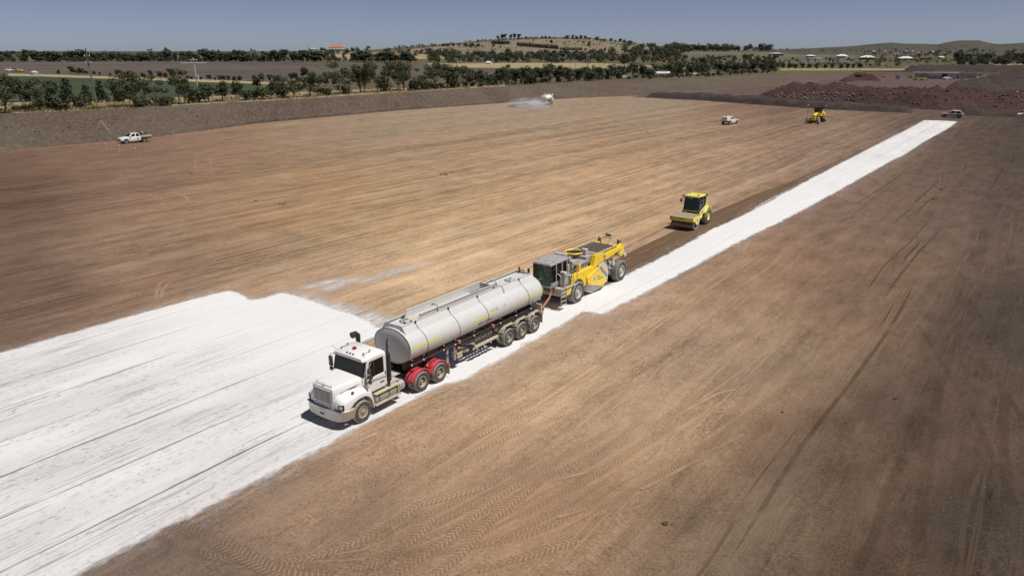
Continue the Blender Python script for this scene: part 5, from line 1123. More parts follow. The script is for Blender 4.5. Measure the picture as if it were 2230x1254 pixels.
# ================================================================ LIGHT VEHICLES
def sec(x, hw, z0, z1, top=.9, sh=.55):
    """car cross-section: sill to shoulder to deck"""
    zs = z0 + (z1 - z0) * sh
    return [(x, -hw * .93, z0), (x, -hw, zs), (x, -hw * top, z1), (x, -hw * .5, z1 + .02), (x, hw * .5, z1 + .02), (x, hw * top, z1), (x, hw, zs), (x, hw * .93, z0)]
def car(p, rz, label, cat='ute', body='white', style='ute', group=None, full=True):
    """x forward; 5.2 m long, 1.85 wide"""
    o = empty('parked_car' if style == 'car' else 'utility_truck', p, rz, label, cat, group)
    B = M[body]
    b = MB(B)
    if style in ('ute', 'tankute'):
        b.loft([sec(2.52, .78, .55, .82), sec(2.42, .86, .45, .98), sec(1.9, .92, .42, 1.06), sec(1.25, .93, .42, 1.14), sec(.9, .93, .42, 1.16), sec(-.9, .93, .42, 1.14), sec(-1.0, .92, .45, 1.14)])
    else:
        b.loft([sec(2.42, .80, .5, .78), sec(2.3, .86, .42, .92), sec(1.8, .92, .36, 1.0), sec(1.1, .93, .34, 1.08), sec(-1.6, .93, .34, 1.1), sec(-2.2, .9, .40, 1.08), sec(-2.38, .84, .5, 1.0)])
    bo = b.build('body', o, .03)
    rear = -1.0 if style in ('ute', 'tankute') else -2.2
    cb = MB(B)
    def ring(x, hw, z): return [(x, -hw, z), (x, hw, z)]
    top = 1.72 if style != 'car' else 1.62
    xr0, xr1 = .45, (rear + .15 if style in ('ute', 'tankute') else rear + .55)
    base = [(1.15, -.80, 1.12), (1.15, .80, 1.12), (rear, .84, 1.12), (rear, -.84, 1.12)]; tp = [(xr0, -.64, top), (xr0, .64, top), (xr1, .66, top), (xr1, -.66, top)]
    cb.loft([base, tp]); cab = cb.build('cabin', o, .05)
    # glazing set 6 mm proud of the pillars
    def panel(name, q, sh, d=.008):
        q = [Vector(v) for v in q]; c = sum(q, Vector()) / 4; n = (q[1] - q[0]).cross(q[2] - q[0]).normalized()
        if n.dot(c - Vector((0, 0, 1.4))) < 0: n = -n
        q = [c + (v - c) * sh + n * d for v in q]; mb = MB(M['glass']); mb.add([*q, *[v - n * .02 for v in q]], [(0, 1, 2, 3), (7, 6, 5, 4), (0, 4, 5, 1), (1, 5, 6, 2), (2, 6, 7, 3), (3, 7, 4, 0)]); mb.build(name, cab, smooth=0)
    panel('windscreen', [base[0], base[1], tp[1], tp[0]], .90)
    panel('rear_window', [base[2], base[3], tp[3], tp[2]], .8)
    for s in (0, 1):
        A = Vector(base[0 if not s else 1]); D = Vector(base[3 if not s else 2]); A2 = Vector(tp[0 if not s else 1]); D2 = Vector(tp[3 if not s else 2])
        for (a, b_) in ((.12, .52), (.56, .95)): panel('side_window', [A.lerp(D, a), A.lerp(D, b_), A2.lerp(D2, b_), A2.lerp(D2, max(a, .08))], .86, .012)
    for s in (-1, 1):
        hl = MB(M['insul']); hl.box((2.36, s * .66, .86), (.16, .34, .14)); hl.build('headlight', o)
        MB(M['black']).box((.92, s * 1.0, 1.2), (.12, .2, .2)).build('mirror', o)
        for x in (1.62, -1.55):
            arch = MB(M['darkgap']); arch.cyl((x, s * .90, .46), (x, s * .945, .46), .44, n=24); arch.build('wheel_arch', o)
            wheel(o, (x, s * .95, .37), s, .37, .24, .23, 'lgrey', n=24, deep=.04)
    gb = MB(M['black']); gb.box((2.47, 0, .74), (.1, 1.0, .18)); gb.box((2.5, 0, .5), (.16, 1.7, .18)); gb.build('front_bumper', o, .02)
    if style == 'ute':
        t = MB(M['lgrey']); t.box((-1.95, 0, .98), (1.9, 1.95, .1)); t.build('tray', o)
        for s in (-1, 1):
            t = MB(M['lgrey']); t.box((-1.95, s * .98, 1.14), (1.9, .04, .28)); q = t.build('tray_side', o)
            MB(M['yellowtape']).box((-1.95, s * 1.003, 1.20), (1.7, .01, .07)).build('reflective_strip', q)
        t = MB(M['black']); t.box((-1.08, -.9, 1.45), (.06, .06, .9)); t.box((-1.08, .9, 1.45), (.06, .06, .9)); t.box((-1.08, 0, 1.87), (.06, 1.86, .06)); t.build('headboard', o)
        t = MB(M['chassis']); t.box((-1.9, 0, .74), (2.0, .9, .22)); t.build('chassis', o)
    if style == 'tankute':
        t = MB(M['lgrey']); t.box((-1.95, 0, .92), (2.0, 1.95, .1)); t.build('tray', o); MB(M['chassis']).box((-1.9, 0, .7), (2.0, .9, .3)).build('chassis', o)
    if style == 'suv':
        lb_ = MB(M['hivisy']); lb_.box((-2.41, 0, .86), (.02, 1.6, .22)); lb_.build('rear_strip', o)
    tl = [MB(M['redlamp']).box(((-2.36 if style in ('suv', 'car') else -2.92), s * .8, .9), (.08, .14, .2)).build('tail_light', o) for s in (-1, 1)]
    return o
def yaw(p, q): d = q - p; return math.atan2(d.y, d.x)
# white ute parked against the foot of the embankment
a, bq = wp(276, 313.5), wp(317, 310); mid = a.lerp(bq, .5); rz = yaw(bq, a)
nn = Vector((-math.sin(rz), math.cos(rz), 0)); ctr = mid - nn * .93
u1 = car(ctr, rz, 'white dual-cab ute with tray and dark load parked at the foot of the embankment')
sg = MB(M['orange']); sg.box((-.45, .94, .82), (.34, .012, .26)); sg.box((-.45, .947, .82), (.26, .006, .06), M['black']); sg.build('door_sign', u1)
o = empty('generator', u1.matrix_world @ Vector((0, 0, 0)), rz, 'dark red and black generator loaded on the tray of the parked ute', 'generator'); o.location = ctr + Matrix.Rotation(rz, 3, 'Z') @ Vector((-1.7, 0, 1.032))
MB(M['brick']).box((0, 0, .24), (1.1, 1.3, .44)).build('case', o, .02); MB(M['black']).box((-.05, 0, .56), (1.0, 1.2, .18)).build('top', o, .02); MB(M['wallw']).box((.1, .1, .70), (.3, .4, .08)).build('lid', o)
# delineator posts
for (x, y, lb) in ((231, 321, 'red and white bollard furthest left, in front of the parked ute'), (260, 325, 'red and white bollard nearest the nose of the parked ute'), (295, 331, 'red and white bollard nearest the camera, right of the ute nose')):
    p = wp(x, y); o = empty('bollard', p, random.random(), lb, 'bollard', 'bollards in front of the parked ute')
    MB(M['redlamp']).cyl((0, 0, 0), (0, 0, .06), .24, .2, 8).build('base', o, 0)
    c = MB(M['hivis']); c.cyl((0, 0, .06), (0, 0, .5), .055, n=10); c.cyl((0, 0, .78), (0, 0, 1.1), .055, .05, 10); c.sphere((0, 0, 1.1), .055); c.build('post', o)
    MB(M['wallw']).cyl((0, 0, .5), (0, 0, .78), .075, n=10).build('reflective_band', o)
# survey tripod on the bank
p = wp(222, 281, 1.9); 
o = empty('survey_tripod', p, 0, 'pale wooden survey tripod standing on the face of the embankment', 'tripod')
ap = Vector((-.1, 0, 1.75))
for e_ in ((-.75, -.3, -.35), (1.35, -.2, -.35), (.2, 1.1, .1)): b = MB(M['wood']); b.cyl(ap, e_, .06, .04, 8); b.build('leg', o)
MB(M['black']).cyl(ap - Vector((0, 0, .06)), ap + Vector((0, 0, .1)), .14, n=12).build('head', o)
# white ute with tank on the back, mid distance, driving away to the right
p = wp(1589, 270.5); u2 = car(p, math.atan2(.72, .70), 'white ute seen from behind on the graded soil with a white tank on its tray', style='tankute')
o = empty('water_cube', p + Matrix.Rotation(math.atan2(.72, .70), 3, 'Z') @ Vector((-1.9, 0, .972)), math.atan2(.72, .70), 'white tank carried on the tray of the middle distance ute', 'tank')
MB(M['wallw']).box((0, 0, .42), (1.5, 1.5, .84), tx=.92, ty=.92).build('body', o, .08); MB(M['black']).cyl((0, 0, .84), (0, 0, .9), .2, n=12).build('lid', o)
MB(M['lgrey']).box((-.76, 0, .3), (.02, .5, .3)).build('outlet_panel', o)
# right side vehicles
p = wp(2073, 256.5); u3 = car(p, math.atan2(.55, -.75), 'grey four-wheel drive with yellow-green rear markings beyond the end of the lime strip', 'four-wheel drive', 'grey', 'suv')
MB(M['wallw']).box((-.6, 0, 1.74), (1.5, 1.1, .06)).build('roof_rack', u3); MB(M['orange']).cyl((-.1, 0, 1.77), (-.1, 0, 1.92), .08, n=8).build('beacon', u3)
p = wp(2232, 256); u4 = car(p, math.atan2(.05, -1), 'white car cut by the right edge behind the low bund', 'car', 'white', 'car')
p = wp(2214, 210.5, 1.2); u5 = car(p, math.atan2(.12, -1), 'dark ute with a white canopy on top of the spoil at the right edge', 'ute', 'grey', 'tankute')
o = empty('canopy_box', p + Vector((1.9, -.1, .972)), math.atan2(.12, -1), 'white and blue-grey canopy box on the dark ute at the right edge', 'canopy'); MB(M['navy']).box((.3, 0, .5), (1.0, 1.8, .98)).build('front_box', o, .02); MB(M['wallw']).box((-.75, 0, .52), (1.0, 1.84, 1.02)).build('rear_box', o, .02)
p = groundpt(1361, 172); car(p, math.atan2(.1, -1), 'white van glimpsed between trees left of the road tanker', 'van', 'white', 'car')
p = groundpt(1544, 163); car(p, math.atan2(.1, -1), 'white car on the road right of the road tanker', 'car', 'white', 'car')
p = groundpt(1512, 165); car(p, math.atan2(.1, 1), 'small white ute on the road just right of the road tanker', 'ute', 'white', 'ute')
p = groundpt(22, 156); car(p, .4, 'white car, leftmost at the left farm', 'car', 'white', 'car', 'vehicles at the left farm')
p = groundpt(33, 156); car(p, .1, 'red car in the middle of the cars at the left farm', 'car', 'brick', 'car', 'vehicles at the left farm')
p = groundpt(43, 157); car(p, -.3, 'yellow car nearest the round tank at the left farm', 'car', 'ryellow', 'car', 'vehicles at the left farm')
for i, x in enumerate((2000, 2012)): p = wp(x, 175.5); car(p, .1 + i * .2, ('yellow-green car, left one before the site office', 'yellow-green car, right one before the site office')[i], 'car', 'hivisy', 'car', 'cars parked before the site office')
for (x, y, l) in ((2062, 174, 'white car parked below the white wall of the site office'),): car(wp(x, y), .0, l, 'car', 'white', 'car')
car(wp(2092, 171.8), .2, 'red car in front of the grey sheet wall', 'car', 'brick', 'car')

# ---- rigid trucks: spraying water truck and the white road tanker
def rigid(p, rz, label, L_=8.4, sc=1.0, axles=(3.0, 1.75, -1.6, -2.95), tankmat='wallw', cabmat='white', z=0):
    o = empty('water_truck', p, rz, label, 'truck')
    b = MB(M[cabmat]); b.prism([(4.15, .75), (4.2, 1.5), (3.95, 2.85), (2.6, 2.95), (2.55, .75)], -1.2, 1.2); cab = b.build('cab', o, .05)
    MB(M['glass']).prism([(4.205, 1.6), (4.0, 2.62), (3.96, 2.62), (4.16, 1.6)], -1.08, 1.08).build('windscreen', cab)
    for s in (-1, 1):
        MB(M['glass']).box((3.4, s * 1.205, 2.2), (.85, .02, .7)).build('side_window', cab); MB(M['black']).box((4.1, s * 1.4, 2.2), (.1, .2, .55)).build('mirror', cab)
        MB(M['insul']).box((4.2, s * .9, .95), (.05, .35, .18)).build('headlight', cab)
    MB(M['black']).box((3.3, 0, .75), (1.8, 2.3, .5)).build('step_panel', o)
    MB(M['chassis']).box((-.4, 0, .85), (7.6, .9, .3)).build('chassis', o)
    t = MB(M[tankmat]); n = 28; rings = []
    for (x, k) in ((2.35, .90), (2.3, 1), (-3.9, 1), (-3.95, .90)): rings.append([(x, 1.15 * k * math.cos(2 * math.pi * i / n), 1.98 + .86 * k * math.sin(2 * math.pi * i / n)) for i in range(n)])
    t.loft(rings); tk = t.build('tank', o); MB(M['beige']).box((-.8, 0, 2.86), (4.8, 1.0, .12)).build('walkway', tk)
    r = MB(M['orange']); 
    for s in (-1, 1): r.tube([(1.4, s * .5, 2.9), (1.4, s * .5, 3.25), (-1.8, s * .5, 3.25), (-1.8, s * .5, 2.9)], .03, 6, M['beige'])
    r.build('hand_rail', tk)
    MB(M['steel']).tube([(-3.0, .0, 2.85), (-3.0, 0, 3.5), (-2.2, 0, 3.5), (-2.2, 0, 2.85)], .06, 8).build('filler_pipe', tk)
    MB(M['grey']).box((-4.0, 0, .95), (.2, 2.2, .6)).build('spray_bar', o)
    for x in axles:
        for s in (-1, 1): wheel(o, (x, s * 1.22, .52), s, .52, .3 if x > 1 else .55, .28, 'rim', n=24, deep=.04 if x > 1 else .12)
    return o
p = wp(1190, 227.5); rz = math.atan2(.95, .30); WT = rigid(p, rz, 'white and cream water truck spraying water at the foot of the embankment')
p = groundpt(1440, 170); t2 = rigid(p, math.atan2(.05, -1), 'white road tanker passing on the road behind the embankment')
t2.name = 'road_tanker'; t2.scale = (1.0, 1.0, 1.0)
# spray: fine water drifting behind the truck
m = bpy.data.materials.new('spray_mist'); m.use_nodes = True; t = m.node_tree; t.nodes.clear(); out = N(t, 'ShaderNodeOutputMaterial'); pv = N(t, 'ShaderNodeVolumePrincipled')
pv.inputs['Color'].default_value = (.93, .95, 1, 1); tc = N(t, 'ShaderNodeTexCoord'); nn_ = N(t, 'ShaderNodeTexNoise', inp={'Scale': 2.6, 'Detail': 5.0, 'Roughness': .6}); L(t, tc.outputs['Object'], nn_.inputs['Vector'])
ln = N(t, 'ShaderNodeVectorMath', operation='LENGTH'); L(t, tc.outputs['Object'], ln.inputs[0]); fall = mrange(t, ln.outputs['Value'], 1.0, .35)
L(t, mth(t, 'MULTIPLY', mth(t, 'MULTIPLY', fall, mrange(t, nn_.outputs[0], .40, .70)), .36), pv.inputs['Density']); pv.inputs['Anisotropy'].default_value = .2; L(t, pv.outputs[0], out.inputs['Volume'])
def puff(px, py, z, r, label):
    b = MB(m); b.sphere((0, 0, 0), 1.0, n=16); o = b.build('water_spray')
    o.location = wp(px, py, z) ; o.scale = r; tag(o, label, 'water spray', kind='stuff'); return o
puff(1152, 228, 1.1, (7.5, 7.0, 2.3), 'thin grey mist of sprayed water drifting left behind the water truck')
puff(1172, 227, 1.3, (3.4, 4.0, 2.1), 'denser burst of sprayed water at the rear of the water truck')
# wet soil where the spray lands
mw, tw, nw, bw = newmat('wet_soil'); vw = lane_coords(tw); al, sd_ = edge_alpha(tw, vw, 1.4, 1.2)
bw.inputs['Base Color'].default_value = (.095, .072, .064, 1); bw.inputs['Roughness'].default_value = .55; with_alpha(mw, tw, nw, bw, mth(tw, 'MULTIPLY', al, .8))
masked_sheet('wet_ground', [xy([(1108, 233), (1112, 229), (1140, 226), (1192, 226), (1200, 229), (1180, 232), (1150, 234.5), (1120, 234.5)])], [], .006, mw, 2.5, .7)
# ================================================================ HERO MACHINES
M['exh'] = paint('burnt_steel', (.07, .06, .06), .55, .4, .2, (.2, .17, .15, 1), 3, zdirt=5)
RZ = math.atan2(-DIRV.y, -DIRV.x)                         # travel direction of truck and reclaimer (towards the camera side)
# ---------------------------------------------------------------- prime mover
T = empty('prime_mover_truck', (-7.786, 30.548, 0), RZ, 'white prime mover with red rear guards pulling the tanker trailer over the lime', 'truck')
W = 1.22
# bonnet
b = MB(M['white'])
def hs(x, hb, ht, zb, zt, r=.12):
    return [(x, -hb, zb), (x, -hb, zt - r * 2.4), (x, -ht - (hb - ht) * .45, zt - r * .8), (x, -ht, zt - r * .15), (x, -ht * .5, zt), (x, ht * .5, zt), (x, ht, zt - r * .15), (x, ht + (hb - ht) * .45, zt - r * .8), (x, hb, zt - r * 2.4), (x, hb, zb)]
b.loft([hs(1.04, .68, .60, .66, 1.90), hs(.98, .71, .62, .64, 1.95), hs(.6, .77, .65, .62, 1.99), hs(0, .88, .72, .62, 2.03), hs(-.42, 1.00, .82, .62, 2.06)])
bon = b.build('bonnet', T, .03)
# grille
b = MB(M['white']); b.box((1.055, 0, 1.39), (.06, 1.34, 1.06)); b.build('grille_surround', T, .03)
b = MB(M['chrome']); b.box((1.085, 0, 1.51), (.03, 1.22, .70)); g = b.build('grille', T, .012)
b = MB(M['grey']); b.box((1.103, 0, 1.51), (.006, 1.14, .64)); b.build('opening', g, 0)
b = MB(M['steel'])
for i in range(15): b.box((1.114, 0, 1.205 + i * .0435), (.03, 1.14, .026), rot=('Y', .5), mat=M['plate'])
for y in (-.57, -.19, .19, .57): b.box((1.118, y, 1.51), (.025, .024, .64))
b.build('slats', g, 0)
b = MB(M['letter'])
put_text(b, 'MCKENZIE WATER', .17, lambda x, y: (1.089, -.56 + x, 1.035 + y * .78), M['letter'], width=1.12); b.build('lettering', T, 0, smooth=0)
b = MB(M['steel']); b.tube([(1.04, -.5, 1.92), (.98, -.5, 2.00), (.98, .5, 2.00), (1.04, .5, 1.92)], .013, 6)
for y in (-.5, 0, .5): b.cyl((.98, y, 1.96), (.98, y, 2.14), .008, n=5)
b.build('bonnet_rail', T, 0)
MB(M['chrome']).box((1.02, 0, 1.935), (.08, .18, .02)).build('bonnet_badge', T)
# guards with wheel arch
for s in (-1, 1):
    st = [(1.05, .96, 1.00, 1.30, 1.00), (.98, .95, 1.14, 1.46, 1.12), (.85, .95, 1.26, 1.56, 1.18), (.66, .95, 1.33, 1.62, 1.2), (.50, 1.02, 1.37, 1.66, 1.2), (.34, 1.14, 1.40, 1.68, 1.2), (.1, 1.22, 1.43, 1.70, 1.2), (-.14, 1.25, 1.44, 1.70, 1.2), (-.38, 1.21, 1.41, 1.68, 1.2), (-.58, 1.08, 1.34, 1.60, 1.2), (-.72, .88, 1.22, 1.50, 1.2), (-.80, .62, .98, 1.40, 1.19), (-.86, .40, .62, 1.2, 1.19)]
    b = MB(M['white']); rings = []
    for (x, zb, zo, zi, hw) in st:
        rings.append([(x, s * .62, zb), (x, s * .62, zi + .06), (x, s * .82, zi), (x, s * 1.04, zo + (zi - zo) * .55), (x, s * hw * .985, zo), (x, s * hw, zo - .05 if zo - .05 > zb else zb + .01), (x, s * hw, zb)])
    b.loft(rings); gd = b.build('front_guard', T, .015)
    MB(M['redlamp']).box((.30, s * 1.07, 1.60), (.12, .08, .09)).build('marker_lamp', gd)
    b = MB(M['black']); b.prism([(1.012, 1.04), (1.012, 1.30), (.93, 1.33), (.70, 1.30), (.66, 1.10), (.9, 1.02)], s * .96, s * 1.205, None); 
    hl = MB(M['black']); hl.box((.985, s * 1.05, 1.12), (.07, .27, .26), rot=('Z', s * .50)); h = hl.build('headlight', T, .012)
    q = MB(M['insul']); q.cyl((1.005, s * 1.06, 1.12), (1.032, s * 1.075, 1.12), .075, n=14); q.build('lens', h)
# bumper (swept corners)
pr = [(1.20, 0), (1.19, .5), (1.14, .88), (1.04, 1.10), (.88, 1.22), (.62, 1.235), (.40, 1.235)]
out = [(x, y) for x, y in pr]; full = [(x, -y) for x, y in out[::-1]] + out[1:]
b = MB(M['bumper']); rings = []
for (x, y) in full:
    nx, ny = x - .2, y * .9; l = math.hypot(nx, ny); nx, ny = nx / l, ny / l; zb = .42 if abs(y) < 1.1 else .45
    rings.append([(x, y, zb + .03), (x + nx * .012, y + ny * .012, .66), (x, y, .93), (x - nx * .05, y - ny * .05, .96), (x - nx * .07, y - ny * .07, .93), (x - nx * .07, y - ny * .07, zb)])
b.loft(rings); bp_ = b.build('bumper', T, 0, smooth=50)
MB(M['plate']).box((1.218, 0, .80), (.012, .40, .11)).build('number_plate', bp_)
MB(M['darkgap']).box((1.212, 0, .655), (.02, .26, .07)).build('tow_slot', bp_)
for s in (-1, 1): MB(M['yellowtape']).box((.58, s * 1.238, .90), (.38, .012, .045)).build('reflective_strip', bp_)
for s in (-1, 1): MB(M['black']).box((.98, s * .90, .965), (.30, .40, .03)).build('bumper_tray', T)
# cab
b = MB(M['white'])
def cs(x, hw, zb, zt, hw2=None): hw2 = hw2 or hw - .06; return [(x, -hw, zb), (x, -hw, zb + (zt - zb) * .5), (x, -hw2, zt), (x, hw2, zt), (x, hw, zb + (zt - zb) * .5), (x, hw, zb)]
# lower cab shell, pillars and roof as one body around a hollow cabin
b.box((-1.13, 0, 1.22), (1.36, 2.16, .06)); b.box((-1.79, 0, 1.98), (.06, 2.10, 1.56))
for s in (-1, 1):
    b.prism([(-.45, 1.22), (-1.80, 1.22), (-1.80, 1.90), (-1.02, 1.90), (-.98, 1.86), (-.45, 1.86)], s * 1.02, s * 1.09)            # door skin
    b.prism([(-1.66, 1.9), (-1.82, 1.9), (-1.82, 2.78), (-1.66, 2.78)], s * 1.0, s * 1.075); b.prism([(-.45, 1.9), (-.60, 1.9), (-.80, 2.72), (-.66, 2.72)], s * .98, s * 1.06)
    b.box((-1.2, s * 1.02, 2.74), (1.1, .07, .12))
b.box((-.47, 0, 1.93), (.08, 2.06, .16)); b.box((-.43, 0, 1.55), (.10, 2.06, .78))
b.loft([[(-.50, -.98, 2.72), (-.50, .98, 2.72), (-.44, .94, 2.80), (-.52, .86, 2.86), (-.52, -.86, 2.86), (-.44, -.94, 2.80)], [(-.75, -1.06, 2.74), (-.75, 1.06, 2.74), (-.75, 1.05, 2.84), (-.8, .88, 2.94), (-.8, -.88, 2.94), (-.75, -1.05, 2.84)], [(-1.3, -1.07, 2.76), (-1.3, 1.07, 2.76), (-1.3, 1.05, 2.88), (-1.3, .88, 2.98), (-1.3, -.88, 2.98), (-1.3, -1.05, 2.88)], [(-1.82, -1.05, 2.74), (-1.82, 1.05, 2.74), (-1.84, 1.03, 2.84), (-1.78, .86, 2.93), (-1.78, -.86, 2.93), (-1.84, -1.03, 2.84)]])
cab = b.build('cab', T, .015)
def quad(name, parent, q, mat, th=.012):
    q = [Vector(v) for v in q]; n = (q[1] - q[0]).cross(q[3] - q[0]).normalized() * th; mb = MB(M[mat]); mb.add([*q, *[v + n for v in q]], [(0, 1, 2, 3), (7, 6, 5, 4), (0, 4, 5, 1), (1, 5, 6, 2), (2, 6, 7, 3), (3, 7, 4, 0)]); return mb.build(name, parent, smooth=0)
ws = quad('windscreen', cab, [(-.46, -.97, 2.0), (-.46, .97, 2.0), (-.60, .93, 2.73), (-.60, -.93, 2.73)], 'clear')
b = MB(M['black']); b.box((-.45, 0, 2.0), (.03, 1.98, .035)); b.box((-.595, 0, 2.72), (.03, 1.9, .03))
for s in (-1, 1): b.cyl((-.455, s * .975, 2.0), (-.595, s * .93, 2.73), .022, n=6)
b.build('seal', ws)
for s in (-1, 1):
    quad('side_window', cab, [(-.62, s * 1.045, 1.92), (-1.02, s * 1.045, 1.92), (-1.02, s * 1.035, 2.68), (-.80, s * 1.035, 2.68)], 'clear')
    quad('side_window', cab, [(-1.06, s * 1.045, 1.92), (-1.64, s * 1.045, 1.92), (-1.64, s * 1.035, 2.68), (-1.06, s * 1.035, 2.68)], 'clear')
    d = MB(M['stripe']); 
    for zz in (1.80, 1.745): d.prism([(-.46, zz), (-1.80, zz - .10), (-1.80, zz - .125), (-.46, zz - .025)], s * 1.092, s * 1.094)
    d.prism([(-.44, 1.26), (-.455, 1.26), (-.455, 1.86), (-.44, 1.86)], s * 1.0905, s * 1.093); d.box((-1.03, s * 1.079, 2.3), (.035, .01, .8))
    d.build('stripe', cab, smooth=0)
    d = MB(M['black']); d.box((-1.50, s * 1.10, 1.50), (.26, .03, .035)); d.box((-1.72, s * 1.095, 1.86), (.05, .03, .14)); d.build('door_handle', cab)
    MB(M['orange']).sphere((-1.72, s * 1.10, 1.30), .035, n=8).build('marker_lamp', cab)
    MB(M['black']).prism([(-.5, 1.40), (-.72, 1.22), (-.70, 1.18), (-.48, 1.36)], s * 1.095, s * 1.15).build('grab_step', cab)
for zz, dz in ((1.66, 0), (1.605, 0)):
    for s in (-1, 1):
        d = MB(M['stripe']); d.add([(.75, s * .775, zz), (-.42, s * .962, zz + .14), (-.42, s * .962, zz + .165), (.75, s * .775, zz + .025)], [(0, 1, 2, 3)]); d.build('stripe', bon, smooth=0)
# things on the roof
for y, z in ((-.2, 2.86), (0, 2.87), (.2, 2.86)): MB(M['redlamp']).box((-.64, y, 2.915), (.07, .09, .045)).build('roof_lamp', cab)
b = MB(M['redlamp']); b.cyl((-1.05, -.15, 2.96), (-1.05, -.15, 3.05), .11, .09, 12); b.build('beacon', cab)
for y in (-.72, .72):
    b = MB(M['steel']); b.cyl((-.78, y, 2.97), (-1.18, y, 3.03), .012, n=6); b.cyl((-.76, y, 3.0), (-.84, y, 3.01), .05, .035, 10); b.cyl((-1.14, y, 3.05), (-1.22, y, 3.06), .05, .035, 10); b.build('air_horn', cab)
b = MB(M['black']); b.cyl((-.7, -1.0, 2.9), (-.55, -1.12, 3.05), .01, n=5); b.cyl((-.7, .9, 2.9), (-.65, .85, 3.2), .008, n=5); b.build('aerial', cab)
# cabin inside
b = MB(M['chassis']); b.box((-.62, 0, 1.78), (.34, 2.0, .28)); b.box((-1.66, 0, 2.0), (.15, 1.9, .8)); b.build('dashboard', cab)
for y in (-.5, .5): b = MB(M['grey']); b.box((-1.35, y, 1.62), (.45, .5, .16)); b.box((-1.58, y, 2.02), (.14, .48, .72)); b.build('seat', cab, .03)
b = MB(M['black']); b.ring((-.86, -.5, 2.02), (.8, 0, .6), [(.21, -.012), (.225, 0), (.21, .012), (.2, 0), (.21, -.012)], 20); b.build('steering_wheel', cab)
# hat and papers on the dashboard
o = empty('hat', (0, 0, 0), 0, 'green cap lying on the dashboard behind the windscreen', 'hat'); o.location = T.matrix_basis @ Vector((0, 0, 0)); 
hp_ = Matrix.Rotation(RZ, 4, 'Z') @ Vector((-.60, .12, 1.921)); o.location = Vector((-7.786, 30.548, 0)) + hp_
b = MB(M['olive']); b.sphere((0, 0, .05), .10, n=12, sc=(1, 1, .7)); b.box((.02, .12, .02), (.16, .14, .015)); b.build('crown_and_peak', o)
o2 = empty('cap', o.location + Matrix.Rotation(RZ, 3, 'Z') @ Vector((.02, -.28, 0)), 0, 'orange brown cloth lying left of the green cap on the dashboard', 'cloth'); MB(M['beige']).sphere((0, 0, .04), .10, n=10, sc=(1.2, .8, .5)).build('cloth', o2)
# driver on the right-hand seat
def seated(name, parent_loc, rz, label, shirt, hat=None, arms=((.32, .22, .22), (.32, -.22, .22))):
    """a sitting figure, hip at the origin, looking along +x"""
    o = bpy.data.objects.new(name, None)
    V = [(0, 0, 0), (-.02, 0, .2), (-.03, 0, .42), (-.02, 0, .54), (.02, 0, .62), (.03, 0, .72), (-.03, .19, .46), (.1, .24, .24), arms[0], (-.03, -.19, .46), (.1, -.24, .24), arms[1], (.2, .1, -.01), (.42, .13, .02), (.48, .13, -.38), (.2, -.1, -.01), (.42, -.13, .02), (.48, -.13, -.38)]
    E_ = [(0, 1), (1, 2), (2, 3), (3, 4), (4, 5), (2, 6), (6, 7), (7, 8), (2, 9), (9, 10), (10, 11), (0, 12), (12, 13), (13, 14), (0, 15), (15, 16), (16, 17)]
    Rd = [.15, .15, .16, .06, .085, .08, .07, .05, .035, .07, .05, .035, .09, .07, .05, .09, .07, .05]
    me = bpy.data.meshes.new(name); me.from_pydata(V, E_, []); me.update(); me.materials.append(M[shirt])
    o = bpy.data.objects.new(name, me); COL.objects.link(o); o.location = parent_loc; o.rotation_euler = (0, 0, rz); tag(o, label, 'person')
    sk = o.modifiers.new('skin', 'SKIN')
    for i, r in enumerate(Rd): me.skin_vertices[0].data[i].radius = (r, r)
    me.skin_vertices[0].data[0].use_root = True
    ss = o.modifiers.new('sub', 'SUBSURF'); ss.levels = 1; ss.render_levels = 2
    b = MB(M['skin']); b.sphere((.045, 0, .68), .094, n=14, sc=(1, .82, 1.2)); b.cyl((.13, 0, .67), (.155, 0, .655), .016, n=6)
    for s in (-1, 1): b.sphere((.04, s * .085, .68), .022, n=6); b.sphere((.118, s * .032, .70), .012, M['black'], 6)
    b.box((.125, 0, .625), (.01, .045, .008), M['redlamp']); b.build('face', o)
    b = MB(M['black']); b.sphere((.02, 0, .715), .1, n=12, sc=(1, .88, .95)); b.build('hair', o)
    for s, a in ((1, arms[0]), (-1, arms[1])):
        a = Vector(a); b = MB(M['skin']); b.sphere(a + Vector((.03, 0, 0)), .04, n=8, sc=(1.2, .6, 1))
        for i in range(4): b.tube([a + Vector((.06, (i - 1.5) * .016 , .02)), a + Vector((.095 - abs(i - 1.4) * .006, (i - 1.5) * .018, .0)), a + Vector((.085, (i - 1.5) * .018, -.035))], [.009, .008, .007], 5)
        b.tube([a + Vector((.03, -s * .03, .0)), a + Vector((.06, -s * .055, .0))], [.011, .008], 5); b.build('hand', o)
    return o
def local(root, v): return Vector(root.location) + Matrix.Rotation(root.rotation_euler[2], 3, 'Z') @ Vector(v)
seated('person', local(T, (-1.34, -.5, 1.78)), RZ, 'driver in a dark navy shirt at the wheel of the white truck', 'navy')
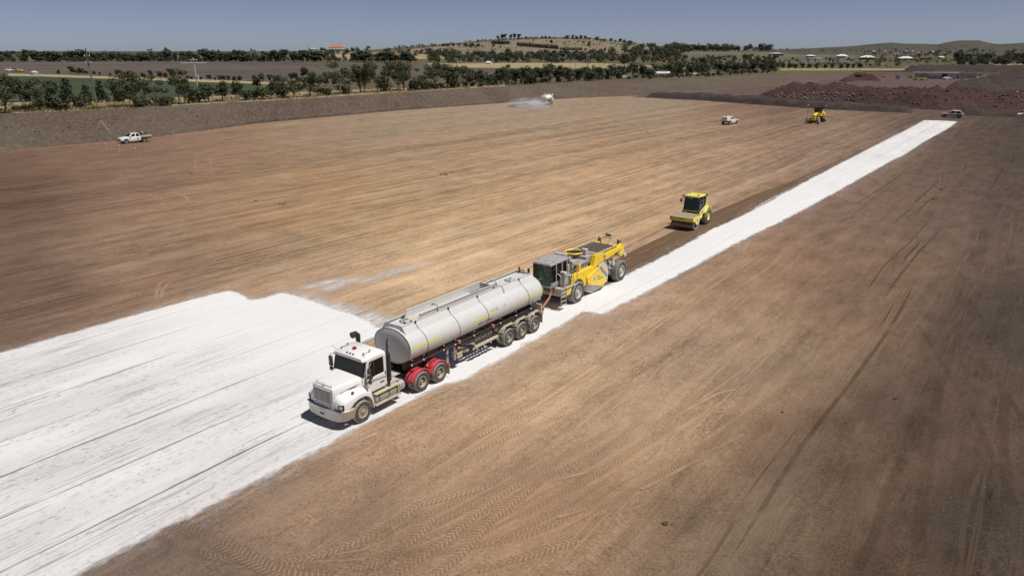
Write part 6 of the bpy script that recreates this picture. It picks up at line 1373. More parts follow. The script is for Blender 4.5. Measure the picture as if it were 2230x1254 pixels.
# mirrors
for s in (-1, 1):
    b = MB(M['steel']); b.tube([(-.62, s * 1.08, 2.62), (-.55, s * 1.30, 2.62), (-.55, s * 1.30, 1.80), (-.60, s * 1.1, 1.66)], .014, 6); b.tube([(-.9, s * 1.08, 2.62), (-.55, s * 1.30, 2.6)], .012, 6); b.tube([(-.9, s * 1.08, 1.72), (-.55, s * 1.30, 1.84)], .012, 6)
    mr_ = b.build('mirror_bracket', T); b = MB(M['exh']); b.box((-.56, s * 1.30, 2.24), (.10, .22, .50)); b.box((-.56, s * 1.30, 1.86), (.10, .18, .18)); b.build('mirror', mr_, .03)
    MB(M['orange']).sphere((-.50, s * 1.33, 2.24), .045, n=8).build('indicator', mr_)
    MB(M['glass']).box((-.615, s * 1.33, 2.24), (.01, .2, .48)).build('mirror_glass', mr_)
# exhaust (left) and intake snorkel (right)
b = MB(M['exh']); b.cyl((-1.98, 1.02, 1.32), (-1.98, 1.02, 2.74), .105, n=18); b.cyl((-1.98, 1.02, 1.0), (-1.98, 1.02, 1.34), .07, n=12); b.cyl((-1.98, 1.02, 2.74), (-1.98, 1.02, 3.2), .06, n=12)
b.tube([(-1.98, 1.02, 3.1), (-1.98, 1.02, 3.3), (-2.04, 1.05, 3.48)], [.06, .055, .02], 10, M['exh'])
ex = b.build('exhaust_stack', T)
b = MB(M['chassis'])
for i in range(9): a = math.pi * .2 + math.pi * i / 8; b.box((-1.98 + .115 * math.cos(a), 1.02 + .115 * math.sin(a), 2.02), (.03, .03, 1.3))
b.build('heat_shield', ex)
b = MB(M['black']); b.cyl((-2.05, -1.0, 1.5), (-2.05, -1.0, 2.98), .11, n=14); b.tube([(-2.05, -1.0, 2.9), (-2.04, -1.0, 3.12), (-1.92, -1.0, 3.24), (-1.68, -1.0, 3.22)], [.12, .13, .13, .16], 12); b.build('air_intake', T)
# chassis, deck, tanks, steps
b = MB(M['chassis'])
for s in (-1, 1): b.box((-2.6, s * .42, .82), (7.0, .09, .28))
for x in (.5, -1, -2.4, -3.4, -4.7, -5.9): b.box((x, 0, .82), (.12, .8, .2))
b.box((.1, 0, .95), (1.6, 1.1, .5)); b.box((-1.2, 0, 1.0), (1.2, .9, .36)); b.build('chassis', T)
b = MB(M['lgrey']); b.box((-2.35, 0, 1.10), (.75, 1.9, .04)); b.box((-3.0, .1, 1.12), (.5, .9, .03)); b.build('deck_plate', T)
for s in (-1, 1):
    b = MB(M['steel']); b.cyl((-.98, s * .86, .74), (-2.55, s * .86, .74), .29, n=24); b.cyl((-2.60, s * .86, .76), (-2.95, s * .86, .76), .26, n=20); ft = b.build('fuel_tank', T, .02)
    b = MB(M['black'])
    for x in (-1.22, -1.85, -2.38): b.ring((x, s * .86, .74), (1, 0, 0), [(.296, -.03), (.296, .03)], 24)
    b.build('strap', ft)
    b = MB(M['lgrey']); b.box((-1.72, s * 1.02, 1.035), (1.55, .36, .03)); b.build('step_plate', ft)
    MB(M['yellowtape']).box((-1.72, s * 1.205, 1.035), (1.55, .012, .04)).build('reflective_strip', ft)
    b = MB(M['beige']); b.box((-1.72, s * 1.15, .50), (1.62, .2, .035)); 
    for x in (-1.1, -1.8, -2.45): b.box((x, s * 1.0, .60), (.04, .3, .2))
    b.build('side_step', T)
b = MB(M['black']); b.ring((-2.7, 0, 1.3), (0, 1, 0), [(.2, -.02), (.2, .02)], 12); 
for i in range(3): b.tube([(-1.85, -.3 + i * .25, 1.7), (-2.2, -.35 + i * .3, 1.35), (-2.7, -.2 + i * .2, 1.3), (-3.3, -.1 + i * .1, 1.45)], .018, 6)
b.build('air_lines', T)
for y in (-.95, .95): wheel(T, (-.13, y * 1.275, .525), 1 if y > 0 else -1, .525, .29, .285, 'rim', n=44, deep=.03, hub=False)
for x in (-4.07, -5.40):
    for s in (-1, 1):
        wheel(T, (x, s * 1.22, .52), s, .52, .265, .285, 'rim', n=40, deep=.16); wheel(T, (x, s * .885, .52), s, .52, .265, .285, 'rimdark', n=32, deep=.05, hub=False)
        # red ribbed guard
        b = MB(M['red']); prof = []; rs_ = [(.60, -.62), (.64, -.60), (.625, -.42), (.64, -.40), (.64, -.36), (.625, -.34), (.625, -.2), (.64, -.18), (.64, -.14), (.625, -.12), (.64, .0), (.655, .02), (.63, .035), (.605, .02), (.595, -.60)]
        a0, a1 = (-1.30, 1.15); c = Vector((x, s * 1.18, .52))
        b.ring(c, (0, s, 0), rs_, 30, M['red'], a0 if s > 0 else -a1, a1 if s > 0 else -a0) if False else None
        rings = []
        for i in range(31):
            t_ = -1.32 + 2.62 * i / 30      # from the rear down to the front
            d = Vector((math.sin(t_), 0, math.cos(t_)))
            rings.append([c + d * r + Vector((0, s * off, 0)) for r, off in rs_])
        b.loft(rings); gd = b.build('rear_guard', T, 0, smooth=45)
        b = MB(M['red']); t_ = 1.30; d = Vector((math.sin(t_), 0, math.cos(t_))); e = c + d * .63; b.box(e + Vector((.0, -s * .3, -.03)), (.03, .62, .16)); b.build('flap', gd)
    b = MB(M['chassis']); b.cyl((x, -.6, .52), (x, .6, .52), .09, n=10); b.box((x, 0, .60), (.4, .4, .3)); b.build('axle', T)
b = MB(M['redlamp']); b.box((-4.74, 1.02, 1.02), (.2, .3, .08)); b.build('lamp_bracket', T)
b = MB(M['beige']); b.box((-4.74, .9, 1.08), (.1, .12, .08)); b.build('valve', T)
b = MB(M['black']); b.box((-4.72, 0, 1.06), (.9, .9, .12)); b.build('turntable', T)
for s in (-1, 1): b = MB(M['beige']); b.box((-6.08, s * .95, .50), (.03, .55, .62)); b.build('mudflap', T)

# ---------------------------------------------------------------- tanker trailer
R2 = empty('tanker_trailer', (-7.786, 30.548, 0), RZ, 'long pale grey tanker semi-trailer with an open trough on top', 'trailer')
X0, X1, TC, TA, TB = -3.33, -14.62, 2.40, 1.235, .895
def ell(t, k=1.0, e=.985): 
    c_, s_ = math.cos(t), math.sin(t); f = lambda q: math.copysign(abs(q) ** e, q)
    return TA * k * f(c_), TC + TB * k * f(s_)
def tring(x, k=1.0, n=64): return [(x, *ell(2 * math.pi * i / n, k)) for i in range(n)]
b = MB(M['tank']); b.loft([tring(X0 + .10, .30), tring(X0 + .09, .6), tring(X0 + .05, .88), tring(X0 + .02, .955), tring(X0 + .02, 1.0), tring(X0 - .04, 1.0), tring(X0 - 3), tring(X0 - 6), tring(X0 - 9), tring(X1 + .04), tring(X1, .99), tring(X1, .955), tring(X1 - .03, .88), tring(X1 - .08, .5), tring(X1 - .09, .2)])
tk = b.build('tank', R2, 0, smooth=35)
for x in (X0, X1): b = MB(M['tank']); b.loft([tring(x - .02, 1.008), tring(x + .02, 1.008), tring(x + .02, .95), tring(x - .02, .95)], caps=False); b.build('end_rim', tk, 0)
b = MB(M['tank'])
for x in (-5.6, -7.9, -10.2, -12.4): b.loft([tring(x - .012, 1.0015), tring(x, 1.004), tring(x + .012, 1.0015)], caps=False)
b.build('weld_seams', tk, 0)
# trough on the top
def zt(y): return TC + TB * (1 - (abs(y) / TA) ** 2.0) ** .5
b = MB(M['tank']); zr = 3.46
def panel_y(s, ya, za, yb, zb, x0, x1, th=.025):
    return [(x0, s * ya, za), (x1, s * ya, za), (x1, s * yb, zb), (x0, s * yb, zb), (x0, s * (ya - th), za), (x1, s * (ya - th), za), (x1, s * (yb - th), zb), (x0, s * (yb - th), zb)]
BF = [(0, 1, 2, 3), (7, 6, 5, 4), (0, 4, 5, 1), (1, 5, 6, 2), (2, 6, 7, 3), (3, 7, 4, 0)]
for s in (-1, 1):
    b.add(panel_y(s, .84, 3.04, .56, zr, -3.45, -14.45), BF); b.box((-9.0, s * .56, zr), (10.95, .06, .03))
for x in (-3.47, -14.44): b.add([(x, -.84, 3.04), (x, .84, 3.04), (x, .56, zr), (x, -.56, zr), (x - .02, -.84, 3.04), (x - .02, .84, 3.04), (x - .02, .56, zr), (x - .02, -.56, zr)], BF)
wl = b.build('walkway_edge', R2, 0)
b = MB(M['tank']); b.box((-3.98, 0, 3.34), (.9, 1.08, .03)); b.build('walkway_deck', wl); b = MB(M['tank']); b.box((-12.60, 0, 3.34), (3.64, 1.08, .03)); b.build('walkway_deck', wl)
xa, xb, yc, zc_ = -4.50, -10.72, .45, 3.66
b = MB(M['tank'])
for s in (-1, 1):
    b.add([(xa - .1, s * yc, 3.2), (xb, s * yc, 3.2), (xb, s * yc, zc_), (xa - .35, s * yc, zc_), (xa - .1, s * (yc - .03), 3.2), (xb, s * (yc - .03), 3.2), (xb, s * (yc - .03), zc_), (xa - .35, s * (yc - .03), zc_)], BF); b.box(((xa + xb) / 2 - .18, s * yc, zc_ + .012), (abs(xb - xa) - .34, .08, .03))
b.add([(xb, -yc, 3.2), (xb, yc, 3.2), (xb, yc, zc_), (xb, -yc, zc_), (xb - .03, -yc, 3.2), (xb - .03, yc, 3.2), (xb - .03, yc, zc_), (xb - .03, -yc, zc_)], BF)
tr_ = b.build('open_trough', R2, 0)
b = MB(M['tankdust']); b.box(((xa + xb) / 2, 0, 3.31), (abs(xb - xa), yc * 1.86, .02)); b.build('trough_floor', tr_); b = MB(M['darkgap']); b.box((xb + .55, 0, 3.325), (.9, yc * 1.7, .006)); b.build('trough_opening', tr_)
for x, yy in ((-6.15, .0), (-11.05, .0)): b = MB(M['lgrey']); b.tube([(x, yc + .06, 3.40), (x - .02, yc + .05, 3.72), (x - .02, yc - .05, 3.80), (x - .02, yc - .3, 3.80), (x - .02, yc - .38, 3.72)], .045, 10); b.build('fill_bend', R2)
for (x, y) in ((-4.25, .05), (-11.3, .18), (-12.75, .2)):
    b = MB(M['lgrey']); b.cyl((x, y, 3.35), (x, y, 3.42), .25, n=20); b.cyl((x, y, 3.42), (x, y, 3.45), .21, .15, 20); 
    for a in range(4): b.box((x + .26 * math.cos(a * 1.57 + .6), y + .26 * math.sin(a * 1.57 + .6), 3.40), (.07, .07, .09), M['black'])
    b.tube([(x - .2, y, 3.46), (x, y, 3.53), (x + .2, y, 3.46)], .015, 6, M['black']); b.build('hatch', R2)
b = MB(M['black']); b.cyl((-14.35, -.28, 3.35), (-14.35, -.28, 3.62), .045, n=8); b.cyl((-14.35, -.28, 3.62), (-14.35, -.28, 3.72), .07, n=10, mat=M['redlamp']); b.tube([(-14.35, -.28, 3.5), (-14.4, 0, 3.58), (-14.3, .2, 3.45)], .03, 6); b.build('rear_beacon', R2)
# drain tubes running down the side
def onside(x, t, k=1.012): y, z = ell(t, k); return (x, y, z)
for i, x in enumerate((-4.5, -6.95, -9.35, -13.2)):
    b = MB(M['stripe']); pts = [(x + .16, .62, 3.44), (x + .13, .80, 3.16)] + [onside(x + .10 - .22 * j / 12, math.radians(58 - 92 * j / 12)) for j in range(13)]
    b.tube(pts, .011, 6); b.box((x + .16, .63, 3.46), (.07, .06, .10), M['black']); b.build('drain_tube', R2)
b = MB(M['steel']); b.tube([(-11.4, .60, 3.46), (-11.4, .72, 3.34), (-11.35, .86, 3.12)], .02, 6); b.build('bleed_pipe', R2)
# reflective stripes, number and faded word on the side
def side_strip(xa_, xb_, z0, dz, mat):
    t0 = math.asin((z0 - TC) / TB); t1 = math.asin((z0 + dz - TC) / TB); b = MB(M[mat]); n = 12
    b.add([onside(xa_ + (xb_ - xa_) * i / n, t, 1.004) for i in range(n + 1) for t in (t0, t1)], [(2 * i, 2 * i + 2, 2 * i + 3, 2 * i + 1) for i in range(n)]); return b
for a_, c_ in ((-3.46, -5.5), (-8.1, -10.15), (-12.75, -14.58)): side_strip(a_, c_, 2.42, .075, 'yellowtape').build('reflective_stripe', tk, smooth=0)
def on_tank(x0, z0, k=1.006): return lambda x, y: onside(x0 - x, math.asin(max(-1, min(1, (z0 + y - TC) / TB))), k)
b = MB(M['letter']); put_text(b, '0418 147 067', .22, on_tank(-8.52, 2.10), M['letter'], 1.25); b.build('phone_number', tk, smooth=0)
b = MB(M['faded']); put_text(b, 'WATER', .2, on_tank(-9.58, 2.53), M['faded'], .72); b.build('faded_word', tk, smooth=0)
b = MB(M['yellowtape']); b.box((-3.43, 1.20, 2.38), (.03, .05, .05)); b.build('side_marker', tk)
b = MB(M['faded'])
for (x_, z_) in ((-5.2, 1.98), (-8.9, 1.92), (-12.2, 1.98), (-10.9, 2.62), (-7.4, 1.9)): y_, _z = ell(math.asin((z_ - TC) / TB)); b.ring((x_, y_, z_), (0, 1, (z_ - TC) * .6), [(.06, .005), (.07, .016), (.055, .02)], 14)
b.build('inspection_plugs', tk)
# frame, rail and marker lamps
b = MB(M['chassis'])
for s in (-1, 1): b.box((-9.0, s * .48, 1.30), (11.0, .1, .34)); b.box((-8.95, s * 1.08, 1.58), (11.1, .05, .06)); 
for x in np.arange(-3.8, -14.3, -1.15): b.box((x, 0, 1.48), (.06, 2.16, .1))
b.build('frame', R2)
for s in (-1, 1):
    b = MB(M['black']); b.cyl((-7.2, s * 1.0, 1.38), (-14.2, s * 1.0, 1.42), .085, n=10); b.build('hose_carrier', R2)
for x in (-3.45, -4.3, -5.8, -6.7, -8.25, -10.6, -12.1, -13.6):
    b = MB(M['insul']); b.cyl((x, 1.10, 1.60), (x, 1.15, 1.60), .045, n=10); b.build('marker_lamp', R2)
    b = MB(M['lgrey']); b.ring((x - .12, 1.03, 1.78), (0, 1, -.4), [(.045, 0), (.056, .012), (.045, .025)], 10); b.build('lifting_eye', R2)
for x in (-7.05, -9.95): b = MB(M['hose']); b.box((x, 1.08, 1.62), (.16, .14, .16)); b.build('valve_handle', R2)
b = MB(M['black']); b.prism([(-3.4, 1.52), (-3.9, 1.30), (-14.1, 1.30), (-14.4, 1.52)], -.55, .55); b.build('belly_panel', R2)
for s in (-1, 1):
    b = MB(M['grey']); b.box((-6.45, s * .72, .95), (.14, .14, .95)); b.box((-6.45, s * .72, .46), (.26, .26, .04)); b.cyl((-6.45, s * .72, 1.3), (-6.0, s * .72, 1.5), .03, n=6); b.build('landing_leg', R2)
b = MB(M['steel']); b.tube([(-6.68, 1.05, 1.5), (-6.70, 1.07, 1.15), (-6.68, 1.06, .98)], .045, 8); b.cyl((-6.68, 1.06, .98), (-6.68, 1.06, .74), .07, n=10); b.build('drop_hose', R2)
# pump gear and manifold
b = MB(M['beige']); b.box((-7.25, .75, .78), (.42, .4, .3)); b.cyl((-7.6, .65, .86), (-8.15, .7, .74), .14, n=14); b.sphere((-7.5, .6, 1.05), .12); b.box((-7.48, .6, .92), (.2, .3, .2), M['hose']); b.build('pump', R2)
b = MB(M['beige']); b.tube([(-7.75, .95, 1.22), (-8.1, .95, 1.18), (-8.55, .92, 1.2)], .05, 8); b.tube([(-8.1, .9, 1.15), (-8.38, 1.02, 1.05), (-8.42, 1.02, .85), (-8.28, 1.0, .72)], .05, 8); b.build('suction_pipe', R2)
b = MB(M['beige']); b.cyl((-8.55, 1.0, .82), (-10.45, 1.0, .82), .085, n=14); b.cyl((-8.6, .45, .86), (-10.3, .45, .86), .06, n=10)
for i in range(7): x = -8.7 - i * .26; b.cyl((x, .3, .86), (x, 1.0, .84), .038, n=8); b.cyl((x, .72, .84), (x, .72, 1.0), .03, n=6); b.sphere((x, .72, 1.02), .055, n=8); b.tube([(x - .1, .55, .9), (x - .06, .62, 1.06), (x - .12, .8, .98)], .02, 5)
for x in (-8.6, -9.2, -9.8, -10.4): b.cyl((x, .98, .82), (x, 1.06, .66), .05, n=8)
b.sphere((-8.52, 1.0, .82), .11); b.build('manifold', R2)
for x in (-11.34, -12.64, -13.94):
    for s in (-1, 1):
        wheel(R2, (x, s * 1.22, .52), s, .52, .265, .285, 'rimdark', n=40, deep=.15); wheel(R2, (x, s * .885, .52), s, .52, .265, .285, 'rimdark', n=30, deep=.05, hub=False)
        pf_ = [(x + .66, .96), (x + .56, 1.16), (x + .34, 1.30), (x - .38, 1.30), (x - .62, 1.06)]; th = .03
        b = MB(M['beige']); P_1 = pf_ + [(p[0] - (.0 if i in (2, 3) else th * (1 if i < 2 else -1)), p[1] - th) for i, p in list(enumerate(pf_))[::-1]]
        b.prism(P_1, s * .60, s * 1.24); gd = b.build('wheel_guard', R2, 0, smooth=0)
        b = MB(M['beige'])
        if s > 0 or True: b.box((x + .67, s * .92, .80), (.03, .60, .10))
        b.build('slat', gd)
    b = MB(M['chassis']); b.cyl((x, -.6, .52), (x, .6, .52), .085, n=10)
    for s in (-1, 1): b.box((x, s * .5, .68), (1.0, .09, .12)); b.box((x + .6, s * .5, .92), (.1, .1, .5))
    b.build('axle', R2)
b = MB(M['beige']); b.box((-14.72, 0, 1.02), (.14, 2.44, .16)); b.box((-14.66, .95, 1.35), (.12, .4, .42)); b.build('rear_bumper', R2)
for s in (-1, 1): b = MB(M['beige']); b.box((-14.66, s * .95, .70), (.03, .58, .56)); b.build('mudflap', R2); b = MB(M['redlamp']); b.box((-14.80, s * .95, 1.02), (.03, .4, .1)); b.build('tail_light', R2)
b = MB(M['steel']); b.tube([(-14.55, .62, 1.62), (-14.85, .62, 1.66), (-15.05, .66, 1.72), (-15.2, .7, 1.66)], .06, 8); b.build('outlet_pipe', R2)

# ---------------------------------------------------------------- reclaimer
ox, oy = 4.3245, 46.3609; oc = Vector((ox, oy, 0)) - RGT * 1.25
Q = empty('soil_stabiliser', oc, RZ, 'yellow and grey four-wheeled stabiliser machine with dusty rotor housing behind the tanker', 'stabiliser')
Y = M['yellow']
# frame sides
for s in (-1, 1):
    arch = [(-.22 + .90 * math.cos(a), .74 + .90 * math.sin(a)) for a in np.linspace(math.radians(12), math.radians(168), 12)]
    pf_ = [(1.12, .84), (1.15, 1.22), (.62, 1.30), (.55, 1.86), (.05, 2.03), (-1.2, 2.05), (-2.25, 2.05), (-2.48, 2.76), (-3.60, 2.70), (-3.85, 2.52), (-5.75, 2.62), (-6.45, 2.50), (-5.9, 2.36), (-4.1, 2.12), (-3.1, 2.10), (-2.6, 1.90), (-1.6, 1.42), (-1.25, .98), (-1.12, .92)] + [(x, z) for x, z in arch[::-1]] + [(.74, .86)]
    b = MB(Y); b.prism(pf_, s * .86, s * 1.16); b.build('side_frame', Q, .02, smooth=30)
b = MB(Y); b.box((1.42, 0, 1.12), (.7, 2.2, .42)); b.box((.2, 0, 1.35), (1.9, 1.5, .5)); b.box((-1.3, 0, 1.6), (1.4, 1.6, .6)); b.build('front_frame', Q, .03)
b = MB(M['black']); b.box((-.1, 0, .95), (2.4, 1.0, .5)); b.box((-6.1, 0, 1.0), (1.6, 1.1, .6)); b.box((-3.2, 0, 1.8), (1.0, 1.6, .8)); b.build('underframe', Q)
# rotor housing with its yellow cover and dusty plates
for s in (-1, 1):
    b = MB(Y); b.prism([(-1.30, 1.52), (-2.62, 1.86), (-3.98, .70), (-3.5, .36), (-1.5, .92), (-1.28, 1.25)], s * 1.17, s * 1.30); rc = b.build('rotor_cover', Q, .03)
    if s > 0:
        b = MB(M['letter'])
        put_text(b, 'HIWAY', .15, lambda x, y: (-2.55 - x, 1.306, 1.19 + y - x * .02), M['letter'], .42); put_text(b, 'STABILIZERS', .15, lambda x, y: (-2.55 - x, 1.306, 1.01 + y - x * .02), M['letter'], .84); b.build('lettering', rc, smooth=0)
        b = MB(M['plate']); b.prism([(-2.05, .98), (-2.05, 1.38), (-2.2, 1.50), (-2.4, 1.50), (-2.4, 1.3), (-2.25, 1.25), (-2.42, 1.02), (-2.3, .95)], 1.302, 1.306); b.prism([(-2.2, 1.06), (-2.3, 1.2), (-2.2, 1.3), (-2.12, 1.2)], 1.3065, 1.308, M['letter']); b.prism([(-2.31, 1.38), (-2.36, 1.42), (-2.31, 1.46), (-2.26, 1.42)], 1.3065, 1.308, M['hivis']); b.build('emblem', rc, smooth=0)
    b = MB(M['limecoat']); b.prism([(-3.0, 2.02), (-4.05, 2.06), (-4.4, 1.1), (-4.25, .42), (-3.7, .45), (-3.9, .8), (-2.9, 1.72)], s * 1.06, s * 1.17); b.build('housing_plate', Q, .02)
b = MB(M['limecoat']); b.ring((-3.0, -1.15, 1.0), (0, 1, 0), [(.001, 0), (.78, 0), (.82, .04), (.82, 2.26), (.78, 2.3), (.001, 2.3)], 30); b.prism([(-1.5, .95), (-1.7, .32), (-2.3, .12), (-3.9, .12), (-4.25, .5), (-3.9, 1.3)], -1.05, 1.05); b.build('rotor_housing', Q)
b = MB(M['black']); 
for y in (-.6, 0, .6): b.box((-3.0, y, .10), (2.4, .03, .2))
b.build('rubber_skirt', Q)
# engine deck, hood, cooler grating
b = MB(M['grey']); b.box((-1.25, .15, 2.28), (1.5, 1.5, .46)); b.box((-2.5, 0, 2.45), (1.3, 1.6, .55)); hd = b.build('engine_hood', Q, .04)
b = MB(M['chassis'])
for i in range(8): b.box((-1.95 + i * .2, .905, 2.30), (.1, .012, .28))
b.build('side_louvres', hd)
b = MB(M['lgrey']); b.box((-2.35, .35, 2.92), (.34, .4, .44)); b.build('pre_cleaner', hd, .03)
b = MB(Y); b.box((-4.3, 0, 2.60), (1.9, 1.9, .22)); b.box((-5.3, 0, 2.5), (1.1, 1.7, .25)); b.build('rear_deck', Q, .02)
b = MB(M['beige'])
for s in (-1, 1): b.box((-4.35, s * 1.0, 2.76), (3.1, .12, .06))
for i in range(6): b.box((-3.2 - i * .46, 0, 2.78), (.08, 2.0, .06))
b.box((-2.85, 0, 2.77), (.3, 2.0, .05)); gr = b.build('deck_grating', Q)
b = MB(M['darkgap']); b.box((-4.35, 0, 2.725), (2.3, 1.7, .02)); b.build('radiator', gr)
b = MB(Y)
b.ring((-2.1, -.35, 2.86), (0, 0, 1), [(.56, 0), (.62, .05), (.68, 0), (.62, -.05), (.56, 0)], 32); b.build('ring_guard', Q); b = MB(M['darkgap']); b.cyl((-2.1, -.35, 2.75), (-2.1, -.35, 2.82), .54, n=28); 
for i in range(4): a = i * 1.57 + .4; b.cyl((-2.1 + .62 * math.cos(a), -.35 + .62 * math.sin(a), 2.6), (-2.1 + .62 * math.cos(a), -.35 + .62 * math.sin(a), 2.86), .03, n=6, mat=Y)
b.build('fan', Q)
# cab: grey shell with green tinted glass
fx, bx_, y0, y1, zb, zt_ = 2.22, .35, -.78, .60, 1.62, 3.10
b = MB(M['grey'])
b.loft([[(fx + .06, y0 - .04, 2.98), (fx + .06, y1 + .04, 2.98), (fx - .02, y1 - .04, 3.12), (fx - .02, y0 + .04, 3.12)], [(1.2, y0 - .05, 3.0), (1.2, y1 + .05, 3.0), (1.2, y1 - .04, 3.2), (1.2, y0 + .04, 3.2)], [(.1, y0 - .05, 3.0), (.1, y1 + .05, 3.0), (.15, y1 - .04, 3.17), (.15, y0 + .04, 3.17)], [(-.28, y0, 2.96), (-.28, y1, 2.96), (-.22, y1 - .06, 3.12), (-.22, y0 + .06, 3.12)]]); b.build('cab_roof', Q, .03)
b = MB(M['grey'])
for (x, y) in ((1.62, y1), (.92, y1), (.32, y1), (.32, y0)): b.box((x, y, (zb + zt_) / 2), (.10, .07, zt_ - zb))
for y in (y0, y1): b.cyl((fx - .06, y, zb), (fx - .02, y, 2.98), .035, n=8, mat=M['black'])
b.box((1.3, (y0 + y1) / 2, zb - .05), (1.9, y1 - y0 + .05, .12)); b.box((.32, (y0 + y1) / 2, 2.1), (.06, y1 - y0, 1.0)); b.box((1.27, y1 + .0, zb + .1), (1.9, .05, .3)); cb = b.build('cab_frame', Q, .01)
quad('windscreen', cb, [(fx - .03, y0 + .04, zb), (fx - .03, y1 - .04, zb), (fx, y1 - .04, 2.97), (fx, y0 + .04, 2.97)], 'cleargreen')
quad('side_window', cb, [(fx - .1, y1 + .03, zb + .25), (1.68, y1 + .03, zb + .25), (1.68, y1 + .03, 2.93), (fx - .1, y1 + .03, 2.93)], 'cleargreen')
quad('side_window', cb, [(1.56, y1 + .03, zb + .25), (.98, y1 + .03, zb + .25), (.98, y1 + .03, 2.93), (1.56, y1 + .03, 2.93)], 'cleargreen')
quad('side_window', cb, [(.86, y1 + .03, 2.1), (.38, y1 + .03, 2.1), (.38, y1 + .03, 2.9), (.86, y1 + .03, 2.9)], 'clear')
quad('side_window', cb, [(.38, y0 - .03, zb + .1), (fx - .1, y0 - .03, zb + .1), (fx - .1, y0 - .03, 2.93), (.38, y0 - .03, 2.93)], 'cleargreen')
b = MB(M['black']); b.box((.8, -.1, 2.0), (.5, .5, .14)); b.box((.55, -.1, 2.4), (.12, .5, .75)); b.box((1.75, -.1, 1.98), (.2, .3, .5)); b.ring((1.6, -.1, 2.3), (-.5, 0, .8), [(.18, -.012), (.195, 0), (.18, .012), (.18, -.012)], 18); b.box((1.5, -.1, 1.64), (1.2, 1.2, .03), M['green']); b.build('operator_seat', cb, .02)
for y in (-.55, -.1, .35): MB(M['black']).box((fx + .07, y, 2.97), (.06, .14, .1)).build('work_lamp', Q)
b = MB(M['black']); b.cyl((fx + .02, -.2, 2.94), (fx + .035, .15, 2.2), .012, n=5); b.cyl((fx + .03, .1, 2.2), (fx + .04, .35, 1.95), .012, n=5); b.build('wiper', cb)
seated('person', local(Q, (.82, -.1, 2.08)), RZ, 'operator in an orange high-visibility vest inside the stabiliser cab', 'hivis')
b = MB(M['black']); b.box((2.2, -1.16, 2.35), (.06, .16, .42)); b.tube([(2.1, -.85, 2.75), (2.2, -1.12, 2.6)], .02, 6); b.build('mirror', Q, .01)
b = MB(M['lgrey'])
for y in (y0 + .12, (y0 + y1) / 2, y1 - .12): b.box((.95, y, 3.20), (1.9, .035, .025))
b.box((-.05, (y0 + y1) / 2, 3.2), (.35, .9, .10)); b.build('roof_ribs', Q)
for k_ in range(7):
    b = MB(M['black']); ya = -.5 + k_ * .22
    b.tube(cr_spline([Vector(p) for p in ((.30, ya, 2.2 + .1 * (k_ % 3)), (.05, ya + .1, 2.65 - .1 * (k_ % 2)), (-.35, ya + .02, 2.55), (-.65, ya, 2.42))], .08), .022, 6); b.build('hydraulic_hose', Q)
for s in (-1, 1):
    b = MB(M['black']); b.tube(cr_spline([Vector(p) for p in ((-3.7, s * 1.19, 2.2), (-4.3, s * 1.24, 1.8), (-4.8, s * 1.22, 1.3), (-5.3, s * 1.12, 1.1))], .1), .028, 6); b.tube(cr_spline([Vector(p) for p in ((-4.0, s * 1.16, 2.0), (-4.6, s * 1.18, 2.15), (-5.4, s * 1.1, 2.1), (-6.1, s * 1.0, 1.9))], .1), .025, 6); b.build('side_hoses', Q)
    b = MB(M['steel']); b.cyl((-3.2, s * 1.2, 1.9), (-4.2, s * 1.2, .95), .055, n=10); b.cyl((-3.2, s * 1.2, 1.9), (-3.7, s * 1.2, 1.42), .085, n=10, mat=Y); b.build('lift_cylinder', Q)
    b = MB(M['black'])
    for (bx__, bz__) in ((-1.6, 1.28), (-2.6, 1.74), (-3.8, .74), (-3.4, .5), (-1.7, .95), (-.9, 1.75), (.3, 1.75), (-2.9, 2.45), (-3.4, 2.5), (.9, 1.05)): b.cyl((bx__, s * (1.30 if bx__ < -1.4 and bz__ < 2 else 1.16), bz__), (bx__, s * (1.312 if bx__ < -1.4 and bz__ < 2 else 1.172), bz__), .028, n=8)
    b.build('bolts', Q)
# platform, ladder, boxes, hoses by the cab
b = MB(M['lgrey']); b.box((.6, .92, 1.38), (1.5, .6, .05)); b.box((1.55, .85, 1.18), (.5, .7, .5), M['beige']); b.build('platform', Q)
b = MB(M['lgrey']); b.box((1.15, .88, 2.0), (.34, .4, .86)); b.box((.72, .75, 1.85), (.3, .5, .7)); b.box((.35, .9, 1.75), (.5, .3, .5)); b.build('control_box', Q, .03)
b = MB(M['black'])
for i in range(4): b.box((.38 + i * .12, 1.065, 1.75), (.05, .03, .5))
b.build('cooler_louvres', Q)
b = MB(M['steel'])
for x in (1.92, 1.32): b.tube([(x, 1.22, .30), (x, 1.22, 1.4), (x, 1.15, 2.35), (x, .9, 2.5)], .022, 6)
for i in range(5): b.box((1.62, 1.22, .36 + i * .27), (.6, .10, .03))
for x in (.9, .4, -.1): b.tube([(x, 1.18, 1.4), (x, 1.18, 2.35)], .02, 6)
b.tube([(1.32, 1.18, 2.35), (-.1, 1.18, 2.4)], .02, 6); b.tube([(-.1, 1.1, 2.1), (-.15, 1.1, 2.95), (-.35, 1.1, 2.95), (-.4, 1.1, 2.1)], .02, 6); b.build('ladder_and_rail', Q)
b = MB(M['lgrey']); b.box((.05, .45, 2.35), (.5, .5, .6)); b.cyl((-.2, .1, 2.4), (-.2, .1, 3.0), .12, n=12); b.cyl((-.45, .3, 2.6), (-.45, .3, 2.95), .15, n=12); b.sphere((-.3, .6, 2.7), .14); b.box((-.1, .75, 2.7), (.4, .3, .35)); b.build('filter_cluster', Q, .02)
b = MB(M['insul']); b.cyl((-.1, .55, 2.9), (-.1, .55, 3.05), .06, n=8); b.cyl((.12, .9, 2.4), (.12, .9, 2.62), .05, n=8); b.build('small_caps', Q)
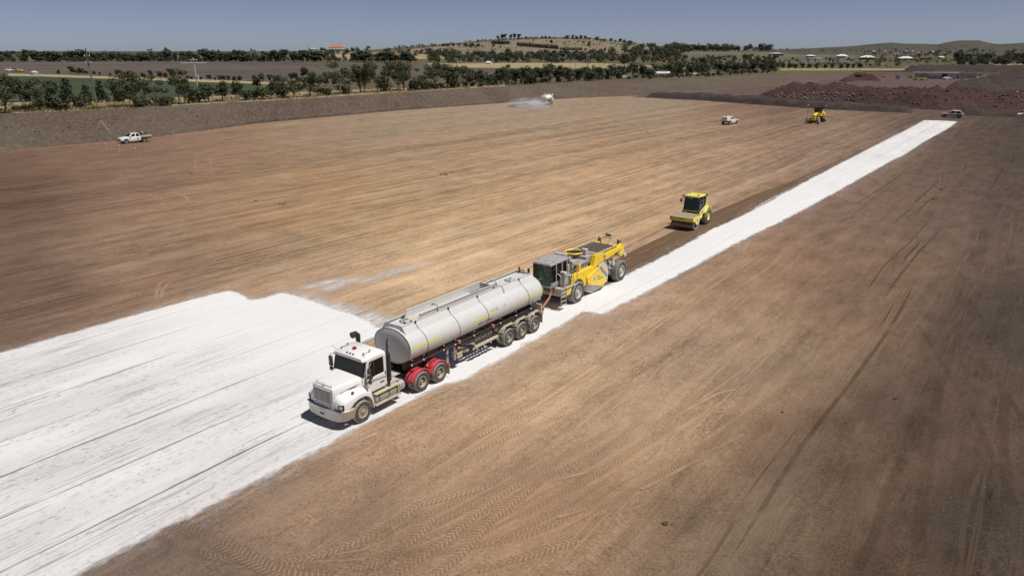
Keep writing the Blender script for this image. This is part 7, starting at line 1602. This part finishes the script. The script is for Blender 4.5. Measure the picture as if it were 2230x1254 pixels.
b = MB(Y); b.cyl((-.62, .92, 1.95), (-.62, .92, 2.50), .16, n=18); b.cyl((-.62, .92, 2.5), (-.62, .92, 2.56), .12, n=14); b.build('column_jack', Q)
b = MB(M['redlamp']); b.cyl((.1, .55, 3.17), (.1, .55, 3.27), .06, n=10); b.build('beacon', Q)
b = MB(M['black']); b.box((1.82, .2, 1.28), (.1, .8, .28)); b.box((1.8, -.6, 1.3), (.06, .4, .3)); b.tube([(1.7, -.9, 1.2), (1.85, -.3, .98), (1.8, .5, 1.0)], .04, 6, M['lgrey']); b.cyl((1.75, .3, 1.35), (1.95, .5, 1.3), .09, n=10, mat=M['beige']); b.build('front_coupling', Q)
for s in (-1, 1): MB(M['insul']).cyl((1.78, s * .9, 1.22), (1.80, s * .9, 1.22), .07, n=10).build('headlight', Q)
b = MB(M['letter']); b.prism([(1, 0), (0, 0), (0, 1)], 0, .001) if False else None
# rear: towers, link arms, swing arm
for s in (-1, 1):
    b = MB(Y); b.prism([(-6.15, 1.9), (-6.10, 2.62), (-6.5, 2.75), (-6.95, 2.50), (-7.0, 1.85), (-6.6, 1.75)], s * .62, s * 1.0); rt = b.build('rear_tower', Q, .03)
    b = MB(M['black']); b.tube([(-6.3, s * .8, 2.7), (-6.4, s * .85, 2.95), (-6.65, s * .85, 2.9), (-6.7, s * .8, 2.6)], .03, 6); b.tube([(-6.45, s * .7, 2.7), (-6.6, s * .6, 3.0), (-6.85, s * .6, 2.75)], .025, 6); b.cyl((-6.4, s * .8, 2.7), (-6.4, s * .8, 2.9), .07, n=8); b.build('hydraulic_hoses', rt)
    b = MB(M['limecoat']); b.cyl((-4.3, s * .95, 1.95), (-6.2, s * .8, 1.2), .07, n=8); b.cyl((-4.6, s * 1.02, 1.3), (-6.2, s * .7, .95), .09, n=8); b.box((-4.8, s * .8, 1.5), (.5, .4, .7)); b.cyl((-4.5, s * 1.05, 2.0), (-4.9, s * .95, 1.0), .06, n=8); b.box((-5.4, s * .9, 1.6), (.3, .25, .5))
    b.tube([(-4.4, s * 1.0, 1.8), (-4.9, s * 1.15, 1.4), (-5.3, s * 1.0, 1.2), (-5.8, s * .9, 1.5)], .03, 6, M['black']); b.tube([(-4.2, s * 1.1, 1.5), (-4.7, s * 1.2, 1.1), (-5.2, s * 1.0, .9)], .03, 6, M['black']); b.build('suspension_link', Q)
    b = MB(M['limecoat']); b.cyl((-5.9, s * 1.1, 2.1), (-7.2, s * .9, 2.0), .05, n=8); b.box((-7.1, s * .8, 1.75), (.3, .5, .2)); b.tube([(-6.9, s * .6, 1.7), (-7.3, s * .8, 1.9), (-7.4, s * 1.0, 1.7)], .03, 6); b.build('rear_bracket', Q)
b = MB(M['beige']); b.tube([(-6.0, -.35, 2.6), (-6.25, -.42, 2.95), (-6.45, -.45, 3.25)], [.08, .07, .05], 8); b.tube([(-6.0, .15, 2.6), (-6.25, .25, 2.95), (-6.45, .32, 3.25)], [.08, .07, .05], 8); b.box((-6.33, -.08, 3.08), (.1, .7, .08)); sa_ = b.build('lift_arm', Q)
MB(M['black']).box((-6.44, -.07, 3.22), (.14, .42, .14)).build('lamp_box', sa_, .02)
b = MB(Y); b.box((-6.1, 0, 2.45), (.5, 1.9, .4)); b.build('rear_crossmember', Q, .02)
b = MB(M['lgrey']); b.cyl((-3.75, 1.165, 2.42), (-3.75, 1.18, 2.42), .17, n=20); b.cyl((-3.75, 1.18, 2.42), (-3.75, 1.185, 2.42), .10, n=16, mat=M['letter']); b.build('round_emblem', Q, 0)
for x in (-.22, -6.28):
    for s in (-1, 1): wheel(Q, (x, s * 1.25, .73 if x > -2 else .76), s, .70 if x > -2 else .74, .52, .42, 'lgrey', lugs=22, n=40, deep=.10)
    b = MB(M['chassis']); b.cyl((x, -.8, .74), (x, .8, .74), .14, n=10); b.box((x, 0, .8), (.5, .5, .5)); b.build('axle', Q)
# the hose that couples tanker and stabiliser
P_h = [local(Q, (1.9, .45, 1.25)), local(Q, (2.15, .5, 1.0)), local(R2, (-15.55, .55, .78)), local(R2, (-15.05, .75, .95)), local(R2, (-14.82, .85, 1.15))]
P_h = [local(Q, (1.86, .45, 1.30)), local(Q, (2.15, .52, 1.02)), local(Q, (2.55, .60, .82)), local(R2, (-15.1, .74, 1.0)), local(R2, (-14.86, .80, 1.42))]
b = MB(M['hose']); b.tube(cr_spline(P_h, .08), .065, 10); o = b.build('water_hose', None, label='thick red hose running from the tanker tail to the stabiliser front'); o['category'] = 'hose'
P_h = [local(R2, (-14.70, 1.0, 1.2)), local(R2, (-14.86, 1.06, .9)), local(R2, (-14.84, 1.05, .45)), local(R2, (-14.7, 1.1, .25))]
b = MB(M['hose']); b.tube(cr_spline(P_h, .08), .045, 8); b.build('drain_hose', R2)
P_h = [local(Q, (1.6, 1.0, .95)), local(Q, (1.95, .9, .6)), local(Q, (2.2, .4, .45)), local(Q, (2.0, -.2, .5)), local(Q, (1.8, -.4, .95))]

# ---------------------------------------------------------------- roller
rc_ = Vector((17.4, 67.4, 0)) - RGT * 1.16 
O = empty('drum_roller', rc_, RZ, 'yellow single-drum soil roller with black cab working behind the stabiliser', 'roller')
YR = M['ryellow']
b = MB(M['drum']); b.ring((0, -1.06, .75), (0, 1, 0), [(.55, .04), (.72, 0), (.75, .02), (.75, 2.10), (.72, 2.12), (.55, 2.08)], 48); b.ring((0, -1.02, .75), (0, 1, 0), [(.001, .0), (.6, 0)], 32, M['rust'] if 'rust' in M else M['chassis']); b.ring((0, 1.0, .75), (0, 1, 0), [(.6, 0), (.001, 0)], 32, M['chassis']); b.build('drum', O, 0, smooth=50)
b = MB(YR); b.box((1.02, 0, 1.10), (.16, 2.34, .40)); fr_ = b.build('front_beam', O, .02)
for s in (-1, 1):
    b = MB(YR); b.prism([(1.10, .90), (1.10, 1.30), (-.95, 1.30), (-1.0, 1.1), (-.8, 1.0), (.1, .96), (.35, .50), (-.35, .50), (-.5, .98), (.35, .96)][:5] + [(-.45, .98), (-.30, .62), (-.1, .52), (.25, .52), (.48, .66), (.62, .90)], s * 1.10, s * 1.18); sp = b.build('side_plate', O, .02)
    MB(M['darkgap']).box((.10, s * 1.184, .95), (.12, .01, .30)).build('slot', sp)
    b = MB(M['black']); b.cyl((0, s * 1.05, .75), (0, s * 1.16, .75), .25, n=20); b.build('hub', O)
b = MB(M['lgrey']); b.box((.05, 0, 1.32), (0.02, 2.1, .01)); 
b = MB(M['drum']); b.box((.40, 0, 1.315), (1.1, 2.2, .03)); b.build('drum_cover', O)
b = MB(YR); b.box((-1.0, 0, 1.14), (.16, 2.3, .32)); b.build('rear_beam', O, .02)
b = MB(M['black']); b.box((.93, 0, .72), (.05, 2.1, .3)); b.build('scraper', O)
b = MB(M['letter']); put_text(b, 'BOMAG', .26, lambda x, y: (1.104, -.46 + x, 1.02 + y), M['letter'], .82); 
for k, m_ in ((.13, 'letter'), (.08, 'ryellow'), (.045, 'letter')): b.add([(1.104 + (.13 - k) * .03, -.66 + k * a, 1.11 + k * c_) for a, c_ in ((1, 0), (0, 1), (-1, 0), (0, -1))], [(0, 1, 2, 3)], M[m_])
b.build('lettering', fr_, smooth=0)
MB(M['blue']).box((1.104, -1.02, 1.10), (.006, .24, .30)).build('decal', fr_); MB(M['plate']).prism([(0, 0), (.05, .12), (0, .2), (-.05, .12)], 0, .004).build('decal_mark', fr_, loc=None) if False else None
MB(M['plate']).box((1.108, -1.02, 1.12), (.004, .10, .16)).build('decal_mark', fr_)
b = MB(M['black']); b.box((-1.3, 0, .95), (.6, .5, .5)); b.cyl((-1.2, .45, .95), (-1.6, .3, .95), .06, n=8); b.cyl((-1.2, -.45, .95), (-1.6, -.3, .95), .06, n=8); b.build('articulation_joint', O)
# rear unit
b = MB(YR); b.loft([[(-2.35, -.62, 1.35), (-2.35, .62, 1.35), (-2.35, .60, 2.02), (-2.35, -.60, 2.02)], [(-3.0, -.66, 1.35), (-3.0, .66, 1.35), (-3.0, .62, 2.08), (-3.0, -.62, 2.08)], [(-3.7, -.64, 1.25), (-3.7, .64, 1.25), (-3.7, .56, 1.86), (-3.7, -.56, 1.86)], [(-4.15, -.60, 1.05), (-4.15, .60, 1.05), (-4.1, .52, 1.50), (-4.1, -.52, 1.50)]]); eh = b.build('engine_hood', O, .05)
for s in (-1, 1): MB(M['grey']).prism([(-2.6, 1.78), (-3.1, 1.82), (-3.2, 1.95), (-2.75, 1.95)], s * .625, s * .655).build('air_vent', eh)
for s in (-1, 1):
    b = MB(YR); P1 = [(-2.92 + .92 * math.cos(a), .78 + .98 * math.sin(a)) for a in np.linspace(math.radians(150), math.radians(28), 12)]; P2 = [(-2.92 + .86 * math.cos(a), .78 + .90 * math.sin(a)) for a in np.linspace(math.radians(28), math.radians(150), 12)]
    b.prism(P2[::1][::-1] + P1[::1][::-1] if False else P1 + P2, s * .62, s * 1.06); b.build('wheel_guard', O, 0)
b = MB(M['black']); b.box((-2.9, 0, 1.0), (2.2, 1.1, .6)); b.box((-4.25, 0, .85), (.25, 1.6, .35)); b.build('rear_frame', O, .02)
b = MB(M['plate']); b.tube([(-4.35, .3, 1.2), (-4.55, .6, 1.15), (-4.5, .75, .9)], .03, 6); b.build('tow_hook', O)
# platform, cab
b = MB(M['black']); b.loft([[(-.98, -.82, 1.42), (-.98, .82, 1.42), (-1.0, .82, 1.72), (-1.0, -.82, 1.72)], [(-2.5, -.84, 1.30), (-2.5, .84, 1.30), (-2.5, .84, 1.72), (-2.5, -.84, 1.72)]]); pl = b.build('platform', O, .04)
MB(YR).box((-.972, 0, 1.50), (.012, 1.55, .07)).build('trim', pl)
b = MB(M['plate'])
for s in (-1, 1):
    b2 = MB(YR); b2.prism([(-1.0, 1.22), (-1.0, 1.45), (-2.35, 1.95), (-2.45, 1.6), (-1.9, 1.18)], s * .85, s * .90); q = b2.build('door_sill', O, .01); MB(M['letter']).prism([(-1.2, 1.30), (-1.2, 1.40), (-1.8, 1.55), (-1.8, 1.42)], s * .902, s * .906).build('decal', q); MB(M['plate']).prism([(-1.4, 1.52), (-1.4, 1.62), (-2.0, 1.82), (-2.0, 1.72)], s * .845, s * .903).build('white_decal', q)
    b3 = MB(YR); b3.prism([(-2.42, 1.6), (-2.50, 1.6), (-2.62, 2.75), (-2.54, 2.75)], s * .80, s * .86); b3.build('yellow_pillar', O)
cx0, cx1 = -1.08, -2.50
b = MB(M['black'])
for s in (-1, 1):
    b.cyl((cx0, s * .76, 1.7), (cx0 - .12, s * .72, 2.85), .045, n=8); b.cyl((cx1, s * .78, 1.7), (cx1 - .02, s * .74, 2.85), .05, n=8); b.cyl((-1.85, s * .78, 1.7), (-1.85, s * .74, 2.85), .035, n=8); b.box((-1.8, s * .78, 1.74), (1.5, .05, .1))
b.box((cx0, 0, 1.74), (.06, 1.5, .12)); b.box((cx1, 0, 2.0), (.06, 1.5, .6)); cf = b.build('cab_frame', O)
quad('windscreen', cf, [(cx0, -.72, 1.78), (cx0, .72, 1.78), (cx0 - .12, .68, 2.82), (cx0 - .12, -.68, 2.82)], 'clear')
for s in (-1, 1): quad('side_window', cf, [(cx0 - .03, s * .775, 1.8), (-1.80, s * .775, 1.8), (-1.80, s * .735, 2.82), (cx0 - .14, s * .735, 2.82)], 'clear'); quad('side_window', cf, [(-1.9, s * .775, 1.8), (cx1 + .05, s * .775, 1.8), (cx1 + .05, s * .735, 2.82), (-1.9, s * .735, 2.82)], 'clear')
quad('rear_window', cf, [(cx1, .72, 2.3), (cx1, -.72, 2.3), (cx1, -.7, 2.82), (cx1, .7, 2.82)], 'clear')
b = MB(YR); b.loft([[(-1.02, -.74, 2.84), (-1.02, .74, 2.84), (-1.08, .68, 2.97), (-1.08, -.68, 2.97)], [(-2.66, -.78, 2.84), (-2.66, .78, 2.84), (-2.60, .72, 2.97), (-2.60, -.72, 2.97)]]); rf = b.build('cab_roof', O, .03)
b = MB(M['black']); b.cyl((-1.25, .55, 2.97), (-1.25, .55, 3.09), .07, n=10); b.build('beacon', rf)
for (x, y) in ((-1.05, -.86), (-2.6, .84), (-1.05, .84), (-2.6, -.84)): MB(M['black']).box((x, y, 2.88), (.16, .14, .12)).build('work_lamp', rf)
for s in (-1, 1): b = MB(M['black']); b.box((-.95, s * 1.02, 2.42), (.06, .16, .32)); b.tube([(-1.1, s * .74, 2.75), (-.95, s * 1.0, 2.6)], .018, 5); b.build('mirror', O)
b = MB(M['chassis']); b.box((-1.75, 0, 1.95), (.5, .5, .14)); b.box((-2.0, 0, 2.3), (.13, .5, .6)); b.box((-1.2, 0, 1.9), (.16, .35, .35)); b.ring((-1.36, 0, 2.15), (-.5, 0, .8), [(.17, -.012), (.185, 0), (.17, .012), (.17, -.012)], 18); b.build('operator_seat', cf)
seated('person', local(O, (-1.75, 0, 2.04)), RZ, 'operator in dark clothes inside the roller cab', 'navy')
for s in (-1, 1): wheel(O, (-2.95, s * 1.06, .77), s, .74, .50, .36, 'ryellow', lugs=20, n=36, deep=.12)
MB(M['chassis']).cyl((-2.95, -.7, .77), (-2.95, .7, .77), .12, n=10).build('axle', O)

# ---------------------------------------------------------------- grader
gp_ = wp(1779, 266.5); gz = math.atan2(-.84, -.54)
gs_ = 1.14
Gd = empty('motor_grader', gp_, gz, 'yellow motor grader with mast sensors working at the far end of the pad', 'grader')
b = MB(M['ryellow']); b.prism([(3.9, 1.0), (3.9, 1.45), (3.0, 1.85), (.9, 2.0), (.9, 1.65), (2.9, 1.45), (3.4, 1.1)], -.25, .25); b.box((3.95, 0, 1.3), (.5, .7, .9)); b.box((3.95, 0, .72), (.22, 2.1, .2)); b.build('front_frame', Gd, .03)
b = MB(M['yellow']); b.loft([[(-.9, -.6, 1.1), (-.9, .6, 1.1), (-.9, .55, 2.25), (-.9, -.55, 2.25)], [(-3.3, -.55, 1.1), (-3.3, .55, 1.1), (-3.2, .48, 2.0), (-3.2, -.48, 2.0)]]); b.build('engine_hood', Gd, .04)
b = MB(M['black'])
for (x, y) in ((.75, .6), (.75, -.6), (-.7, .62), (-.7, -.62)): b.box((x, y, 2.2), (.1, .1, 1.7))
b.box((0, 0, 3.0), (1.6, 1.4, .1)); gc = b.build('cab', Gd); b = MB(M['yellow']); b.box((0, 0, 1.5), (1.7, 1.5, .5)); b.box((-2.1, .75, 1.5), (2.2, .5, .7)); b.box((-2.1, -.75, 1.5), (2.2, .5, .7)); b.build('side_panels', Gd, .03)
b = MB(M['glass']); b.box((0, 0, 2.32), (1.36, 1.16, 1.25)); b.build('glazing', gc)
b = MB(M['chassis']); b.prism([(1.9, .25), (1.7, .35), (1.75, .85), (1.95, .9), (1.85, .55)], -1.85, 1.85); b.build('blade', Gd); b = MB(M['yellow']); b.ring((1.5, 0, 1.0), (0, 0, 1), [(.5, -.05), (.62, -.05), (.62, .05), (.5, .05)], 24); b.box((2.5, 0, 1.0), (2.0, .2, .15)); b.cyl((1.3, .4, 1.1), (1.2, .5, 2.2), .06, n=8); b.cyl((1.3, -.4, 1.1), (1.2, -.5, 2.2), .06, n=8); b.build('blade_circle', Gd)
for s in (-1, 1): b = MB(M['timber']); b.cyl((1.8, s * 1.7, .9), (1.8, s * 1.7, 3.3), .04, n=8); b.sphere((1.8, s * 1.7, 3.4), .13, M['insul'], 8); b.build('sensor_mast', Gd)
MB(M['redlamp']).cyl((0, .3, 3.16), (0, .3, 3.3), .07, n=8).build('beacon', gc)
for x in (3.95, -1.4, -2.9):
    for s in (-1, 1): wheel(Gd, (x, s * 1.22, .66), s, .66, .4, .32, 'ryellow', lugs=18, n=28, deep=.1)
Gd.scale = (gs_, gs_, gs_); MB(M['chassis']).box((-2.15, 0, .75), (2.6, 2.0, .35)).build('tandem', Gd); MB(M['chassis']).box((-3.5, 0, 1.0), (.4, 1.6, .3)).build('ripper', Gd)
